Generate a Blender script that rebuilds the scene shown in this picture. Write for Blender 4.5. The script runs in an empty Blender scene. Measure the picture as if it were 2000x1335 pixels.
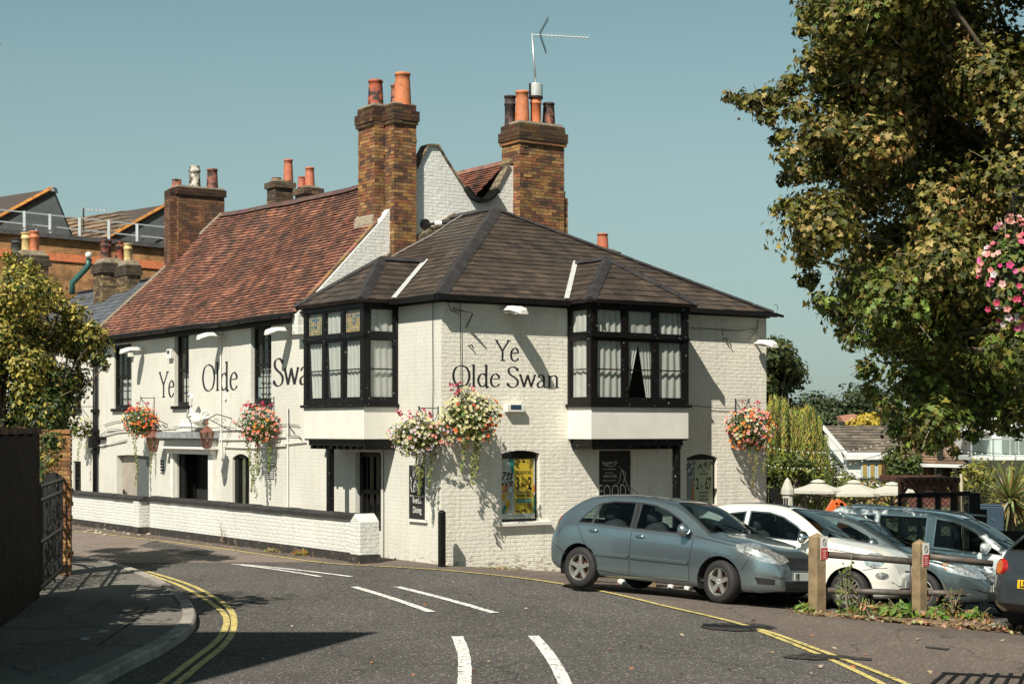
import bpy, bmesh, math, random
from mathutils import Vector, Matrix, noise
V = Vector
R = math.radians
random.seed(7)
scene = bpy.context.scene
COL = scene.collection

# ------------------------------------------------------------------ camera, sky, sun
FPX = 3257.0; HZ = 838.0; CAMZ = 2.5
cam_d = bpy.data.cameras.new('camera'); cam = bpy.data.objects.new('camera', cam_d); COL.objects.link(cam)
cam.location = (0, 0, CAMZ); cam.rotation_euler = (R(90), 0, 0)
cam_d.sensor_width = 36; cam_d.lens = FPX/2000*36; cam_d.shift_y = (HZ-667.5)/2000
cam_d.clip_start = .1; cam_d.clip_end = 6000
scene.camera = cam
SUN_T = V((.90, 1.95, -2.30)).normalized()          # direction the light travels
SUN_STR = 5.0; SKY_STR = .060; EXPO = .47
sun_d = bpy.data.lights.new('sun', 'SUN'); sun = bpy.data.objects.new('sun', sun_d); COL.objects.link(sun)
sun_d.energy = SUN_STR; sun_d.angle = R(.5); sun_d.color = (1, .935, .81)
sun.rotation_euler = SUN_T.to_track_quat('-Z', 'Y').to_euler()
world = bpy.data.worlds.new('World'); scene.world = world; world.use_nodes = True
wt = world.node_tree; wt.nodes.clear()
w_out = wt.nodes.new('ShaderNodeOutputWorld'); w_bg = wt.nodes.new('ShaderNodeBackground')
w_sky = wt.nodes.new('ShaderNodeTexSky'); w_sky.sky_type = 'NISHITA'; w_sky.sun_disc = False
w_sky.sun_elevation = math.asin(-SUN_T.z)
w_sky.sun_rotation = math.atan2(-SUN_T.x, -SUN_T.y)
w_sky.air_density = 1.0; w_sky.dust_density = 1.2; w_sky.ozone_density = 1.0
w_hs = wt.nodes.new('ShaderNodeHueSaturation'); w_hs.inputs['Saturation'].default_value = .45
w_mx = wt.nodes.new('ShaderNodeMixRGB'); w_mx.blend_type = 'MULTIPLY'; w_mx.inputs[0].default_value = 1
w_mx.inputs[2].default_value = (.74, 1.08, 1.02, 1)
wt.links.new(w_sky.outputs[0], w_hs.inputs['Color']); wt.links.new(w_hs.outputs[0], w_mx.inputs[1])
w_tc = wt.nodes.new('ShaderNodeTexCoord'); w_sp = wt.nodes.new('ShaderNodeSeparateXYZ'); wt.links.new(w_tc.outputs['Generated'], w_sp.inputs[0])
w_mr = wt.nodes.new('ShaderNodeMapRange'); w_mr.inputs[1].default_value = -.02; w_mr.inputs[2].default_value = .24; w_mr.inputs[3].default_value = .62; w_mr.inputs[4].default_value = 0; wt.links.new(w_sp.outputs[2], w_mr.inputs[0])
w_hz = wt.nodes.new('ShaderNodeMixRGB'); wt.links.new(w_mr.outputs[0], w_hz.inputs[0]); wt.links.new(w_mx.outputs[0], w_hz.inputs[1]); w_hz.inputs[2].default_value = (5.5, 6.1, 5.75, 1)
w_zr = wt.nodes.new('ShaderNodeMapRange'); w_zr.inputs[1].default_value = .28; w_zr.inputs[2].default_value = .75; w_zr.inputs[3].default_value = 1; w_zr.inputs[4].default_value = .42; wt.links.new(w_sp.outputs[2], w_zr.inputs[0])
w_zm = wt.nodes.new('ShaderNodeMixRGB'); w_zm.blend_type = 'MULTIPLY'; w_zm.inputs[0].default_value = 1; wt.links.new(w_hz.outputs[0], w_zm.inputs[1]); wt.links.new(w_zr.outputs[0], w_zm.inputs[2])
wt.links.new(w_zm.outputs[0], w_bg.inputs[0]); wt.links.new(w_bg.outputs[0], w_out.inputs[0])
w_bg.inputs[1].default_value = SKY_STR
scene.view_settings.view_transform = 'Standard'; scene.view_settings.look = 'None'
scene.view_settings.exposure = EXPO; scene.view_settings.gamma = 1
scene.cycles.max_bounces = 6; scene.cycles.transparent_max_bounces = 12

# ------------------------------------------------------------------ positions
def ground_z(x, y):
    return max(-1.7, min(0.0, 1.43-.08*x-.05*y))
def P(px, py, Y):
    return V(((px-1000)/FPX*Y, Y, CAMZ+(HZ-py)/FPX*Y))
def G(px, py):
    z = 0.0
    for _ in range(40):
        Y = (CAMZ-z)*FPX/(py-HZ); X = (px-1000)/FPX*Y; z = .5*z+.5*ground_z(X, Y)
    return V((X, Y, z))
CX, CY = -1.3, 30.7
dRx, dRy = .8271, .5621
BM = Matrix(((dRx, -dRy, 0, CX), (dRy, dRx, 0, CY), (0, 0, 1, 0), (0, 0, 0, 1)))
BMI = BM.inverted()
BROT = math.atan2(dRy, dRx)
def LF(px, py, d=0.0):
    "pixel -> (v, z) on the plane of the long (left) facade pushed out by d"
    k = (px-1000)/FPX; u = -d
    v = (CX+dRx*u-k*(CY+dRy*u))/(dRy+k*dRx)
    Y = CY+dRy*u+dRx*v
    return v, CAMZ+(HZ-py)*Y/FPX
def RF(px, py, d=0.0):
    k = (px-1000)/FPX; v = -d
    u = (k*(CY+dRx*v)-CX+dRy*v)/(dRx-k*dRy)
    Y = CY+dRy*u+dRx*v
    return u, CAMZ+(HZ-py)*Y/FPX
def loc_l(a, d, z): return V((-d, a, z))
def loc_r(a, d, z): return V((a, -d, z))

# ------------------------------------------------------------------ mesh collector
class MB:
    def __init__(s): s.v = []; s.f = []; s.c = []; s.m = []
    def face(s, pts, col=(1, 1, 1), m=0):
        n = len(s.v); s.v += [tuple(p) for p in pts]; s.f.append(tuple(range(n, n+len(pts)))); s.c.append(col); s.m.append(m)
    def add(s, verts, faces, col=(1, 1, 1), m=0):
        n = len(s.v); s.v += [tuple(p) for p in verts]
        for f in faces: s.f.append(tuple(n+i for i in f)); s.c.append(col); s.m.append(m)
    def box(s, x0, x1, y0, y1, z0, z1, col=(1, 1, 1), m=0, M=None):
        x0, x1 = min(x0, x1), max(x0, x1); y0, y1 = min(y0, y1), max(y0, y1); z0, z1 = min(z0, z1), max(z0, z1)
        vs = [V((x, y, z)) for z in (z0, z1) for y in (y0, y1) for x in (x0, x1)]
        if M is not None: vs = [M@p for p in vs]
        s.add(vs, [(0, 2, 3, 1), (4, 5, 7, 6), (0, 1, 5, 4), (2, 6, 7, 3), (0, 4, 6, 2), (1, 3, 7, 5)], col, m)
    def fbox(s, F, a0, a1, d0, d1, z0, z1, col=(1, 1, 1), m=0):
        p, q = F(a0, d0, z0), F(a1, d1, z1)
        s.box(p.x, q.x, p.y, q.y, p.z, q.z, col, m)
    def bar(s, p, q, w, h=None, col=(1, 1, 1), up=V((0, 0, 1)), m=0):
        h = w if h is None else h; p = V(p); q = V(q); d = (q-p).normalized()
        if abs(d.dot(up)) > .98: up = V((0, 1, 0)) if abs(d.y) < .9 else V((1, 0, 0))
        a = d.cross(up).normalized()*w/2; b = a.cross(d).normalized()*h/2
        vs = [p-a-b, p+a-b, p+a+b, p-a+b, q-a-b, q+a-b, q+a+b, q-a+b]
        s.add(vs, [(3, 2, 1, 0), (4, 5, 6, 7), (0, 1, 5, 4), (1, 2, 6, 5), (2, 3, 7, 6), (3, 0, 4, 7)], col, m)
    def tube(s, pts, r, n=8, col=(1, 1, 1), caps=True, m=0):
        pts = [V(p) for p in pts]; rs = r if isinstance(r, (list, tuple)) else [r]*len(pts)
        rings = []; ref = None
        for i, p in enumerate(pts):
            d = (pts[min(i+1, len(pts)-1)]-pts[max(i-1, 0)])
            if d.length < 1e-6: d = V((0, 0, 1))
            d.normalize()
            if ref is None: ref = V((0, 0, 1)) if abs(d.z) < .9 else V((1, 0, 0))
            a = d.cross(ref)
            if a.length < 1e-3: a = d.cross(V((0, 1, .1)))
            a.normalize(); b = d.cross(a).normalized(); ref = -b if False else ref
            rings.append([p+(a*math.cos(t)+b*math.sin(t))*rs[i] for t in [2*math.pi*k/n for k in range(n)]])
        vs = [q for g in rings for q in g]; fs = []
        for i in range(len(pts)-1):
            for k in range(n): fs.append((i*n+k, i*n+(k+1) % n, (i+1)*n+(k+1) % n, (i+1)*n+k))
        if caps: fs.append(tuple(range(n-1, -1, -1))); fs.append(tuple((len(pts)-1)*n+k for k in range(n)))
        s.add(vs, fs, col, m)
    def lathe(s, prof, c, n=20, col=(1, 1, 1), axis='z', m=0, caps=False):
        c = V(c); vs = []
        for (r, h) in prof:
            for k in range(n):
                t = 2*math.pi*k/n; a, b = r*math.cos(t), r*math.sin(t)
                vs.append(c+(V((a, b, h)) if axis == 'z' else V((a, h, b)) if axis == 'y' else V((h, a, b))))
        fs = [(i*n+k, i*n+(k+1) % n, (i+1)*n+(k+1) % n, (i+1)*n+k) for i in range(len(prof)-1) for k in range(n)]
        if caps: fs.append(tuple(range(n))); fs.append(tuple((len(prof)-1)*n+k for k in range(n)))
        s.add(vs, fs, col, m)
    def prism(s, pts, off, col=(1, 1, 1), m=0):
        pts = [V(p) for p in pts]; off = V(off); n = len(pts)
        s.add(pts+[p+off for p in pts], [tuple(range(n)), tuple(range(2*n-1, n-1, -1))]+[(i, (i+1) % n, n+(i+1) % n, n+i) for i in range(n)], col, m)
    def blob(s, c, r, n=10, col=(1, 1, 1), sq=(1, 1, 1)):
        pr = [(max(.001, math.sin(math.pi*i/n))*1.0, -math.cos(math.pi*i/n)) for i in range(n+1)]
        vs = []; m = 12
        for (a, h) in pr:
            for k in range(m):
                t = 2*math.pi*k/m; vs.append(V(c)+V((a*math.cos(t)*r*sq[0], a*math.sin(t)*r*sq[1], h*r*sq[2])))
        s.add(vs, [(i*m+k, i*m+(k+1) % m, (i+1)*m+(k+1) % m, (i+1)*m+k) for i in range(n) for k in range(m)], col)
    def build(s, name, mat, parent=None, smooth=False, M=None, recalc=True, bevel=0):
        me = bpy.data.meshes.new(name); me.from_pydata(s.v, [], s.f)
        mats = mat if isinstance(mat, (list, tuple)) else [mat]
        for q in mats: me.materials.append(q)
        if len(mats) > 1: me.polygons.foreach_set('material_index', s.m)
        at = me.color_attributes.new('Col', 'FLOAT_COLOR', 'CORNER'); arr = []
        for f, c in zip(s.f, s.c): arr += [c[0], c[1], c[2], 1.0]*len(f)
        at.data.foreach_set('color', arr)
        if recalc:
            bm = bmesh.new(); bm.from_mesh(me); bmesh.ops.recalc_face_normals(bm, faces=bm.faces); bm.to_mesh(me); bm.free()
        if smooth: me.shade_smooth()
        o = bpy.data.objects.new(name, me); COL.objects.link(o)
        if M is not None: o.matrix_world = M
        if parent is not None: o.parent = parent
        if bevel:
            b = o.modifiers.new('bevel', 'BEVEL'); b.width = bevel; b.segments = 2; b.limit_method = 'ANGLE'
        return o
def thing(name, label, cat, loc=(0, 0, 0), rz=0, group=None):
    o = bpy.data.objects.new(name, None); COL.objects.link(o); o.empty_display_size = .2
    o.location = loc; o.rotation_euler = (0, 0, rz); o['label'] = label; o['category'] = cat
    if group: o['group'] = group
    return o
def tag(o, label, cat, group=None):
    o['label'] = label; o['category'] = cat
    if group: o['group'] = group
    return o
def struct(o): o['kind'] = 'structure'; return o

# ------------------------------------------------------------------ materials
def rgb(r, g, b):
    f = lambda c: (c/255/12.92) if c/255 <= .04045 else ((c/255+.055)/1.055)**2.4
    return (f(r), f(g), f(b))
def N(nt, t, **kw):
    n = nt.nodes.new(t)
    for k, v in kw.items():
        if k in n.inputs: n.inputs[k].default_value = v
        else: setattr(n, k, v)
    return n
def mat(name, col=(.5, .5, .5), rough=.6, metal=0, var=0, vs=6, bump=0, bs=60, attr=False, coat=0, dirt=None, dscale=3, dthr=(.5, .65), spec=.5, trans=0, emit=None, det=6, bdist=.01):
    m = bpy.data.materials.new(name); m.use_nodes = True; nt = m.node_tree; L = nt.links
    b = nt.nodes['Principled BSDF']; b.inputs['Roughness'].default_value = rough; b.inputs['Metallic'].default_value = metal
    b.inputs['Coat Weight'].default_value = coat; b.inputs['Coat Roughness'].default_value = .04
    b.inputs['Specular IOR Level'].default_value = spec
    tc = N(nt, 'ShaderNodeTexCoord'); co = tc.outputs['Object']
    src = None
    if attr:
        a = N(nt, 'ShaderNodeAttribute', attribute_name='Col'); mx = N(nt, 'ShaderNodeMixRGB', blend_type='MULTIPLY'); mx.inputs[0].default_value = 1
        L.new(a.outputs['Color'], mx.inputs[1]); mx.inputs[2].default_value = (*col, 1); src = mx.outputs[0]
    else:
        r = N(nt, 'ShaderNodeRGB'); r.outputs[0].default_value = (*col, 1); src = r.outputs[0]
    if var:
        n = N(nt, 'ShaderNodeTexNoise'); n.inputs['Scale'].default_value = vs; n.inputs['Detail'].default_value = det; L.new(co, n.inputs['Vector'])
        mr = N(nt, 'ShaderNodeMapRange'); mr.inputs[1].default_value = .3; mr.inputs[2].default_value = .7
        mr.inputs[3].default_value = 1-var; mr.inputs[4].default_value = 1+var; L.new(n.outputs['Fac'], mr.inputs[0])
        mx = N(nt, 'ShaderNodeMixRGB', blend_type='MULTIPLY'); mx.inputs[0].default_value = 1; L.new(src, mx.inputs[1]); L.new(mr.outputs[0], mx.inputs[2]); src = mx.outputs[0]
    if dirt:
        n = N(nt, 'ShaderNodeTexNoise'); n.inputs['Scale'].default_value = dscale; n.inputs['Detail'].default_value = 8; n.inputs['Roughness'].default_value = .65; L.new(co, n.inputs['Vector'])
        mr = N(nt, 'ShaderNodeMapRange'); mr.inputs[1].default_value = dthr[0]; mr.inputs[2].default_value = dthr[1]; L.new(n.outputs['Fac'], mr.inputs[0])
        mx = N(nt, 'ShaderNodeMixRGB'); L.new(mr.outputs[0], mx.inputs[0]); L.new(src, mx.inputs[1]); mx.inputs[2].default_value = (*dirt, 1); src = mx.outputs[0]
    L.new(src, b.inputs['Base Color'])
    if bump:
        n = N(nt, 'ShaderNodeTexNoise'); n.inputs['Scale'].default_value = bs; n.inputs['Detail'].default_value = 4; L.new(co, n.inputs['Vector'])
        bp = N(nt, 'ShaderNodeBump'); bp.inputs['Strength'].default_value = bump; bp.inputs['Distance'].default_value = bdist; L.new(n.outputs['Fac'], bp.inputs['Height']); L.new(bp.outputs[0], b.inputs['Normal'])
    if trans:
        L.new(src, b.inputs['Base Color']); tr = N(nt, 'ShaderNodeBsdfTranslucent'); L.new(src, tr.inputs[0]); ms = N(nt, 'ShaderNodeMixShader'); ms.inputs[0].default_value = trans
        out = nt.nodes['Material Output']; L.new(b.outputs[0], ms.inputs[1]); L.new(tr.outputs[0], ms.inputs[2]); L.new(ms.outputs[0], out.inputs[0])
    if emit:
        b.inputs['Emission Color'].default_value = (*emit[0], 1); b.inputs['Emission Strength'].default_value = emit[1]
    return m
def brick_mat(name, c1, c2, mortar, bstr=.5, dist=.02, paint=False, bw=.225, bh=.075, dirt=None, dthr=(.6, .75), msize=.012, rough=.8, lowdirt=None, warp=.02, dscale=1.4):
    m = bpy.data.materials.new(name); m.use_nodes = True; nt = m.node_tree; L = nt.links
    b = nt.nodes['Principled BSDF']; b.inputs['Roughness'].default_value = rough; b.inputs['Specular IOR Level'].default_value = .3 if paint else .08
    tc = N(nt, 'ShaderNodeTexCoord'); sp = N(nt, 'ShaderNodeSeparateXYZ'); L.new(tc.outputs['Object'], sp.inputs[0])
    ad = N(nt, 'ShaderNodeMath', operation='ADD'); L.new(sp.outputs[0], ad.inputs[0]); L.new(sp.outputs[1], ad.inputs[1])
    cb = N(nt, 'ShaderNodeCombineXYZ'); L.new(ad.outputs[0], cb.inputs[0]); L.new(sp.outputs[2], cb.inputs[1])
    nz = N(nt, 'ShaderNodeTexNoise'); nz.inputs['Scale'].default_value = 4; nz.inputs['Detail'].default_value = 3; L.new(tc.outputs['Object'], nz.inputs['Vector'])
    sc = N(nt, 'ShaderNodeVectorMath', operation='SCALE'); sc.inputs['Scale'].default_value = warp; L.new(nz.outputs['Color'], sc.inputs[0])
    va = N(nt, 'ShaderNodeVectorMath', operation='ADD'); L.new(cb.outputs[0], va.inputs[0]); L.new(sc.outputs[0], va.inputs[1])
    br = N(nt, 'ShaderNodeTexBrick'); br.inputs['Scale'].default_value = 1; br.inputs['Brick Width'].default_value = bw; br.inputs['Row Height'].default_value = bh
    br.inputs['Mortar Size'].default_value = msize; br.inputs['Mortar Smooth'].default_value = .5; br.inputs['Color1'].default_value = (*c1, 1); br.inputs['Color2'].default_value = (*c2, 1); br.inputs['Mortar'].default_value = (*mortar, 1)
    L.new(va.outputs[0], br.inputs['Vector'])
    n2 = N(nt, 'ShaderNodeTexNoise'); n2.inputs['Scale'].default_value = 14 if paint else 3; n2.inputs['Detail'].default_value = 6; L.new(tc.outputs['Object'], n2.inputs['Vector'])
    mr = N(nt, 'ShaderNodeMapRange'); mr.inputs[1].default_value = .3; mr.inputs[2].default_value = .7; mr.inputs[3].default_value = .93 if paint else .62; mr.inputs[4].default_value = 1.05 if paint else 1.4; L.new(n2.outputs['Fac'], mr.inputs[0])
    mx = N(nt, 'ShaderNodeMixRGB', blend_type='MULTIPLY'); mx.inputs[0].default_value = 1; L.new(br.outputs['Color'], mx.inputs[1]); L.new(mr.outputs[0], mx.inputs[2]); src = mx.outputs[0]
    if dirt:
        n3 = N(nt, 'ShaderNodeTexNoise'); n3.inputs['Scale'].default_value = dscale; n3.inputs['Detail'].default_value = 10; n3.inputs['Roughness'].default_value = .75; L.new(tc.outputs['Object'], n3.inputs['Vector'])
        m3 = N(nt, 'ShaderNodeMapRange'); m3.inputs[1].default_value = dthr[0]; m3.inputs[2].default_value = dthr[1]; L.new(n3.outputs['Fac'], m3.inputs[0])
        x3 = N(nt, 'ShaderNodeMixRGB'); L.new(m3.outputs[0], x3.inputs[0]); L.new(src, x3.inputs[1]); x3.inputs[2].default_value = (*dirt, 1); src = x3.outputs[0]
    if lowdirt:   # flaked paint and splash dirt along the foot of the wall
        n4 = N(nt, 'ShaderNodeTexNoise'); n4.inputs['Scale'].default_value = 5; n4.inputs['Detail'].default_value = 10; n4.inputs['Roughness'].default_value = .8
        mp = N(nt, 'ShaderNodeMapping'); mp.inputs['Scale'].default_value = (1, 1, 3); L.new(tc.outputs['Object'], mp.inputs[0]); L.new(mp.outputs[0], n4.inputs['Vector'])
        m4 = N(nt, 'ShaderNodeMapRange'); m4.inputs[1].default_value = -.25; m4.inputs[2].default_value = 1.1; m4.inputs[3].default_value = .12; m4.inputs[4].default_value = -.16; L.new(sp.outputs[2], m4.inputs[0])
        a4 = N(nt, 'ShaderNodeMath', operation='ADD'); L.new(n4.outputs['Fac'], a4.inputs[0]); L.new(m4.outputs[0], a4.inputs[1])
        r4 = N(nt, 'ShaderNodeMapRange'); r4.inputs[1].default_value = .6; r4.inputs[2].default_value = .66; L.new(a4.outputs[0], r4.inputs[0])
        x4 = N(nt, 'ShaderNodeMixRGB'); L.new(r4.outputs[0], x4.inputs[0]); L.new(src, x4.inputs[1]); x4.inputs[2].default_value = (*lowdirt, 1); src = x4.outputs[0]
    if paint:
        mp5 = N(nt, 'ShaderNodeMapping'); mp5.inputs['Scale'].default_value = (5, 5, .35); L.new(tc.outputs['Object'], mp5.inputs[0]); n5 = N(nt, 'ShaderNodeTexNoise'); n5.inputs['Scale'].default_value = 1.6; n5.inputs['Detail'].default_value = 8; n5.inputs['Roughness'].default_value = .7; L.new(mp5.outputs[0], n5.inputs['Vector'])
        r5 = N(nt, 'ShaderNodeMapRange'); r5.inputs[1].default_value = .5; r5.inputs[2].default_value = .75; r5.inputs[3].default_value = 0; r5.inputs[4].default_value = .55; L.new(n5.outputs['Fac'], r5.inputs[0])
        x5 = N(nt, 'ShaderNodeMixRGB'); L.new(r5.outputs[0], x5.inputs[0]); L.new(src, x5.inputs[1]); x5.inputs[2].default_value = (.50, .45, .36, 1); src = x5.outputs[0]
        n6 = N(nt, 'ShaderNodeTexNoise'); n6.inputs['Scale'].default_value = .8; n6.inputs['Detail'].default_value = 3; L.new(tc.outputs['Object'], n6.inputs['Vector'])
        r6 = N(nt, 'ShaderNodeMapRange'); r6.inputs[1].default_value = .35; r6.inputs[2].default_value = .65; r6.inputs[3].default_value = .93; r6.inputs[4].default_value = 1.03; L.new(n6.outputs['Fac'], r6.inputs[0])
        x6 = N(nt, 'ShaderNodeMixRGB', blend_type='MULTIPLY'); x6.inputs[0].default_value = 1; L.new(src, x6.inputs[1]); L.new(r6.outputs[0], x6.inputs[2]); src = x6.outputs[0]
    L.new(src, b.inputs['Base Color'])
    nb = N(nt, 'ShaderNodeTexNoise'); nb.inputs['Scale'].default_value = 11; nb.inputs['Detail'].default_value = 7; nb.inputs['Roughness'].default_value = .6; L.new(tc.outputs['Object'], nb.inputs['Vector'])
    ma = N(nt, 'ShaderNodeMath', operation='MULTIPLY'); ma.inputs[1].default_value = 2.4 if paint else .9; L.new(nb.outputs['Fac'], ma.inputs[0])
    sb = N(nt, 'ShaderNodeMath', operation='SUBTRACT'); L.new(ma.outputs[0], sb.inputs[0]); L.new(br.outputs['Fac'], sb.inputs[1])
    bp = N(nt, 'ShaderNodeBump'); bp.inputs['Strength'].default_value = bstr; bp.inputs['Distance'].default_value = dist; L.new(sb.outputs[0], bp.inputs['Height']); L.new(bp.outputs[0], b.inputs['Normal'])
    return m
def road_mat(name, col, col2, spk=(.35, .33, .3), big=.18, crack=.62):
    m = bpy.data.materials.new(name); m.use_nodes = True; nt = m.node_tree; L = nt.links
    b = nt.nodes['Principled BSDF']; b.inputs['Roughness'].default_value = .88; b.inputs['Specular IOR Level'].default_value = .25
    tc = N(nt, 'ShaderNodeTexCoord'); co = tc.outputs['Object']
    v = N(nt, 'ShaderNodeTexVoronoi'); v.inputs['Scale'].default_value = 55; L.new(co, v.inputs['Vector'])
    mx = N(nt, 'ShaderNodeMixRGB'); mx.inputs[1].default_value = (*col, 1); mx.inputs[2].default_value = (*col2, 1)
    sp = N(nt, 'ShaderNodeSeparateXYZ'); L.new(v.outputs['Color'], sp.inputs[0]); L.new(sp.outputs[0], mx.inputs[0])
    r1 = N(nt, 'ShaderNodeMapRange'); r1.inputs[1].default_value = .93; r1.inputs[2].default_value = .97; L.new(sp.outputs[1], r1.inputs[0])
    m2 = N(nt, 'ShaderNodeMixRGB'); L.new(r1.outputs[0], m2.inputs[0]); L.new(mx.outputs[0], m2.inputs[1]); m2.inputs[2].default_value = (*spk, 1)
    n = N(nt, 'ShaderNodeTexNoise'); n.inputs['Scale'].default_value = .55; n.inputs['Detail'].default_value = 8; n.inputs['Roughness'].default_value = .6
    mp = N(nt, 'ShaderNodeMapping'); mp.inputs['Scale'].default_value = (1, .45, 1); L.new(co, mp.inputs[0]); L.new(mp.outputs[0], n.inputs['Vector'])
    r2 = N(nt, 'ShaderNodeMapRange'); r2.inputs[1].default_value = .3; r2.inputs[2].default_value = .7; r2.inputs[3].default_value = 1-big; r2.inputs[4].default_value = 1+big; L.new(n.outputs['Fac'], r2.inputs[0])
    m3 = N(nt, 'ShaderNodeMixRGB', blend_type='MULTIPLY'); m3.inputs[0].default_value = 1; L.new(m2.outputs[0], m3.inputs[1]); L.new(r2.outputs[0], m3.inputs[2])
    wv = N(nt, 'ShaderNodeTexVoronoi', feature='DISTANCE_TO_EDGE'); wv.inputs['Scale'].default_value = .42; nw = N(nt, 'ShaderNodeTexNoise'); nw.inputs['Scale'].default_value = 1.3; nw.inputs['Detail'].default_value = 6; L.new(co, nw.inputs['Vector'])
    vs_ = N(nt, 'ShaderNodeVectorMath', operation='SCALE'); vs_.inputs['Scale'].default_value = 1.1; L.new(nw.outputs['Color'], vs_.inputs[0]); va_ = N(nt, 'ShaderNodeVectorMath', operation='ADD'); L.new(co, va_.inputs[0]); L.new(vs_.outputs[0], va_.inputs[1]); L.new(va_.outputs[0], wv.inputs['Vector'])
    rc = N(nt, 'ShaderNodeMapRange'); rc.inputs[1].default_value = .003; rc.inputs[2].default_value = .012; rc.inputs[3].default_value = crack; rc.inputs[4].default_value = 1; L.new(wv.outputs['Distance'], rc.inputs[0])
    m4 = N(nt, 'ShaderNodeMixRGB', blend_type='MULTIPLY'); m4.inputs[0].default_value = 1; L.new(m3.outputs[0], m4.inputs[1]); L.new(rc.outputs[0], m4.inputs[2])
    L.new(m4.outputs[0], b.inputs['Base Color'])
    bp = N(nt, 'ShaderNodeBump'); bp.inputs['Strength'].default_value = .7; bp.inputs['Distance'].default_value = .01; L.new(v.outputs['Distance'], bp.inputs['Height']); L.new(bp.outputs[0], b.inputs['Normal'])
    return m
def glass_mat(name, tint=(.75, .8, .8), refl=1.0, dark=0.0):
    m = bpy.data.materials.new(name); m.use_nodes = True; nt = m.node_tree; nt.nodes.clear(); L = nt.links
    o = N(nt, 'ShaderNodeOutputMaterial'); t = N(nt, 'ShaderNodeBsdfTransparent'); t.inputs[0].default_value = (*tint, 1)
    g = N(nt, 'ShaderNodeBsdfGlossy'); g.inputs['Roughness'].default_value = .03; g.inputs[0].default_value = (refl, refl, refl, 1)
    lw = N(nt, 'ShaderNodeLayerWeight'); lw.inputs[0].default_value = .5; pw = N(nt, 'ShaderNodeMath', operation='POWER'); L.new(lw.outputs['Facing'], pw.inputs[0]); pw.inputs[1].default_value = 4.5
    f = N(nt, 'ShaderNodeMath', operation='MULTIPLY_ADD'); L.new(pw.outputs[0], f.inputs[0]); f.inputs[1].default_value = .9; f.inputs[2].default_value = .06
    x = N(nt, 'ShaderNodeMixShader'); L.new(f.outputs[0], x.inputs[0]); L.new(t.outputs[0], x.inputs[1]); L.new(g.outputs[0], x.inputs[2]); L.new(x.outputs[0], o.inputs[0])
    return m
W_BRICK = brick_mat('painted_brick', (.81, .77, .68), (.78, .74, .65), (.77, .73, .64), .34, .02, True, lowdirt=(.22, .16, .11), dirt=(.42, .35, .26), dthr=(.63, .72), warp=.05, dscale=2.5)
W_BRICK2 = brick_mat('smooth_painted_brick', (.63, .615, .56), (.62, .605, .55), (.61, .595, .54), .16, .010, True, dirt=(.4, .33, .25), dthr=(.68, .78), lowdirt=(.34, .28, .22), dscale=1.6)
W_GABLE = brick_mat('weathered_painted_brick', (.74, .74, .71), (.72, .72, .69), (.68, .68, .65), .4, .02, True, dirt=(.2, .19, .18), dthr=(.6, .72), warp=.05, dscale=3)
W_LOW = brick_mat('low_wall_paint', (.68, .68, .65), (.66, .66, .63), (.62, .62, .59), .45, .02, True, dirt=(.3, .24, .18), dthr=(.63, .7), warp=.03, dscale=4)
PLASTER = mat('white_plaster', (.70, .68, .62), .8, var=.06, vs=3, bump=.25, bs=25, dirt=(.45, .38, .30), dscale=4, dthr=(.66, .74))
TRIMW = mat('white_trim', (.72, .70, .66), .6, var=.08, vs=8, dirt=(.3, .26, .2), dscale=9, dthr=(.66, .72))
BLACK = mat('black_gloss_paint', (.006, .0055, .006), .45, var=.3, vs=9, dirt=(.50, .48, .43), dscale=16, dthr=(.655, .67), bump=.15, bs=30, spec=.25)
BLACKC = mat('clean_black_paint', (.008, .0075, .0075), .5, var=.3, vs=9, spec=.25)
IRON = mat('wrought_iron', (.015, .015, .015), .5)
DARK = mat('unlit_room', (.01, .009, .008), .9)
DRK2 = mat('dim_interior', (.05, .045, .04), .9, var=.4, vs=2)
BRICKC = mat('stock_brick', (.80, .74, .66), .85, attr=True, var=.35, vs=30, bump=.6, bs=60, dirt=(.04, .03, .025), dscale=3.2, dthr=(.46, .72))
MORT = mat('mortar', (.30, .25, .19), .95, var=.3, vs=20, bump=.5, bs=50)
CLAYT = mat('clay_tile', (.98, .90, .78), .8, attr=True, var=.32, vs=2.2, bump=.4, bs=60, dirt=(.045, .035, .032), dscale=1.8, dthr=(.44, .72))
SLATE = mat('slate', (1, 1, 1), .48, attr=True, var=.3, vs=3, bump=.3, bs=50, spec=.35, dirt=(.15, .115, .08), dscale=2.6, dthr=(.6, .8))
RIDGE = mat('ridge_tile', (.035, .032, .032), .6, var=.35, vs=5, bump=.3, bs=40, dirt=(.1, .09, .07), dscale=6, dthr=(.6, .75))
LEAD = mat('lead', (.26, .27, .28), .45, var=.3, vs=7, bump=.5, bs=14)
POT = mat('terracotta', (1, 1, 1), .75, attr=True, var=.25, vs=9, bump=.3, bs=50, dirt=(.03, .022, .02), dscale=5.5, dthr=(.44, .56))
POTC = mat('clean_terracotta', (1, 1, 1), .7, attr=True, var=.2, vs=9, bump=.2, bs=50, dirt=(.06, .04, .03), dscale=7, dthr=(.62, .7))
GLASS = glass_mat('window_glass', (.93, .95, .95), .75)
CURT = mat('net_curtain', (.62, .62, .57), .9, var=.06, vs=5, trans=.25)
LEAF = mat('leaf', (1, 1, 1), .55, attr=True, trans=.22, spec=.35)
PETAL = mat('petal', (1, 1, 1), .6, attr=True, trans=.2)
BARK = mat('bark', (.11, .085, .06), .9, var=.4, vs=8, bump=.7, bs=20)
TWIG = mat('twig', (.28, .24, .16), .8)
MOSS = mat('basket_moss', (.05, .04, .025), .95, var=.4, vs=20, bump=.8, bs=60)
GALV = mat('galvanised', (.55, .57, .58), .4, metal=.6, var=.15, vs=8)
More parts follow.
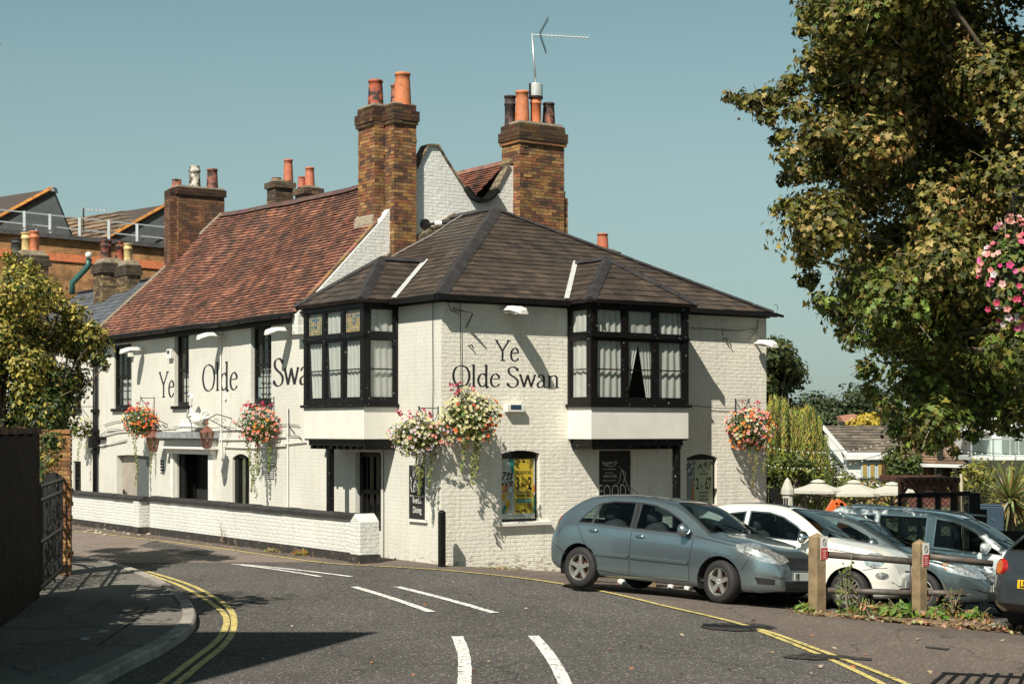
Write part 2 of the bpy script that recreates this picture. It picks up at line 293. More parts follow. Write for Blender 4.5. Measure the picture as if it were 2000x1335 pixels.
# ------------------------------------------------------------------ ground
def sheet(name, poly, dz, m, thick=0):
    bm = bmesh.new(); vs = [bm.verts.new((p[0], p[1], 0)) for p in poly]; es = [bm.edges.new((vs[i], vs[(i+1) % len(vs)])) for i in range(len(vs))]
    bmesh.ops.triangle_fill(bm, use_beauty=True, use_dissolve=False, edges=es)
    for k in (0.0, -1.7):
        g = bm.verts[:]+bm.edges[:]+bm.faces[:]
        nrm = V((.08, .05, 0)); c0 = 1.43-k
        bmesh.ops.bisect_plane(bm, geom=g, dist=1e-5, plane_co=nrm*(c0/nrm.length_squared), plane_no=nrm.normalized())
    if thick:
        ret = bmesh.ops.extrude_face_region(bm, geom=bm.faces[:])
        top = [e for e in ret['geom'] if isinstance(e, bmesh.types.BMVert)]; tops = set(top)
        for v in bm.verts: v.co.z = ground_z(v.co.x, v.co.y)+(dz if v in tops else dz-thick)
    else:
        for v in bm.verts: v.co.z = ground_z(v.co.x, v.co.y)+dz
    bmesh.ops.recalc_face_normals(bm, faces=bm.faces)
    if not thick:
        for f in bm.faces:
            if f.normal.z < 0: f.normal_flip()
    me = bpy.data.meshes.new(name); bm.to_mesh(me); bm.free(); me.materials.append(m)
    o = bpy.data.objects.new(name, me); COL.objects.link(o); return struct(o)
def gp(*pts): return [G(*p).to_2d() for p in pts]
def smooth(pts, n=8, closed=False):
    pts = [V(p) for p in pts]; out = []; m = len(pts); rng = range(m if closed else m-1)
    for i in rng:
        if closed: p0, p1, p2, p3 = pts[(i-1) % m], pts[i], pts[(i+1) % m], pts[(i+2) % m]
        else: p0, p1, p2, p3 = pts[max(i-1, 0)], pts[i], pts[i+1], pts[min(i+2, m-1)]
        for k in range(n):
            t = k/n; out.append(.5*((2*p1)+(p2-p0)*t+(2*p0-5*p1+4*p2-p3)*t*t+(3*p1-p0-3*p2+p3)*t**3))
    if not closed: out.append(pts[-1])
    return out
def ribbon(name, cl, w, dz, m, jag=0):
    "painted line along a ground centreline"
    L_, R_ = [], []
    for i, p in enumerate(cl):
        d = (cl[min(i+1, len(cl)-1)]-cl[max(i-1, 0)]).normalized(); n = V((-d.y, d.x))
        ww = w*(1+random.uniform(-jag, jag)); L_.append(p+n*ww/2); R_.append(p-n*ww/2)
    mb = MB()
    for i in range(len(cl)-1):
        q = [L_[i], L_[i+1], R_[i+1], R_[i]]
        mb.face([V((a.x, a.y, ground_z(a.x, a.y)+dz)) for a in q])
    return mb
EARTH = mat('dry_grass_ground', (.09, .09, .045), .95, var=.4, vs=.8, bump=.5, bs=5)
ASPH = road_mat('asphalt', (.056, .052, .048), (.115, .107, .099), (.32, .30, .28), .2)
TAN = road_mat('worn_tan_tarmac', (.175, .14, .12), (.225, .18, .157), (.30, .27, .24), .12)
TAN2 = road_mat('brown_tarmac', (.105, .085, .073), (.145, .118, .102), (.28, .24, .21), .2)
PAVE = road_mat('pavement_tarmac', (.15, .14, .125), (.19, .178, .16), (.3, .28, .26), .25)
KERB = mat('kerb_concrete', (.36, .33, .29), .85, attr=True, var=.18, vs=3, bump=.4, bs=40, dirt=(.16, .14, .12), dscale=2.5, dthr=(.52, .7))
def paint_mat(name, col, base, thr):
    return mat(name, col, .7, var=.12, vs=5, dirt=base, dscale=14, dthr=thr)
YEL = paint_mat('yellow_paint', (.56, .46, .16), (.09, .08, .06), (.545, .60))
WHT = paint_mat('white_paint', (.72, .71, .68), (.1, .09, .085), (.545, .60))
sheet('ground', [(-1500, -60), (1500, -60), (1500, 3000), (-1500, 3000)], -.03, EARTH)
xb = G(400, 1099).y
sheet('road', [(-14, -40), (24, -40), (24, 16), (9, 26), (0, xb+.4), (-7.5, xb-.02), (-14, xb)], 0.0, ASPH)
sheet('road_far', [(-30, xb), (-7.5, xb-.02), (.6, xb+.45), (-1, 33), (-8, 44), (-14, 60), (-30, 60)], .004, TAN)
# near-side edge of the far pavement: the yellow line
yl = [G(*p).to_2d() for p in ((145, 1037), (260, 1050), (400, 1067), (520, 1084), (640, 1100), (760, 1107), (870, 1114), (1000, 1127), (1100, 1141), (1200, 1160), (1300, 1184), (1400, 1207), (1500, 1234), (1600, 1270), (1700, 1308), (1790, 1345), (1900, 1400), (2100, 1540))]
yl = smooth([p.to_3d() for p in yl], 6); yl = [p.to_2d() for p in yl]
vf = [p for p in yl]
sheet('verge_pavement', [(p.x, p.y+.05) for p in yl]+[(16, 8), (30, 18), (30, 27), (12, 32), (8, 38), (2, 40), (-12, 60), (-20, 60)], .008, TAN2)
sheet('car_park', gp((1640, 1200), (1500, 1180), (1410, 1150), (1500, 1105))+[(8, 33), (8, 38), (30, 40), (30, 24), (9, 19.5)], .012, road_mat('car_park_tarmac', (.06, .056, .052), (.10, .094, .088)))
kin = smooth([p.to_3d() for p in gp((60, 1400), (205, 1318), (300, 1270), (352, 1230), (352, 1195), (322, 1162), (270, 1133), (215, 1113), (165, 1103), (80, 1100))], 8)
kin = [p.to_2d() for p in kin]
def offs(cl, w):
    out = []
    for i, p in enumerate(cl):
        d = (cl[min(i+1, len(cl)-1)]-cl[max(i-1, 0)]).normalized(); out.append(p+V((d.y, -d.x))*w)
    return out
sheet('pavement', kin+[V((-13, 29)), V((-9, 22)), V((-7, 8)), V((-4.2, 8))], .10, PAVE, .2)
kb = MB(); kout = offs(kin, .17)
seg = []; acc = 0; j = 0; kc = (1, 1, 1)
for i in range(len(kin)-1):
    l = (kout[i+1]-kout[i]).length; acc += l
    gap = .01 if acc > .9 else 0
    if gap: acc = 0; kc = (random.uniform(.72, 1.12),)*3
    a, b_, c, d = kin[i], kin[i+1], kout[i+1], kout[i]
    if gap: b_ = b_+(a-b_).normalized()*.022; c = c+(d-c).normalized()*.022
    z = .118
    bev = .025
    ci, di = c+(b_-c).normalized()*bev, d+(a-d).normalized()*bev
    kb.face([(*a, z), (*b_, z), (*ci, z), (*di, z)], kc); kb.face([(*di, z), (*ci, z), (*c, z-bev), (*d, z-bev)], kc); kb.face([(*d, z-bev), (*c, z-bev), (*c, -.02), (*d, -.02)], kc)
    kb.face([(*a, z), (*a, 0), (*b_, 0), (*b_, z)], kc); kb.face([(*b_, z), (*ci, z), (*c, z-bev), (*c, 0), (*b_, 0)], kc); kb.face([(*a, z), (*a, 0), (*d, 0), (*d, z-bev), (*di, z)], kc)
struct(kb.build('kerb', KERB, recalc=False))
yg = MB()
# painted markings
def paintline(name, pts, w, m, dz=.004, n=6, jag=.06):
    cl = [p.to_2d() for p in smooth([q.to_3d() for q in gp(*pts)], n)]
    o = ribbon(name, cl, w, dz+.006, m, jag).build(name, m, recalc=False); return struct(o)
dl = [(205, 1104), (262, 1113), (300, 1125), (350, 1143), (392, 1165), (425, 1187), (442, 1208), (436, 1236), (412, 1262), (372, 1292), (322, 1330), (240, 1380)]
ol = [(215, 1104), (270, 1112), (312, 1123), (368, 1141), (413, 1163), (446, 1187), (457, 1209), (453, 1238), (430, 1267), (388, 1300), (345, 1336), (265, 1390)]
paintline('yellow_line', dl, .085, YEL); paintline('yellow_line', ol, .085, YEL)
o = ribbon('yellow_line', [p for p in yl], .075, .013, YEL, .08).build('yellow_line', YEL, recalc=False); struct(o)
paintline('yellow_line', [(1478, 1230), (1540, 1254), (1620, 1287), (1700, 1324), (1750, 1350), (1850, 1400)], .075, YEL)
for a, b_, w in (((455, 1101.5), (626, 1126), .10), ((462, 1101.5), (686, 1126), .10), ((692, 1146), (842, 1195), .13), ((776, 1146), (966, 1197), .13)):
    m_ = ((a[0]+b_[0])/2, (a[1]+b_[1])/2-1.5)
    paintline('white_line', [a, m_, b_], w, WHT)
paintline('white_line', [(893, 1243), (905, 1275), (908, 1310), (906, 1345), (900, 1400)], .14, WHT)
paintline('white_line', [(1042, 1242), (1066, 1270), (1086, 1300), (1104, 1336), (1125, 1390)], .14, WHT)
# covers, patches and repairs in the tarmac
PATCH = road_mat('tarmac_patch', (.022, .02, .019), (.05, .046, .042), (.15, .13, .12), .3)
def disc(px, py, rx, ry_px, name, m, dz, jag=.15):
    c = G(px, py); e = G(px, py+ry_px); ry = abs(c.y-e.y); pts = []
    for k in range(18):
        t = 2*math.pi*k/18; j = 1+random.uniform(-jag, jag); pts.append((c.x+rx*math.cos(t)*j, c.y+ry*math.sin(t)*j))
    return sheet(name, pts, dz, m)
for q in ((1440, 1225, .48, 8), (1595, 1283, .35, 6)): disc(*q, 'tarmac_patch', PATCH, .0125, .1)
def gquad(name, pts, m, dz): return sheet(name, gp(*pts), dz, m)
gquad('drain_strip', [(1372, 1224), (1374, 1219), (1500, 1224), (1510, 1230)], BLACKC, .0165)
gquad('utility_cover', [(1560, 1281), (1566, 1276), (1702, 1287), (1704, 1292)], PATCH, .0165)
gquad('utility_cover', [(1806, 1266), (1808, 1263), (1856, 1268), (1850, 1271)], PATCH, .0165)
STONE = mat('stone_slab', (.42, .42, .41), .8, var=.2, vs=8)
for q in ([(197, 1246), (215, 1246), (208, 1251), (190, 1251)], [(160, 1262), (176, 1261), (172, 1266), (156, 1267)]): gquad('pavement_chip', q, STONE, .105)
gm = MB(); gx = G(1830, 1335); 
for k in range(9):
    a = G(1845+k*26, 1318); b_ = G(1805+k*30, 1352); gm.bar((a.x, a.y, a.z+.016), (b_.x, b_.y, b_.z+.016), .035, .02)
a = G(1840, 1317); b_ = G(2080, 1330); gm.bar((a.x, a.y, a.z+.017), (b_.x, b_.y, b_.z+.017), .05, .022)
tag(gm.build('drain_grate', BLACKC), 'black slotted drain grate in the tarmac at the right edge of the road', 'drain')
for q, c_ in (([(60, 1335), (190, 1288), (260, 1262), (120, 1262), (-40, 1300)], PATCH), ([(150, 1215), (300, 1210), (322, 1190), (190, 1186)], TAN2), ([(20, 1225), (120, 1210), (150, 1180), (90, 1180)], PATCH)): sheet('tarmac_patch', gp(*q), .1035, road_mat('pavement_patch', (.11, .10, .092), (.15, .14, .127)))
for q in ([(300, 1056), (420, 1076), (400, 1086), (270, 1066)],): sheet('tarmac_patch', gp(*q), .0085, road_mat('road_patch', (.04, .037, .034), (.085, .078, .072)))
# dark tar joints on the near pavement
for pts in ([(30, 1275), (120, 1278), (205, 1275), (290, 1278), (345, 1262)], [(190, 1278), (255, 1232), (290, 1200)], [(10, 1240), (120, 1243), (250, 1233), (345, 1234)]):
    cl = [p.to_2d() for p in smooth([q.to_3d() for q in gp(*pts)], 5)]
    struct(ribbon('tar_joint', cl, .03, .106, PATCH, .3).build('tar_joint', PATCH, recalc=False))

# ------------------------------------------------------------------ roofs
TILEC = [(.26, .105, .075), (.21, .09, .07), (.30, .14, .10), (.17, .08, .065), (.24, .12, .10), (.13, .065, .055), (.33, .16, .11)]
SLATEC = [tuple(.82*q for q in c) for c in [(.075, .058, .046), (.055, .045, .038), (.095, .070, .054), (.042, .036, .033), (.115, .084, .062), (.07, .052, .042), (.085, .066, .052)]]
def shingles(poly, gauge, wid, pal, matl, name, parent, thick=.012, lift=.012, M=None, under=None):
    "poly: first two points are the eave; tiles are laid over the plane and clipped to the outline"
    poly = [V(p) for p in poly]; a = (poly[1]-poly[0]).normalized(); n = V((0, 0, 0))
    for i in range(len(poly)): n += poly[i].cross(poly[(i+1) % len(poly)])
    n.normalize()
    if n.z < 0: n = -n
    b = n.cross(a)
    if b.z < 0: b = -b
    o = poly[0]; A = [(p-o).dot(a) for p in poly]; B = [(p-o).dot(b) for p in poly]
    a0, a1, b1 = min(A)-wid, max(A)+wid, max(B)
    mb = MB(); j = 0; y = 0.0
    while y < b1:
        x = a0+(wid/2 if j % 2 else 0)+random.uniform(-.01, .01)
        while x < a1:
            l = lift*random.uniform(.7, 1.5); t = thick*random.uniform(.8, 1.2); dy = random.uniform(-.006, .006); c = random.choice(pal); k = random.uniform(.9, 1.1)*(1+.25*noise.noise(V((x*.5, y*.6, 2)))); c = tuple((q*.55+w*.45)*k for q, w in zip(c, pal[0]))
            p0 = o+a*x+b*(y+dy); p1 = o+a*(x+wid-.004)+b*(y+dy); q1 = o+a*(x+wid-.004)+b*(y+gauge+.01); q0 = o+a*x+b*(y+gauge+.01)
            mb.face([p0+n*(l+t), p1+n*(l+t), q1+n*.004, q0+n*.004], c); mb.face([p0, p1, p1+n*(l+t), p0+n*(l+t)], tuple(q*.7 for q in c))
            mb.face([p0, p0+n*(l+t), q0+n*.004, q0], c)
            x += wid
        y += gauge; j += 1
    ob = mb.build(name, matl, None, recalc=False); me = ob.data
    bm = bmesh.new(); bm.from_mesh(me); cen = sum(poly, V((0, 0, 0)))/len(poly)
    for i in range(len(poly)):
        p, q = poly[i], poly[(i+1) % len(poly)]; e = (q-p)
        if e.length < 1e-4: continue
        pn = e.normalized().cross(n)
        if (cen-p).dot(pn) > 0: pn = -pn
        bmesh.ops.bisect_plane(bm, geom=bm.verts[:]+bm.edges[:]+bm.faces[:], dist=1e-6, plane_co=p+pn*(.02 if i == 0 else .001), plane_no=pn, clear_outer=True)
    bm.to_mesh(me); bm.free()
    ob.parent = parent
    if under:
        u = MB(); u.prism([p-n*.008 for p in poly], -n*.06); u.build('roof_deck', under, ob)
    return ob
def ridge_caps(name, pts, matl, parent, L_=.42, w=.13, h=.06, col=(1, 1, 1), gapm=None):
    mb = MB()
    for i in range(len(pts)-1):
        p, q = V(pts[i]), V(pts[i+1]); d = q-p; n = max(1, round(d.length/L_)); side = d.cross(V((0, 0, 1))).normalized(); up = side.cross(d).normalized()
        if up.z < 0: up = -up
        for k in range(n):
            a = p+d*(k/n)+d.normalized()*.006; b = p+d*((k+1)/n)-d.normalized()*.006; j = random.uniform(-.006, .006)
            prof = [(-w*1.12, -h*.95), (-w*.6, -h*.22), (0, h*.5), (w*.6, -h*.22), (w*1.12, -h*.95)]; s = 1
            va = [a+side*(x*s)+up*(z+j*.3+.004) for x, z in prof]; vb = [b+side*(x)+up*(z+j*.3) for x, z in prof]
            cc = tuple(c*random.uniform(.8, 1.25) for c in col)
            mb.add(va+vb, [(m_, m_+1, 6+m_, 5+m_) for m_ in range(4)]+[(4, 3, 2, 1, 0), (5, 6, 7, 8, 9), (0, 5, 9, 4)], cc)
    return mb.build(name, matl, parent)
def slope_pt(u0, z0, u1, z1, t): return u0+(u1-u0)*t, z0+(z1-z0)*t
BRKC = [(.36, .20, .07), (.30, .15, .06), (.42, .25, .10), (.25, .11, .06), (.33, .13, .065), (.20, .09, .06), (.38, .24, .12), (.14, .075, .05), (.30, .19, .08)]
def brick_stack(mb, core, x0, x1, y0, y1, z0, z1, pal=BRKC, jit=.006, dark=None, bl=.225, bh=.075):
    core.box(x0+.015, x1-.015, y0+.015, y1-.015, z0, z1-.004)
    z = z0; r = 0; 
    while z < z1-.01:
        hz = min(bh, z1-z)
        for (ax, lo, hi, c0, sg) in (('x', x0, x1, y0, -1), ('x', x0, x1, y1, 1), ('y', y0, y1, x0, -1), ('y', y0, y1, x1, 1)):
            s = lo-(bl/2 if (r+(ax == 'y')) % 2 else 0); 
            while s < hi-.02:
                e = min(s+bl, hi); b0 = max(s, lo)
                if e-b0 > .03:
                    j = random.uniform(0, jit)*(3 if random.random() < .08 else 1); c = random.choice(pal); k = random.uniform(.75, 1.25)
                    if dark and z > dark: k *= .30
                    c = tuple(q*k for q in c)
                    aa, bb = b0+(.005 if b0 > lo else 0), e-(.005 if e < hi else 0); i0 = c0-sg*.06; i1 = c0+sg*j
                    if ax == 'x': mb.box(aa, bb, i0, i1, z+.005, z+hz-.005, c)
                    else: mb.box(i0, i1, aa, bb, z+.005, z+hz-.005, c)
                s += bl
        z += bh; r += 1
def pot(parent, x, y, z, r, h, col, name='chimney_pot', matl=None, style=0):
    mb = MB()
    if style == 0: pr = [(r*1.12, 0), (r*1.08, h*.1), (r*.95, h*.75), (r*.88, h*.9), (r*1.02, h*.92), (r*1.02, h*.975), (r*.9, h), (r*.72, h), (r*.72, h*.7), (.01, h*.7)]
    elif style == 1: pr = [(r*1.05, 0), (r*.92, h*.62), (r*.8, h*.72), (r*1.05, h*.76), (r*1.05, h*.84), (r*.85, h*.86), (r*.85, h*.97), (r*.95, h), (r*.7, h), (r*.7, h*.7), (.01, h*.7)]
    else: pr = [(r, 0), (r*.93, h*.1), (r*.93, h*.68), (r*1.04, h*.7), (r*1.04, h*.75), (r*.93, h*.76), (r*.93, h*.93), (r*1.08, h*.95), (r*1.08, h), (r*.75, h), (r*.75, h*.7), (.01, h*.7)]
    mb.lathe(pr, (x, y, z), 18, col)
    o = mb.build(name, matl or POT, parent, smooth=True); 
    return o

# ------------------------------------------------------------------ facade helpers
def facade(mb, F, a0, a1, z0, z1, ops, reveal=.14, rcol=(1, 1, 1)):
    A = sorted({a0, a1, *[o[0] for o in ops], *[o[1] for o in ops]}); Z = sorted({z0, z1, *[o[2] for o in ops], *[o[3] for o in ops]})
    A = [a for a in A if a0-1e-6 <= a <= a1+1e-6]; Z = [z for z in Z if z0-1e-6 <= z <= z1+1e-6]
    for i in range(len(A)-1):
        for j in range(len(Z)-1):
            ca, cz = (A[i]+A[i+1])/2, (Z[j]+Z[j+1])/2
            if any(o[0] < ca < o[1] and o[2] < cz < o[3] for o in ops): continue
            mb.face([F(A[i], 0, Z[j]), F(A[i+1], 0, Z[j]), F(A[i+1], 0, Z[j+1]), F(A[i], 0, Z[j+1])])
    for o in ops:
        dd = o[4] if len(o) > 4 else reveal
        q = [(o[0], o[2]), (o[1], o[2]), (o[1], o[3]), (o[0], o[3])]
        for k in range(4):
            (a, z), (b, w) = q[k], q[(k+1) % 4]; mb.face([F(a, 0, z), F(b, 0, w), F(b, -dd, w), F(a, -dd, z)])
def hole_floor(mb, F, a0, a1, z0, z1, d): mb.face([F(a0, -d, z0), F(a1, -d, z0), F(a1, -d, z1), F(a0, -d, z1)])
def curtain(F, a0, a1, z0, z1, d, parent, cur=1.0, top=None):
    "pleated sheet; cur<1 gathers it to the side towards the bottom"
    mb = MB(); nx = 36; nz = 10; ph = random.uniform(0, 6); g = []; random_amp = random.uniform(.006, .014); fr_ = random.uniform(17, 30)
    for j in range(nz+1):
        t = j/nz; row = []
        for i in range(nx+1):
            s = i/nx
            aa = a0+(a1-a0)*s*(1-(1-cur)*(1-t)) if cur >= 0 else a1+(a0-a1)*(1-s)*(1-(1+cur)*(1-t))
            w = random_amp*math.sin(s*fr_+ph+.6*math.sin(t*3+s*5)); row.append(F(aa, d+w, z0+(z1-z0)*t))
        g.append(row)
    vs = [p for r in g for p in r]; mb.add(vs, [(j*(nx+1)+i, j*(nx+1)+i+1, (j+1)*(nx+1)+i+1, (j+1)*(nx+1)+i) for j in range(nz) for i in range(nx)])
    return mb.build('curtain', CURT, parent, smooth=True, recalc=False)
def sash(parent, F, a0, a1, z0, z1, d, nx=2, ny=3, fr=.05, matf=None, sill=True, glass=True, lab=None, curt=False):
    "black sash window set d behind the wall face"
    mb = MB(); zm = (z0+z1)/2
    for (p, q, r, s) in ((a0, a0+fr, z0, z1), (a1-fr, a1, z0, z1), (a0+fr, a1-fr, z1-fr, z1), (a0+fr, a1-fr, z0, z0+fr*1.3)): mb.fbox(F, p, q, -d, -d+.05, r, s)
    mb.fbox(F, a0+fr, a1-fr, -d-.005, -d+.04, zm-.025, zm+.025)
    for half in (0, 1):
        lo, hi = (z0+fr*1.3, zm-.025) if half == 0 else (zm+.025, z1-fr); dd = -d+.012 if half == 0 else -d+.02
        mb.fbox(F, a0+fr, a0+fr+.03, dd-.01, dd+.018, lo, hi); mb.fbox(F, a1-fr-.03, a1-fr, dd-.01, dd+.018, lo, hi)
        for k in range(1, nx):
            c = a0+fr+(a1-a0-2*fr)*k/nx; mb.fbox(F, c-.011, c+.011, dd-.008, dd+.014, lo, hi)
        for k in range(1, ny):
            c = lo+(hi-lo)*k/ny; mb.fbox(F, a0+fr+.03, a1-fr-.03, dd-.0065, dd+.012, c-.011, c+.011)
    fo = mb.build('window_frame', matf or BLACKC, parent)
    if lab: fo['label'] = lab
    if glass:
        g = MB(); g.face([F(a0+fr, -d+.004, z0+fr), F(a1-fr, -d+.004, z0+fr), F(a1-fr, -d+.004, z1-fr), F(a0+fr, -d+.004, z1-fr)]); g.build('window_pane', GLASS, fo, recalc=False)
    if curt: curtain(F, a0+.02, a1-.02, z0, z1, -d-.1, fo, 1.0)
    if sill:
        s = MB(); s.fbox(F, a0-.09, a1+.09, -d+.05, .07, z0-.08, z0-.002); s.build('window_sill', BLACK, fo)
    return fo
def text_strip(path, T, t, ang, F, s, a, z, dz, depth):
    pass
def glyph_strokes(ch):
    return {
        'Y': ([[(.0, 1), (.33, .48)], [(.68, 1), (.34, .48)], [(.34, .5), (.34, 0)], [(-.07, 1), (.12, 1)], [(.56, 1), (.78, 1)], [(.22, 0), (.47, 0)]], .74),
        'O': ([[(.42, 1.01), (.16, .88), (.05, .5), (.16, .12), (.42, -.01), (.68, .12), (.79, .5), (.68, .88), (.42, 1.01)]], .86),
        'S': ([[(.50, .86), (.40, .97), (.25, 1.0), (.10, .90), (.09, .72), (.22, .57), (.40, .45), (.52, .29), (.49, .1), (.34, -.01), (.16, .01), (.05, .14)], [(.51, .80), (.51, .95)], [(.04, .05), (.04, .2)]], .62),
        'e': ([[(.10, .37), (.26, .39), (.43, .40), (.42, .54), (.29, .64), (.15, .56), (.06, .34), (.10, .10), (.25, -.01), (.38, .04), (.46, .14)]], .52),
        'l': ([[(.13, 1.08), (.13, .0)], [(.02, 1.03), (.13, 1.07)], [(.03, 0), (.24, 0)]], .28),
        'd': ([[(.42, .52), (.30, .63), (.14, .55), (.06, .3), (.14, .06), (.28, .0), (.42, .12)], [(.44, 1.08), (.44, .03), (.55, .0)], [(.33, 1.03), (.44, 1.07)]], .60),
        'w': ([[(-.04, .62), (.08, .62)], [(.02, .62), (.20, .02)], [(.20, .02), (.38, .60)], [(.37, .62), (.55, .02)], [(.55, .02), (.74, .62)], [(.66, .62), (.80, .62)]], .80),
        'a': ([[(.08, .5), (.20, .62), (.34, .58), (.38, .44), (.38, .08), (.46, .0), (.52, .03)], [(.38, .36), (.22, .31), (.08, .2), (.08, .06), (.19, .0), (.31, .06), (.38, .16)]], .54),
        'n': ([[(.11, .60), (.11, 0)], [(.0, .58), (.11, .61)], [(.11, .46), (.22, .58), (.36, .62), (.46, .52), (.47, .3), (.47, 0)], [(.02, 0), (.22, 0)], [(.38, 0), (.58, 0)]], .62),
    }[ch]
def lettering(word, F, a_start, z_base, sx, sz, sgn, matl, parent, T=.105, t=.026, clip=None, track=.0):
    "broad-nib letters painted on the wall; sgn is the way text runs along a"
    mb = MB(); pen = V((math.cos(R(12)), math.sin(R(12)))); pq = V((-pen.y, pen.x)); x0 = 0; off = 0
    for ch in word:
        if ch == ' ': x0 += .3; continue
        st, adv = glyph_strokes(ch)
        for s in st:
            pts = [p.to_2d() for p in smooth([V((*q, 0)) for q in s], 7)] if len(s) > 2 else [V(s[0]).lerp(V(s[1]), k/4) for k in range(5)]
            L_, R_ = [], []
            for i, p in enumerate(pts):
                d = (pts[min(i+1, len(pts)-1)]-pts[max(i-1, 0)]).normalized(); n = V((-d.y, d.x)); w = .5*math.sqrt((T*n.dot(pen))**2+(t*n.dot(pq))**2)
                L_.append(p+n*w); R_.append(p-n*w)
            off += 1; dd = .003+.0004*(off % 8)
            for i in range(len(pts)-1):
                q = [L_[i], L_[i+1], R_[i+1], R_[i]]
                mb.face([F(a_start+sgn*(x0+w_.x)*sx, dd, z_base+w_.y*sz) for w_ in q])
        x0 += adv+track
    ob = mb.build('painted_lettering', matl, parent, recalc=False)
    if clip is not None:
        bm = bmesh.new(); bm.from_mesh(ob.data); bmesh.ops.bisect_plane(bm, geom=bm.verts[:]+bm.edges[:]+bm.faces[:], plane_co=clip[0], plane_no=clip[1], clear_outer=True); bm.to_mesh(ob.data); bm.free()
    ob['label'] = word+' in black serif letters'
    return ob
def ftext(s, F, a, z, size, sgn, matl, parent, d=.004, sx=1.0, name='lettering', bold=0.0, align='CENTER', rot=0):
    cu = bpy.data.curves.new('t', 'FONT'); cu.body = s; cu.size = size; cu.align_x = align; cu.offset = bold; cu.resolution_u = 2
    to = bpy.data.objects.new('t', cu); COL.objects.link(to); dg = bpy.context.evaluated_depsgraph_get(); dg.update()
    me = bpy.data.meshes.new_from_object(to.evaluated_get(dg)); bpy.data.objects.remove(to)
    cr, sr = math.cos(rot), math.sin(rot)
    for v in me.vertices:
        x, y = v.co.x*sx, v.co.y; x, y = x*cr-y*sr, x*sr+y*cr; v.co = F(a+sgn*x, d, z+y)
    me.materials.clear(); me.materials.append(matl); me.name = name; ob = bpy.data.objects.new(name, me); COL.objects.link(ob); ob.parent = parent; return ob
# ------------------------------------------------------------------ the pub
FL, FR = loc_l, loc_r
pub = thing('pub_building', 'white painted brick pub with red tiled roof and two black bay windows', 'pub', (CX, CY, 0), BROT)
LETTER = mat('sign_black', (.015, .015, .018), .6, var=.4, vs=30, dirt=(.5, .48, .43), dscale=30, dthr=(.72, .74))
def lop(x0, y0, x1, y1, dd=.14):
    v1, zt = LF(x0, y0); v0, _ = LF(x1, y1); _, zb = LF((x0+x1)/2, y1); _, zt = LF((x0+x1)/2, y0)
    return [v0, v1, zb, zt, dd]
def rop(x0, y0, x1, y1, dd=.12):
    u0, _ = RF(x0, y0); u1, _ = RF(x1, y1); _, zb = RF((x0+x1)/2, y1); _, zt = RF((x0+x1)/2, y0)
    return [u0, u1, zb, zt, dd]
VEND = 17.8
w1 = lop(223, 672, 257, 797, .1); w2 = lop(341, 652, 369, 792, .16); w3 = lop(490, 636, 530, 786, .16)
d1 = lop(228, 888, 291, 975, .2); d1[2] = 0; d2 = lop(345, 880, 413, 985, .5); d2[2] = 0.02
aw = lop(454, 886, 487, 990, .2); d3 = lop(694, 882, 744, 1003, .22); d3[2] = .5
sw = lop(336, 890, 345, 985, .15); sw[2] = .2; sw[0] = d2[1]+.12; sw[1] = sw[0]+.22
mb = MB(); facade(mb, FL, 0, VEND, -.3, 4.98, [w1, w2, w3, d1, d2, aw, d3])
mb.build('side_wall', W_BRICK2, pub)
p1 = rop(980, 879, 1054, 1018, .12); p2 = rop(1170, 879, 1233, 1010, .08); p3 = rop(1341, 886, 1401, 985, .1)
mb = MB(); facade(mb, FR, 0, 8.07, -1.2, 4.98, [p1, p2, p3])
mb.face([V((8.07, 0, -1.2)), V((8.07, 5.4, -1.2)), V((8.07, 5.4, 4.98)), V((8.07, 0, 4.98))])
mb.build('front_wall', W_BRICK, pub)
# segment arched heads over openings
mb = MB()
def archhead(F, op, rise=.07, dd=.0):
    a0, a1, z0, z1 = op[:4]; n = 8; pts = []
    top = [F(a0, -.001, z1), ]
    for k in range(n+1):
        t = k/n; pts.append((a0+(a1-a0)*t, z1-rise+rise*4*t*(1-t)))
    for k in range(n):
        (a, z), (b, w) = pts[k], pts[k+1]
        mb.face([F(a, -.001, z), F(b, -.001, w), F(b, -.001, z1), F(a, -.001, z1)]); mb.face([F(a, -.001, z), F(b, -.001, w), F(b, -.12, w), F(a, -.12, z)])
archhead(FR, p1, .06); archhead(FR, p3, .08)
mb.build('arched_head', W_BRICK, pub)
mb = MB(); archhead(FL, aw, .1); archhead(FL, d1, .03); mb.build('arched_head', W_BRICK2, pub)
mb = MB(); a0, a1, zb, zt, _ = p1; mb.fbox(FR, a0-.12, a1+.22, -.1, .09, zb-.08, zb-.005); mb.build('window_ledge', PLASTER, pub, bevel=.01)
# gable walls above the slate roof
GW = [(-.24, 4.5), (-.24, 4.93), (1.79, 7.03), (2.55, 8.05), (2.95, 8.74), (3.2, 8.76), (3.38, 8.5), (3.62, 8.2), (3.97, 7.78), (4.15, 7.62), (4.5, 7.62), (4.75, 7.92), (5.1, 8.5), (5.35, 8.5), (6.6, 6.9), (8.0, 4.6)]
mb = MB(); mb.prism([V((u, 5.32, z)) for u, z in GW], V((0, .26, 0))); mb.build('gable_wall', W_GABLE, pub)
C3P = [(.22, .11, .065), (.16, .08, .05), (.27, .13, .07), (.12, .065, .045), (.20, .12, .06)]
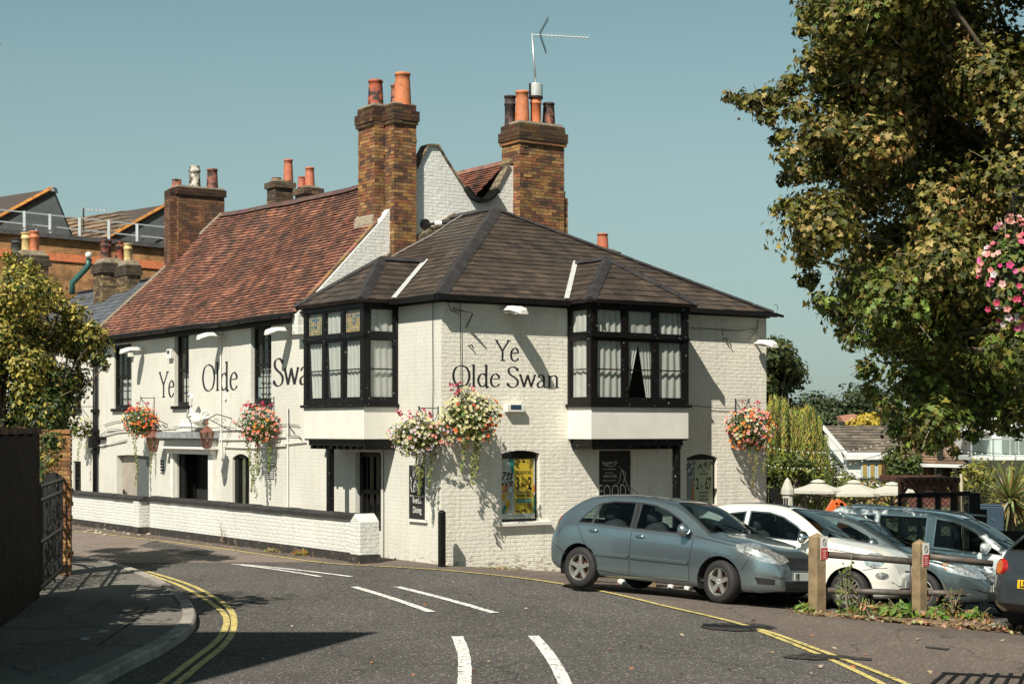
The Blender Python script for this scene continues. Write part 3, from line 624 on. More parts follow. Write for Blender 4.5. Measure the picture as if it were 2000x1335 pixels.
# coping at top of the gable and lead valley gutter
mb = MB()
for (a, b) in ((3, 4), (4, 5), (5, 6), (6, 7), (7, 8), (11, 12)):
    (u0, z0), (u1, z1) = GW[a], GW[b]; mb.bar((u0, 5.44, z0+.02), (u1, 5.44, z1+.02), .34, .045, (random.uniform(.7, 1.1),)*3)
mb.build('gable_coping', mat('mossy_mortar', (.24, .19, .12), .9, var=.5, vs=10, bump=.6, bs=30, dirt=(.05, .04, .035), dscale=6, dthr=(.45, .6)), pub)
mb = MB()
for sx_ in (0, 1):
    pr = []
    for k in range(9):
        t = -1+2*k/8; pr.append((4.3+t*.42, 7.60+.26*t*t+(.05 if sx_ else 0)))
    if sx_ == 0: lo = pr
for k in range(8):
    (a, z), (b, w) = lo[k], lo[k+1]; mb.prism([V((a, 5.12, z-.02)), V((b, 5.12, w-.02)), V((b, 5.12, w+.06)), V((a, 5.12, z+.06))], V((0, .5, 0)))
mb.build('valley_gutter', BLACKC, pub)

# clay tiled roof of the long range
def troof(s, t):   # s along v, t up the slope
    u = -.27+(2.9+.27)*t; z = 4.93+(8.22-4.93)*t+(s-5.5)*.014*t
    z += -.07*math.sin(math.pi*t)*(.6+.4*math.sin(s*.7))+.05*noise.noise(V((s*.5, t*2, 3)))-.05*max(0, .12-t)/.12*0
    z -= .10*math.sin(math.pi*max(0, min(1, (s-5.6)/11)))*t
    return V((u, s, z))
random.seed(3)
mb = MB(); NR = 42
for j in range(NR):
    t0 = j/NR; t1 = (j+1.12)/NR; s = 5.50+(.08 if j % 2 else 0); ve = 17.7-1.65*t0; rowoff = random.uniform(-.01, .01)
    while s < ve:
        e = min(s+.165, ve+.02); l = random.uniform(.018, .026); th = .015; jj = random.uniform(-.0009, .0009); c = random.choice(TILEC); k = random.uniform(.78, 1.18); c = tuple(q*k for q in c)
        if random.random() < .015: l += .012
        nn = V((-.72, 0, .69)); a, b = troof(s+.003, t0+jj), troof(e-.003, t0+jj); a2, b2 = troof(s+.003, min(1, t1)), troof(e-.003, min(1, t1))
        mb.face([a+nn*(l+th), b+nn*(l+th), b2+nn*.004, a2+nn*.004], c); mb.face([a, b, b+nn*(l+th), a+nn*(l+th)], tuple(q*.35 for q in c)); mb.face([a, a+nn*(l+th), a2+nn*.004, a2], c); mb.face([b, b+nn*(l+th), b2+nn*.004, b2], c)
        s += .165
mroof = mb.build('tiled_roof', CLAYT, pub, recalc=False)
DECK = mat('roof_deck', (.06, .045, .04), .9)
mb = MB()
for i in range(24):
    for j in range(8):
        f = lambda a, b: troof(5.45+(17.65-1.65*b-5.45)*a, b)+V((.02, 0, -.03))
        mb.face([f(i/24, j/8), f((i+1)/24, j/8), f((i+1)/24, (j+1)/8), f(i/24, (j+1)/8)])
mb.build('roof_deck', DECK, mroof)
ridge_caps('ridge_tiles', [troof(5.5+k*.875, 1)+V((0, 0, .03)) for k in range(13)], mat('ridge_clay', (1, 1, 1), .8, attr=True, var=.3, vs=5, bump=.4, bs=50, dirt=(.05, .04, .04), dscale=4, dthr=(.5, .7)), mroof, .42, .13, .09, (.10, .055, .045))
mb = MB()   # mortared verges
ps = [troof(17.72-1.65*t, t)+V((-.0, .03, .055)) for t in [k/14 for k in range(15)]]
for a, b in zip(ps[:-1], ps[1:]): mb.bar(a, b, .09, .06, (random.uniform(.8, 1.1),)*3)
mb.build('verge_mortar', MORT, mroof)
mb = MB()
for k in range(20):
    a = troof(5.47, k/32); b = troof(5.47, (k+1)/32); mb.bar(a+V((0, -.03, .05+random.uniform(-.01, .01))), b+V((0, -.03, .05)), .12, .035, tuple(q*random.uniform(.7, 1.2) for q in (.30, .17, .10)))
mb.build('verge_tiles', CLAYT, mroof)
mb = MB(); mb.prism([V((2.9, 5.6, 8.20)), V((4.25, 5.6, 7.55)), V((4.25, 16.5, 7.55)), V((2.9, 16.0, 8.36))], V((0, 0, -.06))); mb.build('back_slope', DECK, mroof)
shingles([(4.15, 5.5, 7.62), (4.15, 17, 7.62), (5.2, 17, 8.62), (5.2, 5.5, 8.62)], .1, .165, TILEC, CLAYT, 'rear_tiled_roof', pub, lift=.02, thick=.015)
ridge_caps('ridge_tiles', [(5.2, 5.3, 8.63), (5.2, 16.9, 8.63)], bpy.data.materials['ridge_clay'], pub, .42, .12, .09, (.22, .12, .08))
mb = MB(); mb.prism([V((5.25, 5.6, 8.6)), V((9, 5.6, 5.0)), V((9, 17, 5)), V((5.25, 17, 8.6))], V((0, 0, -.08))); mb.build('back_slope', DECK, pub)
mb = MB()   # far end gable of the long range
mb.prism([V((0, 17.62, 4.9)), V((.8, 17.3, 5.9)), V((2.75, 16.2, 8.1)), V((5, 16.4, 8.0)), V((8, 16.4, 5)), V((8, 16.4, 4)), V((0, 17.6, 4))], V((0, .12, 0))); mb.build('end_gable', W_GABLE, pub)

# slate roofs
def slates(poly, name='slate_roof', gauge=.2, wid=.3, par=None): return shingles(poly, gauge, wid, SLATEC, SLATE, name, par or pub, .010, .008, under=DECK)
E0 = -.2; ZE = 4.95
AP = V((3.58, 3.58, 7.21)); A2 = V((3.58, 5.34, 7.21))
sl = slates([(E0, 5.36, ZE), (E0, E0, ZE), AP, A2])
sf = slates([(E0, E0, ZE), (8.1, E0, ZE), AP])
sr = slates([(8.1, E0, ZE), (8.1, 5.34, ZE), A2, AP])
def U(p, z=.03): return V(p)+V((0, 0, z))
ridge_caps('hip_tiles', [U((E0, E0, ZE)), U(AP)], RIDGE, sf, .42, .14, .07)
ridge_caps('hip_tiles', [U((8.1, E0, ZE), .02), U(AP, .02)], RIDGE, sf, .45, .13, .04)
ridge_caps('ridge_tiles', [U(AP), U((3.58, 5.34, 7.21))], RIDGE, sf, .42, .13, .07)
# mortar fillet and cable along the gable, roof junction
mb = MB(); kz = (7.21-ZE)/(3.58-E0)
for k in range(24):
    u0 = 1.0+k*.108; mb.bar((u0, 5.27+random.uniform(-.02, .02), ZE+kz*(u0-E0)+.03), (u0+.13, 5.27, ZE+kz*(u0+.13-E0)+.04), .12, .09, (random.uniform(.6, 1.2),)*3)
mb.build('mortar_fillet', bpy.data.materials['mossy_mortar'], pub)
mb = MB(); pts = [V((u, 5.0-.35*k/12-.1*math.sin(k), 0)) for k, u in enumerate([.9+.22*i for i in range(13)])]
mb.tube([V((p.x, p.y, ZE+kz*(p.x-E0)+.05)) for p in pts], .009, 5); mb.build('roof_cable', mat('grey_cable', (.4, .38, .35), .6), pub)
# gutters and fascias
mb = MB()
mb.bar((E0-.03, -.2, ZE-.03), (E0-.03, 1.45, ZE-.03), .1, .1); mb.bar((-.25, E0-.03, ZE-.03), (2.75, E0-.03, ZE-.03), .1, .1); mb.bar((5.45, E0-.03, ZE-.03), (8.14, E0-.03, ZE-.05), .09, .09)
mb.bar((-.06, -.1, ZE-.04), (-.06, 5.4, ZE-.04), .1, .14); mb.bar((-.1, -.06, ZE-.04), (8.07, -.06, ZE-.04), .1, .14)
mb.bar((8.14, -.24, ZE-.04), (8.32, -.24, ZE-.07), .06, .05)
mb.build('gutter', BLACKC, pub)
mb = MB(); mb.tube([troof(5.45+k*1.02, 0)+V((-.05, 0, -.02)) for k in range(13)], .06, 8); mb.bar((-.05, 5.4, 4.86), (-.05, 17.7, 4.86), .08, .18)
mb.build('gutter', BLACKC, pub)
mb = MB()
for k in range(12): 
    mb.tube([troof(5.95+k*1.02, 0)+V((-.05+.062*math.cos(t), .0, -.02+.062*math.sin(t))) for t in [math.pi*q/6 for q in range(6, 13)]], .012, 4)
mb.build('gutter_bracket', BLACKC, pub)
# hook at the right end of the gutter
mb = MB(); mb.tube([V((8.16, -.22, 4.98))+V((.05*math.sin(t)*(t/5+.2), 0, .05+.05*t/3-.03*math.cos(t))) for t in [k*.6 for k in range(10)]], .006, 5); mb.build('finial_hook', IRON, pub)

# chimneys
def chimney_group(specs, cap, pots, lab=None, name='chimney', pal=BRKC):
    mb = MB(); core = MB()
    for (x0, x1, y0, y1, z0, z1) in specs: brick_stack(mb, core, x0, x1, y0, y1, z0, z1, dark=cap, pal=pal)
    ch = mb.build(name, BRICKC, pub, recalc=False); 
    if lab: ch['label'] = lab
    core.build('mortar_core', MORT, ch)
    for q in pots: pot(ch, *q)
    return ch
OR = (.50, .19, .09); DO = (.40, .15, .08); BF = (.46, .36, .17)
random.seed(11)
# chimney one: two stacks clamped together
c1 = chimney_group([(1.98, 2.54, 5.14, 5.52, 6.05, 9.30), (1.94, 2.57, 5.10, 5.54, 9.12, 9.2), (1.93, 2.59, 5.08, 5.55, 9.2, 9.42), (1.97, 2.54, 5.14, 5.5, 9.42, 9.56),
    (1.74, 2.20, 5.56, 6.30, 6.75, 9.20), (1.70, 2.22, 5.56, 6.34, 9.12, 9.2), (1.68, 2.22, 5.56, 6.36, 9.2, 9.42), (1.72, 2.2, 5.57, 6.3, 9.42, 9.56)], 9.1,
    [(2.0, 5.98, 9.55, .165, .64, (.42, .10, .05), 'chimney_pot', POT, 0), (2.30, 5.32, 9.55, .175, .72, (.52, .17, .07), 'chimney_pot', POTC, 0), (2.42, 5.75, 9.5, .15, .6, (.3, .12, .08), 'chimney_pot', POT, 0)], 'tall double brick stack at the gable with three clay pots')
mb = MB(); mb.prism([V((1.66, 5.58, 6.9)), V((1.70, 5.58, 7.15)), V((1.9, 5.58, 7.35)), V((2.2, 5.58, 7.35)), V((2.2, 5.58, 6.9))], V((0, .8, 0))); mb.build('haunching', MORT, c1)
mb = MB(); mb.box(1.74, 2.2, 5.58, 6.28, 9.55, 9.6); mb.box(2.0, 2.52, 5.16, 5.48, 9.55, 9.59); mb.build('flaunching', MORT, c1)
c2 = chimney_group([(5.22, 6.46, 5.05, 5.78, 5.6, 9.0), (5.18, 6.50, 5.0, 5.82, 9.0, 9.08), (5.16, 6.52, 4.98, 5.85, 9.08, 9.3), (5.2, 6.47, 5.03, 5.8, 9.3, 9.46), (6.46, 6.60, 5.1, 5.75, 5.6, 7.85), (6.46, 6.53, 5.1, 5.75, 7.85, 8.0), (5.1, 5.22, 5.4, 5.78, 5.6, 8.1)], 9.0,
    [(5.42, 5.25, 9.5, .155, .72, (.50, .17, .075), 'chimney_pot', POTC, 0), (5.32, 5.6, 9.45, .13, .7, (.10, .06, .05), 'chimney_pot', POT, 2), (5.80, 5.25, 9.5, .13, .66, (.56, .16, .06), 'chimney_pot', POTC, 2), (5.68, 5.6, 9.45, .13, .6, (.09, .05, .045), 'chimney_pot', POT, 2), (6.2, 5.3, 9.46, .14, .58, (.30, .10, .06), 'chimney_pot', POT, 0)], 'broad brick stack behind the slate hip with five clay pots')
mb = MB(); mb.box(5.24, 6.44, 5.08, 5.76, 9.45, 9.52); mb.build('flaunching', MORT, c2)
mb = MB(); c = V((5.80, 5.25, 10.12))
mb.lathe([(.13, 0), (.15, .02), (.155, .28), (.15, .3), (.001, .3)], c, 20); cw = mb.build('pot_cowl', mat('cowl_steel', (.62, .62, .60), .35, metal=.4, var=.15, vs=6), c2, smooth=False)
mb = MB()
for t in (-.16, .16): mb.bar(c+V((t, 0, -.04)), c+V((t, 0, .3)), .03, .05)
mb.lathe([(.165, -.03), (.17, 0), (.13, .01)], c, 16); mb.build('cowl_strap', IRON, cw)
# chimney three at the far verge
cv = 16.55
c3 = chimney_group([(1.75, 3.1, 16.35, 16.95, 6.6, 9.0), (1.70, 3.14, 16.3, 17.0, 8.88, 9.08), (1.55, 1.8, 16.45, 16.85, 6.2, 9.0)], 8.75,
    [(1.85, 16.7, 9.06, .13, .26, (.42, .14, .08)), (2.35, 16.65, 9.06, .16, .66, (.50, .47, .40), 'chimney_pot', POT, 1), (2.85, 16.6, 9.06, .15, .62, (.26, .10, .07))], 'brick stack on the far verge of the tiled roof with three mixed pots', pal=C3P)
mb = MB(); mb.box(1.74, 3.1, 16.36, 16.95, 9.06, 9.13); mb.build('flaunching', MORT, c3)
# small stacks behind the long ridge
def small_stack(px, pyb, Y, w, dpt, ztop, zb, pots, lab):
    p = BMI@P(px, pyb, Y); x, y = p.x, p.y
    mb = MB(); core = MB(); D_ = [(.10, .08, .06), (.14, .10, .07), (.08, .06, .05), (.2, .13, .08)]
    brick_stack(mb, core, x-w/2, x+w/2, y-dpt/2, y+dpt/2, zb, ztop-.25, D_); brick_stack(mb, core, x-w/2-.06, x+w/2+.06, y-dpt/2-.06, y+dpt/2+.06, ztop-.25, ztop-.08, D_)
    mb.prism([V((x-w/2-.03, y-dpt/2-.03, ztop-.09)), V((x+w/2+.03, y-dpt/2-.03, ztop-.09)), V((x+w/2-.08, y-dpt/2+.1, ztop)), V((x-w/2+.08, y-dpt/2+.1, ztop))], V((0, dpt-.1, 0)), (.22, .19, .15))
    ch = mb.build('chimney', BRICKC, pub, recalc=False); ch['label'] = lab; core.build('mortar_core', MORT, ch)
    for (qx, qh, qr, qc) in pots:
        c = BMI@P(qx, pyb, Y); pot(ch, c.x, c.y, ztop-.03, qr, qh, qc, 'chimney_pot', POTC, 0)
    return ch
zz = lambda py, Y: CAMZ+(HZ-py)/FPX*Y
small_stack(547, 360, 47.5, .55, .55, zz(352, 47.5), 7.5, [(563, .62, .13, (.42, .13, .07)), (540, .1, .14, (.2, .1, .07))], 'dark stack behind the ridge with one tall pot')
small_stack(602, 372, 46.5, .5, .6, zz(364, 46.5), 7.5, [(605, .56, .13, (.45, .14, .08)), (589, .3, .1, (.38, .12, .07))], 'dark stack behind the ridge with two pots')
small_stack(1177, 500, 42.5, .6, .5, zz(486, 42.5), 5.0, [(1177, .42, .14, (.45, .13, .07))], 'low stack behind the slate roof with a single pot')
mb = MB()  # red pot stays tied to its stack

# ------------------------------------------------------------------ bay windows
STG = mat('stained_glass', (1, 1, 1), .25, attr=True)
def bay(F, a0, a1, D, nlab, stained=False, textsgn=1, red=False):
    zb, z1, z2, z3 = 2.31, 2.97, 4.28, 4.82; near, far = a0, a1
    mb = MB(); mb.fbox(F, a0, a1, 0.0, D, zb, z1-.04); base = mb.build('bay_base', PLASTER, pub, bevel=.012); 
    mb = MB(); mb.fbox(F, a0+.08, a1-.08, 0, D-.08, zb-.13, zb-.003); mb.fbox(F, a0+.02, a1-.02, D-.12, D-.02, zb-.03, zb-.002)
    for k in range(9): t = a0+.15+(a1-a0-.3)*k/8; mb.fbox(F, t-.04, t+.04, 0, D-.1, zb-.20, zb-.132)
    mb.build('bay_soffit', BLACK, pub)
    fr = MB(); fr.fbox(F, a0-.05, a1+.05, 0, D+.05, z1-.04, z1+.015); fr.fbox(F, a0-.0, a1+.0, 0, D, z1+.018, z1+.10)
    fr.fbox(F, a0-.02, a1+.02, 0, D+.02, 4.82, 4.98); fr.fbox(F, a0, a1, .0, D+.01, z2-.05, z2+.04); fr.fbox(F, a0-.02, a1+.02, D-.01, D+.03, z2-.015, z2+.012)
    for (p, q) in ((a0, a0+.13), (a1-.13, a1)):
        fr.fbox(F, p, q, D-.13, D-.002, z1+.1, 4.82); fr.fbox(F, p, q, 0, .07, z1+.1, 4.82)
    w = (a1-a0-.26); lw = (w-2*.10)/3; L_ = []
    for k in range(3): s = a0+.13+k*(lw+.10); L_.append((s, s+lw))
    for k in range(2): s = a0+.13+(k+1)*lw+k*.10; fr.fbox(F, s, s+.10, D-.1, D-.004, z1+.1, 4.82)
    frame = fr.build('bay_window', BLACK, pub); frame['label'] = nlab
    inn = MB(); inn.fbox(F, a0+.02, a1-.02, -.0, .015, z1, 4.9); inn.fbox(F, a0+.02, a1-.02, .016, D-.2, z1+.02, z1+.05); inn.build('room_beyond', DARK, frame)
    cs = MB(); gl = MB()
    def light(Fx, s, e, dd, lo, hi, mid=False, gpane=True):
        f = .035
        cs.fbox(Fx, s, s+f, dd-.05, dd-.012, lo, hi); cs.fbox(Fx, e-f, e, dd-.05, dd-.012, lo, hi); cs.fbox(Fx, s+f, e-f, dd-.05, dd-.012, lo, lo+f*1.4); cs.fbox(Fx, s+f, e-f, dd-.05, dd-.012, hi-f, hi)
        if mid: cs.fbox(Fx, s+f, e-f, dd-.045, dd-.018, (lo+hi)/2-.012, (lo+hi)/2+.012)
        gl.face([Fx(s+f, dd-.032, lo+f), Fx(e-f, dd-.032, lo+f), Fx(e-f, dd-.032, hi-f), Fx(s+f, dd-.032, hi-f)])
    for i, (s, e) in enumerate(L_):
        light(F, s, e, D, z1+.1, z2-.05, True); light(F, s, e, D, z2+.04, 4.82)
        if stained and i in (0, 2):
            st = MB(); f = .04; nx, ny = 7, 6; ww = (e-s-2*f); hh = 4.82-z2-.04-2*f
            for a in range(nx):
                for b in range(ny):
                    c = random.choice([(.35, .22, .04), (.42, .26, .06), (.16, .16, .04), (.3, .2, .05), (.10, .14, .05), (.45, .32, .1)]) if b < 4 else random.choice([(.05, .10, .12), (.25, .12, .03), (.3, .25, .05), (.03, .06, .08)])
                    x0 = s+f+ww*a/nx; x1 = s+f+ww*(a+1)/nx; y0 = z2+.04+f+hh*b/ny; y1 = z2+.04+f+hh*(b+1)/ny
                    st.fbox(F, x0+.004, x1-.004, D-.06, D-.052, y0+.004, y1-.004, c)
            cm = (s+e)/2; cz = z2+.04+f+hh*.5
            st.prism([F(cm+.045*math.cos(t), D-.05, cz+.075*math.sin(t)) for t in [k*math.pi/8 for k in range(16)]], F(0, .006, 0)-F(0, 0, 0), (.03, .05, .12))
            st.prism([F(cm+.022*math.cos(t), D-.043, cz+.04*math.sin(t)) for t in [k*math.pi/8 for k in range(16)]], F(0, .004, 0)-F(0, 0, 0), (.3, .32, .34))
            st.build('stained_glass', STG, frame)
            ld = MB()
            for a in range(nx+1): x = s+f+ww*a/nx; ld.fbox(F, x-.004, x+.004, D-.064, D-.046, z2+.04+f, 4.82-f)
            for b in range(ny+1): y = z2+.04+f+hh*b/ny; ld.fbox(F, s+f, e-f, D-.063, D-.047, y-.004, y+.004)
            ld.build('leading', mat('pale_lead', (.4, .38, .34), .6) if 'pale_lead' not in bpy.data.materials else bpy.data.materials['pale_lead'], frame)
        else: curtain(F, s+.01, e-.01, z2+.05, 4.80, D-.08, frame)
        if red and i == 1:
            curtain(F, s, s+lw*.52, z1+.1, z2-.04, D-.085, frame, .12); curtain(F, e-lw*.52, e, z1+.1, z2-.04, D-.095, frame, -.35)
        elif stained and i == 1: curtain(F, s, e-.02, z1+.1, z2-.04, D-.085, frame, .85)
        elif stained and i == 2: curtain(F, s, e, z1+.1, z2-.04, D-.085, frame, .8)
        else: curtain(F, s, e, z1+.1, z2-.04, D-.085, frame)
    for sd, a in ((-1, a0), (1, a1)):
        Fs = (lambda sd, a: (lambda s, dd, z: F(a+sd*dd, s, z)))(sd, a)
        light(Fs, .07, D-.13, 0, z1+.1, z2-.05, True); light(Fs, .07, D-.13, 0, z2+.04, 4.82)
        curtain(Fs, .06, D-.12, z1+.1, z2-.04, -.085, frame); curtain(Fs, .06, D-.12, z2+.04, 4.8, -.085, frame)
    cs.build('casement', BLACK, frame); gl.build('window_pane', GLASS, frame, recalc=False)
    # hipped slate roof over the bay
    am = (a0+a1)/2; o = .13; A0, A1, DD = a0-o, a1+o, D+o; ez = 4.96; hw = (A1-A0)/2; rise = .93; dep = 1.22
    zr = ez+rise
    ap = F(am, DD-dep, zr); cut = (zr-ZE)/kz+E0; mp = F(am, -cut, zr)
    q0, q1 = F(A0, DD, ez), F(A1, DD, ez)
    cut0 = (ez-ZE)/kz+E0; r0, r1 = F(A0, -cut0+.0, ez), F(A1, -cut0, ez)
    f1 = slates([q0, q1, ap], 'bay_roof', .2, .28)
    slates([r0, q0, ap, mp], 'bay_roof', .2, .28); slates([q1, r1, mp, ap], 'bay_roof', .2, .28)
    ridge_caps('hip_tiles', [U(q0), U(ap)], RIDGE, f1, .42, .11, .06); ridge_caps('hip_tiles', [U(q1), U(ap)], RIDGE, f1, .42, .11, .06); ridge_caps('ridge_tiles', [U(ap), U(mp)], RIDGE, f1, .42, .11, .06)
    fl = MB()
    sg = -1
    pa, pb = F(a0-o-.02, -cut0, ez), mp
    for k in range(7):
        x = pa.lerp(pb, k/7); y = pa.lerp(pb, (k+1.05)/7); fl.bar(x+V((0, 0, .05+random.uniform(0, .012))), y+V((0, 0, .05)), .10, .012)
    fl.build('lead_flashing', mat('white_flashing', (.46, .47, .46), .5, var=.15, vs=12, bump=.5, bs=20) if 'white_flashing' not in bpy.data.materials else bpy.data.materials['white_flashing'], f1)
    return frame
random.seed(5)
b1 = bay(FL, 1.57, 4.05, .76, 'black bay window on the long side wall with two stained glass lights', stained=True)
b2 = bay(FR, 2.87, 5.29, .76, 'black bay window on the short front wall with one curtain parted', red=True)
# posts under the bays and iron straps
mb = MB(); mb.fbox(FL, 3.22, 3.34, .5, .62, 0, 2.2); mb.build('bay_post', BLACK, pub, bevel=.01)
mb = MB(); mb.fbox(FR, 5.08, 5.2, .5, .62, -.7, 2.2); mb.build('bay_post', BLACK, pub, bevel=.01)
# windows and doors of the long wall
sash(pub, FL, w1[0], w1[1], w1[2], w1[3], .09, 3, 2, .07, curt=False); sash(pub, FL, w2[0], w2[1], w2[2], w2[3], .14, 2, 2, .07); sash(pub, FL, w3[0], w3[1], w3[2], w3[3], .14, 3, 3, .07)
mb = MB()
for o in (w1, w2, w3): hole_floor(mb, FL, o[0]-.05, o[1]+.05, o[2]-.05, o[3]+.05, .45)
mb.build('room_beyond', DRK2, pub)
for o in (w1, w2, w3): curtain(FL, o[0]+.05, o[0]+(o[1]-o[0])*.95, o[2], o[2]+(o[3]-o[2])*.45, -.24, pub)
mb = MB(); hole_floor(mb, FL, d2[0], d2[1], 0, d2[3], .5); mb.build('entrance_hall', DARK, pub)
# entrance: door leaves, pilasters, lead canopy
mb = MB(); mb.fbox(FL, d2[0]+.03, d2[0]+.30, -.45, -.4, 0.02, d2[3]-.05); mb.fbox(FL, d2[1]-.08, d2[1]-.03, -.48, -.05, .02, d2[3]-.05)
mb.build('entrance_door', BLACKC, pub)
mb = MB(); v0, v1 = d2[0], d2[1]
mb.lathe([(.1, 0), (.09, .1), (.085, 1.5), (.10, 1.55), (.12, 1.62)], FL(v0+.1, -.12, .3), 12); mb.lathe([(.1, 0), (.09, .1), (.085, 1.5), (.10, 1.55), (.12, 1.62)], FL(v1-.12, -.16, .3), 12); mb.build('entrance_column', BLACKC, pub, smooth=True)
vh0, zh = LF(425, 870); vh1, _ = LF(335, 885)
mb = MB(); ztop = LF(380, 878)[1]
mb.fbox(FL, v0-.28, v0-.02, 0, .1, 0, ztop-.1); mb.fbox(FL, v1+.02, v1+.16, 0, .1, 0, ztop-.1); mb.fbox(FL, v0-.3, v1+.3, 0, .16, ztop-.1, ztop+.02); mb.fbox(FL, v0-.4, v1+.4, 0, .3, ztop+.02, ztop+.08); mb.fbox(FL, v0-.34, v1+.34, 0, .2, ztop+.08, ztop+.3)
mb.build('door_surround', TRIMW, pub, bevel=.008)
zc = LF(378, 858)[1]
mb = MB(); mb.fbox(FL, v0-.45, v1+.2, -.02, .46, zc+.03, zc+.18); mb.fbox(FL, v0-.40, v1+.15, 0, .40, zc-.03, zc+.027); mb.build('lead_canopy', LEAD, pub, bevel=.012)
# grey door with open pale leaf
DOORG = mat('grey_door_paint', (.10, .11, .11), .5, var=.1, vs=5); DOORP = mat('dull_cream_door', (.36, .31, .26), .5, var=.1, vs=4)
mb = MB(); vm = LF(262, 930)[0]; mb.fbox(FL, d1[0], vm, -.12, -.08, 0, d1[3]); mb.build('grey_door', DOORG, pub)
mb = MB(); mb.fbox(FL, vm+.0, d1[1]-.04, -.2, -.16, 0, d1[3]); dr = mb.build('open_door', DOORP, pub)
mb = MB(); zl = LF(233, 960)[1]; mb.fbox(FL, vm+.9*(d1[1]-vm)-.03, vm+.9*(d1[1]-vm), -.16, -.12, zl-.06, zl+.06); mb.fbox(FL, vm+.7*(d1[1]-vm), vm+.9*(d1[1]-vm), -.13, -.115, zl-.015, zl+.01); mb.build('door_handle', IRON, dr)
mb = MB(); hole_floor(mb, FL, d1[0], d1[1], 0, d1[3], .24); mb.build('passage', DARK, pub)
# arched side window
mb = MB(); a0, a1, zb, zt = aw[:4]; mb.fbox(FL, a0, a0+.06, -.16, -.08, zb, zt); mb.fbox(FL, a1-.2, a1, -.16, -.06, zb, zt); am = a0+(a1-a0)*.42; mb.fbox(FL, am-.025, am+.025, -.15, -.09, zb, zt); mb.fbox(FL, a0, a1, -.16, -.06, zt-.1, zt)
fo = mb.build('arched_window', BLACKC, pub); g = MB(); g.face([FL(a0, -.12, zb), FL(a1, -.12, zb), FL(a1, -.12, zt), FL(a0, -.12, zt)]); g.build('window_pane', GLASS, fo, recalc=False)
mb = MB(); hole_floor(mb, FL, a0, a1, zb, zt, .5); mb.build('room_beyond', DRK2, fo)
mb = MB(); pts = [FL(a0+.02, -.2, zb)]+[FL(a0+.02+(a1-a0-.25)*math.sin(t), -.2, zb+(zt-zb)*(.45+.45*math.cos(t))) for t in [math.pi/2*k/10 for k in range(10, -1, -1)]]; mb.face(pts); mb.build('curtain', mat('grey_drape', (.30, .29, .27), .9), fo, recalc=False)
# dark glazed door below the bay
a0, a1, zb, zt = d3[:4]; mb = MB()
mb.fbox(FL, a0, a0+.09, -.2, -.1, zb, zt); mb.fbox(FL, a1-.12, a1, -.2, -.1, zb, zt); mb.fbox(FL, a0, a1, -.2, -.1, zt-.1, zt); mb.fbox(FL, a0, a1, -.19, -.11, zb+(zt-zb)*.46, zb+(zt-zb)*.52)
for k in (1, 2, 3): x = a0+(a1-a0)*k/4; mb.fbox(FL, x-.02, x+.02, -.18, -.12, zb, zt)
fo = mb.build('glazed_door', BLACKC, pub); g = MB(); g.face([FL(a0, -.15, zb), FL(a1, -.15, zb), FL(a1, -.15, zt), FL(a0, -.15, zt)]); g.build('door_pane', GLASS, fo, recalc=False)
mb = MB(); hole_floor(mb, FL, a0, a1, zb, zt, .26); mb.build('room_beyond', DARK, fo)
mb = MB(); mb.fbox(FL, a0-.1, a1+.12, -.04, .05, zt, zt+.09); mb.build('door_lintel', PLASTER, pub)
# black downpipe at the party line
def pipe(name, F, pts, r, m, parent=pub, n=8):
    mb = MB(); mb.tube([F(a, d, z) for a, d, z in pts], r, n); return mb.build(name, m, parent, smooth=True)
dp = pipe('downpipe', FL, [(VEND-.12, .1, .15), (VEND-.12, .1, 4.75)], .065, BLACKC)
mb = MB()
for z in (1.9, 2.45, 3.0, 4.4): mb.fbox(FL, VEND-.21, VEND-.03, .0, .19, z-.045, z+.045)
mb.fbox(FL, VEND-.26, VEND+.02, .02, .24, 2.0, 2.32); mb.fbox(FL, VEND-.75, VEND-.2, .02, .1, 2.22, 2.3); mb.build('pipe_bracket', BLACKC, dp)
def runs(F, L, w, m, name, r=None):
    mb = MB()
    for pts in L:
        q = [(F is FL and LF or RF)(x, y) for x, y in pts]; mb.tube([F(a, .035, z) for a, z in q], w/2, 6)
    return mb.build(name, m, pub)
runs(FL, [[(210, 841), (240, 838), (300, 838)], [(205, 850), (232, 843), (345, 836)], [(320, 842), (470, 838), (485, 840)], [(430, 858), (480, 857), (560, 852)], [(440, 872), (500, 874), (560, 870)], [(520, 870), (600, 862)], [(565, 797), (565, 1000)], [(433, 655), (434, 770), (434, 830), (437, 900)], [(185, 872), (220, 866), (248, 860)]], .03, TRIMW, 'surface_pipe')
runs(FL, [[(205, 830), (222, 824), (262, 818)], [(196, 852), (214, 838), (258, 836), (300, 846), (318, 841)], [(320, 830), (334, 836), (372, 828), (420, 836), (440, 832), (470, 838), (510, 836)], [(545, 830), (566, 828), (588, 831)], [(566, 830), (578, 845)], [(566, 797), (568, 850)], [(562, 850), (585, 851), (592, 857)], [(200, 873), (220, 865), (250, 858)]], .016, IRON, 'old_cable')
runs(FL, [[(587, 580), (588, 610), (583, 625)], [(777, 600), (778, 640), (777, 720), (777, 800), (775, 860)], [(849, 590), (848, 640), (849, 760), (847, 830)], [(752, 880), (752, 1090)], [(768, 583), (790, 590), (820, 588), (850, 575)]], .014, IRON, 'wall_cable')
runs(FR, [[(868, 580), (900, 588), (960, 592), (1050, 593), (1100, 600)], [(873, 590), (878, 605), (893, 612)], [(897, 588), (898, 700), (899, 790)], [(1347, 640), (1380, 642), (1408, 643), (1440, 646), (1480, 640)], [(1408, 643), (1410, 655)], [(1478, 625), (1476, 655), (1462, 650), (1475, 643), (1460, 665)], [(1352, 792), (1400, 796), (1440, 797)]], .014, IRON, 'wall_cable')
mb = MB()   # hooks and old fixings on the front
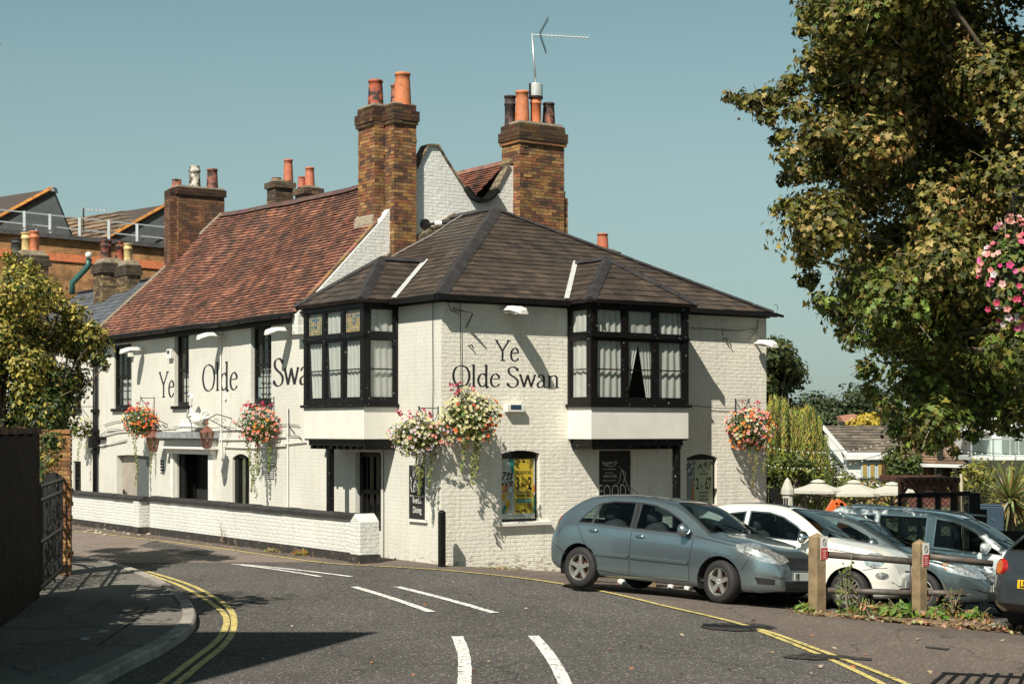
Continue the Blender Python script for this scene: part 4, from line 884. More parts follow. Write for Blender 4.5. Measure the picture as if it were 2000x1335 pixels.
for (x, y) in ((915, 675), (1412, 662), (1420, 672)):
    a, z = RF(x, y); mb.tube([FR(a, 0, z), FR(a+.03, .06, z+.02), FR(a+.08, .05, z-.05)], .012, 5)
a, z = RF(892, 615); mb.bar(FR(a-.1, .02, z+.12), FR(a+.16, .3, z+.02), .03, .02); mb.bar(FR(a+.16, .3, z+.02), FR(a+.2, .02, z-.22), .02, .02)
mb.build('wall_hook', IRON, pub)
# lettering
random.seed(2)
def lword(word, x0, x1, yb, ytop, F, clip=None, T=.105, t=.03):
    if F is FL: (a0, zb), (a1, _) = LF(x0, yb), LF(x1, yb); zt = LF(x0, ytop)[1]; sgn = -1
    else: (a0, zb), (a1, _) = RF(x0, yb), RF(x1, yb); zt = RF(x0, ytop)[1]; sgn = 1
    adv = sum(.3 if c == ' ' else glyph_strokes(c)[1] for c in word)
    return lettering(word, F, a0, zb, abs(a1-a0)/adv, zt-zb, sgn, LETTER, pub, T, t, clip)
lword('Ye', 312, 341, 775, 727, FL, T=.12, t=.034)
lword('Olde', 395, 465, 763, 713, FL, T=.115, t=.034)
lword('Swan', 534, 628, 753, 701, FL, (FL(4.05, 0, 0), FL(-1, 0, 0)-FL(0, 0, 0)), T=.13, t=.034)
lword('Ye', 969, 1014, 703, 664, FR)
lword('Olde Swan', 883, 1093, 753, 713, FR)
# ------------------------------------------------------------------ foliage helpers
MAPLE = [(0, -.12), (.16, -.05), (.5, -.1), (.36, .12), (.58, .42), (.26, .36), (0, .82), (-.26, .36), (-.58, .42), (-.36, .12), (-.5, -.1), (-.16, -.05)]
OVAL = [(0, -.5), (.22, -.15), (.2, .2), (0, .5), (-.2, .2), (-.22, -.15)]
LONG = [(0, -.5), (.1, -.1), (.09, .2), (0, .55), (-.09, .2), (-.1, -.1)]
ROUND = [(.5*math.cos(t), .5*math.sin(t)) for t in [k*math.pi*2/7 for k in range(7)]]
def rdir():
    while True:
        v = V((random.uniform(-1, 1), random.uniform(-1, 1), random.uniform(-1, 1)))
        if .05 < v.length < 1: return v.normalized()
def leaf(mb, p, size, shape, col, nrm=None, fold=.18, droop=None):
    n = (nrm or rdir()); n = (n+rdir()*.55).normalized(); a = n.cross(rdir())
    if droop is not None: a = a*.35+V((0, 0, 1))*droop; a = a-n*a.dot(n)
    if a.length < 1e-3: a = V((1, 0, 0))
    a.normalize(); b = n.cross(a).normalized()
    k = len(shape)
    pts = [p+(b*x+a*y+n*(-abs(x)*fold*1.5))*size for x, y in shape]
    mb.face(pts, col)
def clumpy(mb, c, r, cnt, size, shape, pal, squash=(1, 1, 1), shell=.55, up=.35, droop=None, cj=.25, nfield=None):
    for _ in range(cnt):
        d = rdir(); rr = (random.uniform(shell, 1)**.7); p = V((c[0]+d.x*r*rr*squash[0], c[1]+d.y*r*rr*squash[1], c[2]+d.z*r*rr*squash[2]))
        q = random.choice(pal); k = random.uniform(1-cj, 1+cj); leaf(mb, p, size*random.uniform(.6, 1.2), shape, tuple(x*k for x in q), (d+V((0, 0, up))).normalized(), droop=droop)

# ------------------------------------------------------------------ low walls in front of the long side
random.seed(21)
lw = thing('low_wall', 'long low white brick wall with black coping ending in a gabled pier', 'wall', (CX, CY, 0), BROT)
UW = 1.0
va0, va1 = 1.45, 11.55
mb = MB(); mb.box(-UW, -UW+.24, va0, va1, .17, .80); mb.build('wall', W_LOW, lw)
mb = MB(); mb.box(-UW-.02, -UW+.26, va0-.02, va1+.02, -.1, .175); mb.build('plinth', mat('black_plinth', (.035, .03, .027), .8, var=.35, vs=6, bump=.5, bs=20, dirt=(.2, .15, .1), dscale=5, dthr=(.58, .7)), lw)
COPE = mat('black_coping', (.028, .027, .027), .6, var=.3, vs=4, bump=.5, bs=15, dirt=(.2, .18, .15), dscale=12, dthr=(.68, .74))
def coping(parent, v0, v1, z, u0=-UW-.05, u1=-UW+.29):
    mb = MB(); v = v0
    while v < v1:
        e = min(v+random.uniform(.42, .48), v1); j = random.uniform(-.008, .008)
        mb.prism([V((u0, v+.004, z+j)), V((u1, v+.004, z+j)), V((u1, v+.004, z+.07+j)), V(((u0+u1)/2+.05, v+.004, z+.115+j)), V(((u0+u1)/2-.05, v+.004, z+.115+j)), V((u0, v+.004, z+.07+j))], V((0, e-v-.006, 0)), (random.uniform(.8, 1.2),)*3); v = e
    return mb.build('coping', COPE, parent)
coping(lw, va0-.1, va1+.05, .80)
mb = MB(); mb.box(-UW-.12, -UW+.30, va0-.38, va0-.0, .16, .78)
mb.prism([V((-UW-.12, va0-.38, .78)), V((-UW+.30, va0-.38, .78)), V((-UW+.30, va0-.19, .93)), V((-UW-.12, va0-.19, .93))][0:0] or [V((-UW-.12, va0-.38, .78)), V((-UW-.12, va0, .78)), V((-UW-.12, va0-.19, .93))], V((.42, 0, 0)))
mb.build('end_pier', W_LOW, lw, bevel=.015)
mb = MB(); mb.box(-UW-.14, -UW+.32, va0-.40, va0+.02, -.12, .155); mb.build('pier_plinth', bpy.data.materials['black_plinth'], lw)
lw2 = thing('low_wall', 'shorter low white brick wall with black coping beyond the entrance gap', 'wall', (CX, CY, 0), BROT)
mb = MB(); mb.box(-UW-.15, -UW+.09, 12.1, 17.4, .17, .78); mb.box(-UW-.2, -UW+.13, 11.75, 12.1, .17, .78); mb.build('wall', W_LOW, lw2)
mb = MB(); mb.box(-UW-.17, -UW+.11, 12.1, 17.42, -.1, .168); mb.box(-UW-.22, -UW+.15, 11.72, 12.1, -.1, .165); mb.build('plinth', bpy.data.materials['black_plinth'], lw2)
coping(lw2, 11.7, 17.45, .785, -UW-.2, -UW+.15)
def lprop(o):
    o.parent = None; o.matrix_world = BM; return o
# lean pole (white board) in the gap
a, z = LF(268, 945, .25); 
# bollard at the corner
p = G(863, 1107); bo = thing('bollard', 'slim black square bollard standing at the corner of the white pub', 'bollard', p)
mb = MB(); mb.box(-.055, .055, -.055, .055, -.1, 1.0); mb.build('post', BLACKC, bo, bevel=.008)
mb = MB(); mb.prism([V((-.05, -.05, 1.0)), V((.05, -.05, 1.0)), V((.03, 0, 1.035)), V((-.03, 0, 1.035))], V((0, .06, 0))); mb.box(-.056, .056, -.057, .057, .80, .815, (3, 3, 3)); mb.build('cap', BLACK, bo)
bo.rotation_euler = (0, 0, .5)

# ------------------------------------------------------------------ wall lamps
LAMPW = mat('lamp_enamel', (.74, .72, .66), .35, var=.06, vs=6, dirt=(.35, .28, .2), dscale=9, dthr=(.66, .74))
def flood(F, px, py, label, ln=.62, w=.32):
    a, z = (LF if F is FL else RF)(px, py)
    root = thing('wall_floodlight', label, 'wall light', BM@F(a, 0, z), BROT, 'white floodlights fixed high on the pub walls')
    o0 = F(0, 0, 0); f = lambda s, d, h: F(s, d, h)-o0
    mb = MB(); prof = [(.12, .10, .0), (.2, .16, .01), (.42, .17, .0), (ln-.03, .12, -.055), (ln, .09, -.085)]
    for i in range(len(prof)-1):
        (d0, w0, h0), (d1, w1_, h1) = prof[i], prof[i+1]
        for (s0, s1, z0, z1) in ((-1, 1, 0, 0),):
            A = [f(-w0, d0, h0-.05), f(-w0*.6, d0, h0+.03), f(w0*.6, d0, h0+.03), f(w0, d0, h0-.05)]; B = [f(-w1_, d1, h1-.05), f(-w1_*.6, d1, h1+.03), f(w1_*.6, d1, h1+.03), f(w1_, d1, h1-.05)]
            for k in range(3): mb.face([A[k], A[k+1], B[k+1], B[k]])
            mb.face([A[3], A[0], B[0], B[3]])
    mb.face([f(-.1, .12, -.05), f(-.06, .12, .03), f(.06, .12, .03), f(.1, .12, -.05)]); mb.face([f(-.09, ln, -.135), f(-.054, ln, -.055), f(.054, ln, -.055), f(.09, ln, -.135)])
    mb.build('lamp_hood', LAMPW, root)
    mb = MB(); mb.prism([f(-.13, .2, -.052), f(.13, .2, -.052), f(.11, ln-.06, -.10), f(-.11, ln-.06, -.10)], f(0, 0, -.035)); mb.build('lamp_glass', mat('lamp_lens', (.6, .58, .5), .15) if 'lamp_lens' not in bpy.data.materials else bpy.data.materials['lamp_lens'], root)
    mb = MB(); mb.tube([f(0, .0, -.02), f(0, .14, -.015)], .025, 8); mb.lathe([(.05, 0), (.05, .02)], f(0, .005, -.03), 10); mb.build('arm', LAMPW, root)
    return root
flood(FL, 281, 681, 'white floodlight beside the far upstairs window above a small white box')
flood(FL, 435, 653, 'white floodlight high on the wall above the words Olde')
flood(FL, 569, 643, 'white floodlight next to the left bay window on the long side wall', .6)
flood(FR, 985, 603, 'white floodlight just above the word Ye on the short front wall', .66)
flood(FR, 1475, 668, 'white floodlight at the right end of the front wall under tangled cable', .6)
mb = MB()
# alarm and small boxes
def wbox(F, px, py, w, h, d, label, col, cat='alarm box', plate=None, name='alarm_box'):
    a, z = (LF if F is FL else RF)(px, py); root = thing(name, label, cat, BM@F(a, 0, z), BROT); o0 = F(0, 0, 0); f = lambda s, dd, hh: F(s, dd, hh)-o0
    mb = MB(); p, q = f(-w/2, .002, -h/2), f(w/2, d, h/2); mb.box(p.x, q.x, p.y, q.y, p.z, q.z); mb.build('box', col, root, bevel=.015)
    if plate:
        mb = MB(); p, q = f(-w*.3, d, -h*plate[1]), f(w*.3, d+.004, h*plate[2]); mb.box(p.x, q.x, p.y, q.y, p.z, q.z); mb.build('label_plate', plate[0], root)
    return root
NAVY = mat('navy_plate', (.03, .06, .10), .4, var=.5, vs=60)
wbox(FL, 336, 691, .26, .24, .1, 'white alarm box with blue plate between two upstairs windows', LAMPW, plate=(NAVY, 0, .35))
r_ = wbox(FR, 1001, 797, .40, .15, .12, 'white alarm box with dark blue plate below the words Olde Swan', LAMPW, plate=(NAVY, .15, .45))
wbox(FL, 260, 692, .16, .13, .12, 'small white junction box under the far floodlight', LAMPW, 'junction box', name='junction_box')
wbox(FL, 442, 776, .08, .12, .05, 'tiny white switch box below the painted word Olde', LAMPW, 'junction box', name='junction_box')
# air vents
def vent(px, py, w, h, n, label):
    a, z = LF(px, py); root = thing('air_vent', label, 'vent', BM@FL(a, 0, z), BROT)
    mb = MB(); mb.box(-.012, .0, -w/2, w/2, -h/2, h/2); mb.build('backing', DARK, root)
    mb = MB()
    for k in range(n): mb.box(-.03, -.012, -w/2, w/2, -h/2+h*k/n, -h/2+h*(k+.45)/n)
    mb.build('slat', TRIMW, root)
vent(317, 910, .22, .30, 4, 'small louvred vent left of the pub entrance'); vent(529, 918, .34, .34, 8, 'square louvred vent behind the trailing basket vines')
# window box and camera on the slate roof side
cm = thing('security_camera', 'white security camera with black hood on the gable wall beside the chimney', 'camera', BM@V((2.95, 5.05, 7.0)), BROT)
mb = MB(); mb.tube([(0, 0, 0), (.28, -.12, .02)], .065, 12); mb.build('body', LAMPW, cm, smooth=False)
mb = MB(); mb.tube([(.14, -.06, .02), (.34, -.145, .035)], [.07, .078], 12, caps=False); mb.build('hood', IRON, cm)
mb = MB(); mb.lathe([(.001, 0), (.13, .0), (.11, .05), (.001, .06)], (-.08, .24, .0), 14, axis='y'); mb.tube([(-.05, .2, 0), (0, 0, 0)], .03, 8); mb.build('mount', IRON, cm)

# ------------------------------------------------------------------ lanterns
COPPER = mat('copper_paint', (.20, .085, .06), .5, metal=.3, var=.3, vs=12); LGL = glass_mat('lantern_glass', (.8, .66, .58), .5)
def lantern(px, py, dd, label):
    a, z = LF(px, py, dd); root = thing('wall_lantern', label, 'lantern', BM@FL(a, dd, z), BROT, 'copper lanterns either side of the entrance')
    S = .92
    fr = MB(); n = 6; cs = lambda r, h: [V((r*math.cos(k*math.pi/3)*S, r*math.sin(k*math.pi/3)*S, h*S)) for k in range(n)]
    top, bot = cs(.19, .12), cs(.10, -.26)
    for k in range(n):
        fr.bar(top[k], bot[k], .018); fr.bar(top[k], top[(k+1) % n], .025); fr.bar(bot[k], bot[(k+1) % n], .022)
    fr.build('frame', COPPER, root)
    g = MB()
    for k in range(n): g.face([top[k]*.97, top[(k+1) % n]*.97, bot[(k+1) % n]*.97, bot[k]*.97])
    g.build('lantern_pane', LGL, root, recalc=False)
    c = MB(); ap = V((0, 0, .30*S)); tt = cs(.22, .11)
    for k in range(n): c.face([tt[k], tt[(k+1) % n], ap])
    c.lathe([(.03, .28), (.05, .31), (.02, .35), (.028, .38), (.001, .42)], (0, 0, 0), 8); c.build('cap', COPPER, root)
    b = MB(); b.lathe([(.001, -.12), (.02, -.11), (.035, -.03), (.03, .03), (.015, .06)], (0, 0, 0), 8); b.lathe([(.10*S, -.27*S), (.03, -.31*S), (.001, -.36*S)], (0, 0, 0), 6); b.build('bulb', LAMPW, root)
    br = MB(); L0 = dd; br.tube([(0, 0, .4), (L0*.4, 0, .52), (L0, 0, .42)], .012, 6); br.tube([(L0*.1, 0, .40), (L0*.5, 0, .28), (L0, 0, .14)], .010, 6)
    for t in (.35, .65): br.tube([V((L0*t, 0, .36))+V((.07*math.cos(k), 0, .07*math.sin(k)))*(1-k/9) for k in [q*.6 for q in range(11)]], .007, 5)
    br.build('bracket', IRON, root); return root
lantern(299, 862, .38, 'copper lantern on the far side of the pub entrance, left of the swan'); lantern(404, 853, .62, 'copper lantern on the near side of the pub entrance, right of the swan')

# ------------------------------------------------------------------ swan statue over the door
a, z = LF(376, 835, .3); sw_ = thing('swan_statue', 'white swan statue with raised wings sitting above the pub door', 'statue', BM@FL(a, .28, z), BROT)
SWN = mat('swan_paint', (.70, .69, .64), .55, var=.15, vs=10, bump=.4, bs=30, dirt=(.12, .11, .1), dscale=14, dthr=(.62, .68))
mb = MB(); mb.tube([(0, -.34, .16), (0, -.28, .2), (0, -.1, .2), (0, .12, .19), (0, .32, .25), (0, .40, .33)], [.03, .11, .17, .17, .10, .02], 14); 
mb.tube([(0, -.05, .22), (0, .06, .36), (0, .12, .5), (0, .08, .66), (0, .07, .78), (0, .12, .87), (0, .2, .88), (0, .27, .85)], [.10, .065, .048, .042, .04, .042, .055, .035], 12)
body = mb.build('body', SWN, sw_, smooth=True)
mb = MB()
for s in (-1, 1):
    for k in range(7):
        t = k/6; b0 = V((s*.14, .08-.2*t, .22)); tip = V((s*(.2+.03*k), -.18-.22*t, .42-.12*t+.05*math.sin(k))); mb.prism([b0, b0+V((0, .07, .03)), tip+V((0, .05, .03)), tip], V((s*.02, 0, .012)))
mb.build('wing', SWN, sw_)
mb = MB(); mb.tube([(0, .26, .855), (0, .31, .83), (0, .36, .81)], [.026, .02, .006], 8); mb.build('beak', mat('swan_beak', (.50, .14, .08), .5), sw_)
mb = MB()
for k in range(16): mb.tube([V((random.uniform(-.12, .12), random.uniform(.15, .55), 0)), V((random.uniform(-.2, .2), random.uniform(.3, .7), random.uniform(.05, .25)))], .014, 5)
mb.lathe([(.3, 0), (.34, .03), (.26, .1), (.15, .12)], (0, .06, 0), 14); mb.build('reed_nest', SWN, sw_)
sw_.scale = (.9, 1.0, .9); sw_.rotation_euler = (0, 0, BROT)

# ------------------------------------------------------------------ posters and chalkboards
PY = mat('poster_yellow', (.72, .50, .05), .5); PW = mat('poster_white', (.62, .62, .58), .5, var=.05, vs=6); PT = mat('poster_teal', (.02, .22, .19), .5); PO = mat('poster_orange', (.52, .14, .03), .5); PK = mat('poster_ink', (.015, .012, .02), .5); PG = mat('poster_pale_green', (.42, .45, .29), .5); PLY = mat('poster_lemon', (.70, .42, .03), .5); PGY = mat('poster_grey', (.20, .22, .22), .5)
BOARD = mat('chalkboard', (.018, .017, .016), .7, var=.35, vs=3); CHALK = mat('chalk', (.68, .67, .63), .9, dirt=(.2, .2, .19), dscale=40, dthr=(.56, .64))
def signroot(F, name, label, cat, a, z):
    return thing(name, label, cat, BM@F(a, 0, z), BROT), (lambda o0: (lambda s, d, h: F(s, d, h)-o0))(F(0, 0, 0))
def frect(f, s0, s1, h0, h1, d, m, name, parent, th=.002):
    mb = MB(); mb.fbox(f, s0, s1, d-th, d, h0, h1); return mb.build(name, m, parent)
def fern(mb, f, s, h, L, ang, d, flip=1):
    for k in range(9):
        t = k/8; cs, sn = math.cos(ang), math.sin(ang); cx, cz = s+L*t*cs, h+L*t*sn; w = L*.5*math.sin(math.pi*(.15+.8*(1-t)))
        for sd in (-1, 1):
            a2 = ang+sd*.95; e = (cx+w*math.cos(a2), cz+w*math.sin(a2)); n = (-math.sin(a2)*L*.035, math.cos(a2)*L*.035)
            mb.face([f(cx-n[0], d, cz-n[1]), f(e[0], d, e[1]), f(cx+n[0], d, cz+n[1])])
def berries(mb, f, s0, s1, h0, h1, n, r, d):
    for _ in range(n):
        s, h = random.uniform(s0, s1), random.uniform(h0, h1); rr = r*random.uniform(.6, 1.2); mb.face([f(s+rr*math.cos(t), d, h+rr*math.sin(t)) for t in [k*math.pi/4 for k in range(8)]])
# poster one: gin offer in the arched window
a0, a1, zb, zt = p1[:4]; W_, H_ = a1-a0, zt-zb
pr, f = signroot(FR, 'gin_poster', 'yellow and teal 3 for 2 gin poster filling the arched window', 'poster', a0, zb)
frect(f, .0, W_, 0, H_, -.10, BLACKC, 'backing', pr); frect(f, .02, W_-.05, .05, H_-.16, -.09, PW, 'poster_sheet', pr, .005)
x0, x1 = .02, W_-.05; y0, y1 = .05, H_-.16; xm = x0+(x1-x0)*.41; x9 = x0+(x1-x0)*.955
frect(f, xm, x9, y0+.1, y1, -.087, PY, 'yellow_panel', pr); 
frect(f, x0, xm, y0+(y1-y0)*.44, y0+(y1-y0)*.56, -.0865, PO, 'orange_band', pr); frect(f, x9, x1, y0+(y1-y0)*.44, y0+(y1-y0)*.56, -.0865, PO, 'orange_band', pr)
mb = MB(); mb.face([f(xm-.14, -.0865, y1), f(xm-.02, -.0865, y1), f(xm-.0, -.0865, y1-.24), f(xm-.05, -.0865, y1-.3)]); mb.face([f(x0, -.0865, y0+.1), f(x0+.12, -.0865, y0+.1), f(x0+.2, -.0865, y0+.28), f(x0+.12, -.0865, y0+.3)]); mb.face([f(x9, -.0865, y0+.1), f(x1, -.0865, y0+.1), f(x1, -.0865, y0+.45), f(x9, -.0865, y0+.4)]); mb.build('teal_shapes', PT, pr, recalc=False)
mb = MB(); random.seed(4)
for (s, h) in ((.08, .42), (.05, .62), (.2, .5), (.17, .3)): mb.face([f(x0+s+.055*math.cos(t), -.0855, y0+h+.075*math.sin(t)) for t in [k*math.pi/8 for k in range(16)]])
mb.face([f(x0+.1, -.0855, y0+.12), f(x0+.16, -.0855, y0+.12), f(x0+.24, -.0855, y0+.3), f(x0+.2, -.0855, y0+.3)]); mb.build('lemon_slices', PLY, pr, recalc=False)
mb = MB(); gx_ = xm-.07; mb.face([f(gx_-.1, -.084, y0+.62), f(gx_+.06, -.084, y0+.62), f(gx_+.0, -.084, y0+.34), f(gx_-.03, -.084, y0+.34)]); mb.face([f(gx_-.02, -.084, y0+.34), f(gx_, -.084, y0+.34), f(gx_, -.084, y0+.12), f(gx_-.02, -.084, y0+.12)]); mb.build('cocktail_glass', mat('poster_ice', (.42, .5, .52), .4, var=.4, vs=30), pr, recalc=False)
mb = MB(); berries(mb, f, x0+.01, xm-.05, y0+(y1-y0)*.56, y0+(y1-y0)*.78, 34, .024, -.0845); berries(mb, f, xm+.02, x9, y1-.07, y1-.01, 12, .02, -.0845); berries(mb, f, xm+.02, xm+.25, y0+.105, y0+.16, 12, .018, -.0845)
fern(mb, f, x9-.08, y1-.22, .2, 1.35, -.0842); fern(mb, f, x9-.02, y0+.13, .26, 2.1, -.0842); fern(mb, f, xm+.05, y1-.16, .12, 1.2, -.0842); mb.build('leaf_prints', PK, pr, recalc=False)
cx = (xm+x9)/2; pw = x9-xm
frect(f, x0+.02, x0+.13, y1-.24, y1-.05, -.083, PW, 'notice', pr)
for k, w_ in enumerate(('RUN', 'ORDER', 'SOCIAL')): ftext(w_, f, x0+.075, y1-.105-.048*k, .038, 1, PGY, pr, -.0822, .8)
ftext('EXCLUSIVE GINS', f, cx, y0+(y1-y0)*.745, .085, 1, PK, pr, -.0835, .56, bold=.001)
ftext('3', f, cx-pw*.33, y0+(y1-y0)*.49, .34, 1, PK, pr, -.0835, .52, bold=.009); ftext('2', f, cx+pw*.31, y0+(y1-y0)*.49, .34, 1, PK, pr, -.0835, .52, bold=.009); ftext('for', f, cx-.005, y0+(y1-y0)*.53, .13, 1, PK, pr, -.0835, .8, bold=.003)
ftext('On our new', f, cx, y0+(y1-y0)*.425, .075, 1, PK, pr, -.0835, .85, bold=.002); ftext('summer G&Ts', f, cx, y0+(y1-y0)*.37, .075, 1, PK, pr, -.0835, .8, bold=.002)
frect(f, xm+.04, x9-.04, y0+(y1-y0)*.265, y0+(y1-y0)*.33, -.0835, PT, 'teal_label', pr)
for k in range(2): frect(f, xm+.07, x9-.07, y0+(y1-y0)*(.283+.024*k), y0+(y1-y0)*(.288+.024*k), -.082, PW, 'small_print', pr)
frect(f, x0+.2, x1-.2, y0+.05, y0+.058, -.0835, PGY, 'small_print', pr)
g = MB(); g.face([f(0, -.06, 0), f(W_, -.06, 0), f(W_, -.06, H_-.04), f(0, -.06, H_-.04)]); g.build('window_pane', GLASS, pr, recalc=False)
# poster two: two for seven pounds
a0, a1, zb, zt = p3[:4]; W_, H_ = a1-a0, zt-zb
pr, f = signroot(FR, 'drinks_poster', 'pale green 2 for 7 pounds drinks poster at the right end window', 'poster', a0, zb)
frect(f, 0, W_, 0, H_, -.085, BLACKC, 'backing', pr); x0, x1 = .07, W_-.06; y0, y1 = 0.0, H_-.12
frect(f, x0, x1, y0, y1, -.079, PGY, 'poster_sheet', pr); xm = x0+(x1-x0)*.30
frect(f, xm, x1, y0, y1, -.076, PG, 'green_panel', pr); cx = (xm+x1)/2
mb = MB(); berries(mb, f, x0, xm, y0+.5, y1-.05, 22, .02, -.0755); 
for _ in range(14): fern(mb, f, random.uniform(xm, x1), y1-random.uniform(.0, .12), .09, random.uniform(3.6, 5.8), -.0748)
mb.build('leaf_prints', PK, pr, recalc=False)
mb = MB(); berries(mb, f, x0, xm-.02, y0+.4, y0+.9, 12, .02, -.0745); mb.build('pale_prints', PW, pr, recalc=False)
mb = MB(); q = [(-.035, 0), (.035, 0), (.035, .2), (.015, .3), (.012, .42), (-.012, .42), (-.015, .3), (-.035, .2)]; mb.face([f(xm-.05+s, -.0738, .1+h) for s, h in q]); mb.build('beer_bottle', mat('poster_amber', (.45, .17, .02), .4), pr, recalc=False)
ftext('THE', f, cx, y1-.24, .055, 1, PK, pr, -.0735, .65, bold=.001); ftext('PERFECT PAIR', f, cx, y1-.31, .055, 1, PK, pr, -.0735, .65, bold=.001)
ftext('2', f, cx-.17, y1-.60, .33, 1, PK, pr, -.0735, .5, bold=.007); ftext('for', f, cx-.055, y1-.57, .085, 1, PK, pr, -.0735, .7, bold=.002); ftext('\u00a37', f, cx+.12, y1-.60, .33, 1, PK, pr, -.0735, .5, bold=.007)
for k, w_ in enumerate(('On selected', 'bottles of', 'beer & cider')): ftext(w_, f, cx, y1-.69-.075*k, .068, 1, PK, pr, -.0735, .75, bold=.002)
frect(f, xm+.05, x1-.05, y1-.98, y1-.90, -.0735, PK, 'black_label', pr)
# chalkboard under the front bay
a0, a1, zb, zt = p2[:4]; W_, H_ = a1-a0, zt-zb
pr, f = signroot(FR, 'chalkboard', 'large chalkboard with FOOD in chalk under the front bay window', 'chalkboard', a0, zb)
frect(f, 0, W_, 0, H_, -.03, BOARD, 'board', pr, .03)
yf = RF(1200, 967)[1]-zb
ftext('FOOD', f, W_*.44, yf-.05, .40, 1, CHALK, pr, -.026, .62, bold=-.006)
ftext('Regulars to', f, W_*.36, yf+.62, .10, 1, CHALK, pr, -.026, .8, rot=.08)
for k, w_ in enumerate(('us, it is all about what', 'you choose to', 'want to drink', 'all over for your local')): ftext(w_, f, W_*.34 if k != 2 else W_*.36, yf+.51-.075*k, (.05, .05, .085, .05)[k], 1, CHALK, pr, -.026, .72)
mb = MB(); pts = [(W_*.58, yf+.22), (W_*.66, yf+.28), (W_*.70, yf+.46), (W_*.74, yf+.50), (W_*.82, yf+.36), (W_*.78, yf+.24), (W_*.86, yf+.44), (W_*.74, yf+.5), (W_*.66, yf+.56), (W_*.74, yf+.5), (W_*.97, yf+.06)]
mb.tube([f(s, -.027, h) for s, h in pts], .006, 4); mb.tube([f(s, -.027, h) for s, h in ((W_*.2, yf+.60), (W_*.4, yf+.575), (W_*.55, yf+.61))], .005, 4); mb.build('chalk_drawing', CHALK, pr)
# narrow chalkboard on the side wall
va, zt_ = LF(798, 908, .05); vb, zb_ = LF(830, 1015, .05)
pr, f = signroot(lambda s, d, h: FL(s, d, h), 'chalkboard', 'tall narrow chalkboard reading Riverside Dining hanging by the corner', 'chalkboard', va, zb_)
W_, H_ = va-vb, zt_-zb_; f2 = lambda s, d, h: FL(-s, d, h)
frect(f2, 0, W_, 0, H_, .04, BOARD, 'board', pr, .04); frect(f2, W_, W_+.03, -.02, H_+.02, .05, TRIMW, 'frame', pr, .05); frect(f2, -.02, W_+.03, -.05, -.0, .05, TRIMW, 'frame', pr, .05)
cs = W_/2
for k, (w_, sz, yy, sxx) in enumerate((('GOOD', .17, .88, .60), ('FOOD', .19, .76, .58), ('ALL', .18, .64, .8), ('DAY', .19, .50, .72), ('Riverside', .17, .30, .50), ('Dining', .17, .12, .70))): ftext(w_, f2, cs, H_*yy, sz, 1, CHALK, pr, .043, sxx, bold=.002)
mb = MB(); mb.tube([f2(W_*(.05+.9*k/24), .043, H_*.43+.012*math.sin(k*1.6)) for k in range(25)], .006, 4); mb.tube([f2(W_*.1, .043, H_*.78), f2(W_*.16, .043, H_*.7), f2(W_*.12, .043, H_*.6), f2(W_*.2, .043, H_*.5)], .006, 4); mb.build('chalk_drawing', CHALK, pr)

# ------------------------------------------------------------------ hanging baskets
PINK = [(.62, .08, .16), (.70, .14, .22), (.55, .05, .12)]; RED = [(.65, .06, .03), (.72, .14, .03), (.70, .20, .06)]; ORG = [(.75, .22, .03), (.72, .16, .05), (.75, .3, .1)]; CRM = [(.58, .53, .28), (.62, .58, .38), (.50, .46, .2)]; SAL = [(.70, .30, .26), (.72, .40, .36), (.65, .22, .2)]; MAG = [(.55, .04, .18), (.45, .03, .2), (.65, .12, .3)]; LIL = [(.62, .55, .58), (.6, .5, .5)]
GRN = [(.06, .10, .02), (.10, .14, .03), (.16, .19, .04), (.05, .07, .02), (.22, .22, .06)]; GRN2 = [(.16, .19, .05), (.22, .24, .07), (.10, .13, .03), (.28, .26, .08)]
def flower(mb, p, r, col, n):
    a = n.cross(rdir()).normalized(); b = n.cross(a); k = 5; pts = []
    ctr = p+n*r*.1
    for i in range(10):
        t = i*math.pi/5; rr = r*(1 if i % 2 == 0 else .72); pts.append(p+(a*math.cos(t)+b*math.sin(t))*rr+n*r*.45)
    for i in range(10): mb.face([ctr, pts[i], pts[(i+1) % 10]], col if random.random() < .85 else tuple(c*.75 for c in col))
    mb.face([p+(a*math.cos(t)+b*math.sin(t))*r*.22+n*r*.3 for t in [i*math.pi*2/5 for i in range(5)]], tuple(c*.55 for c in col))
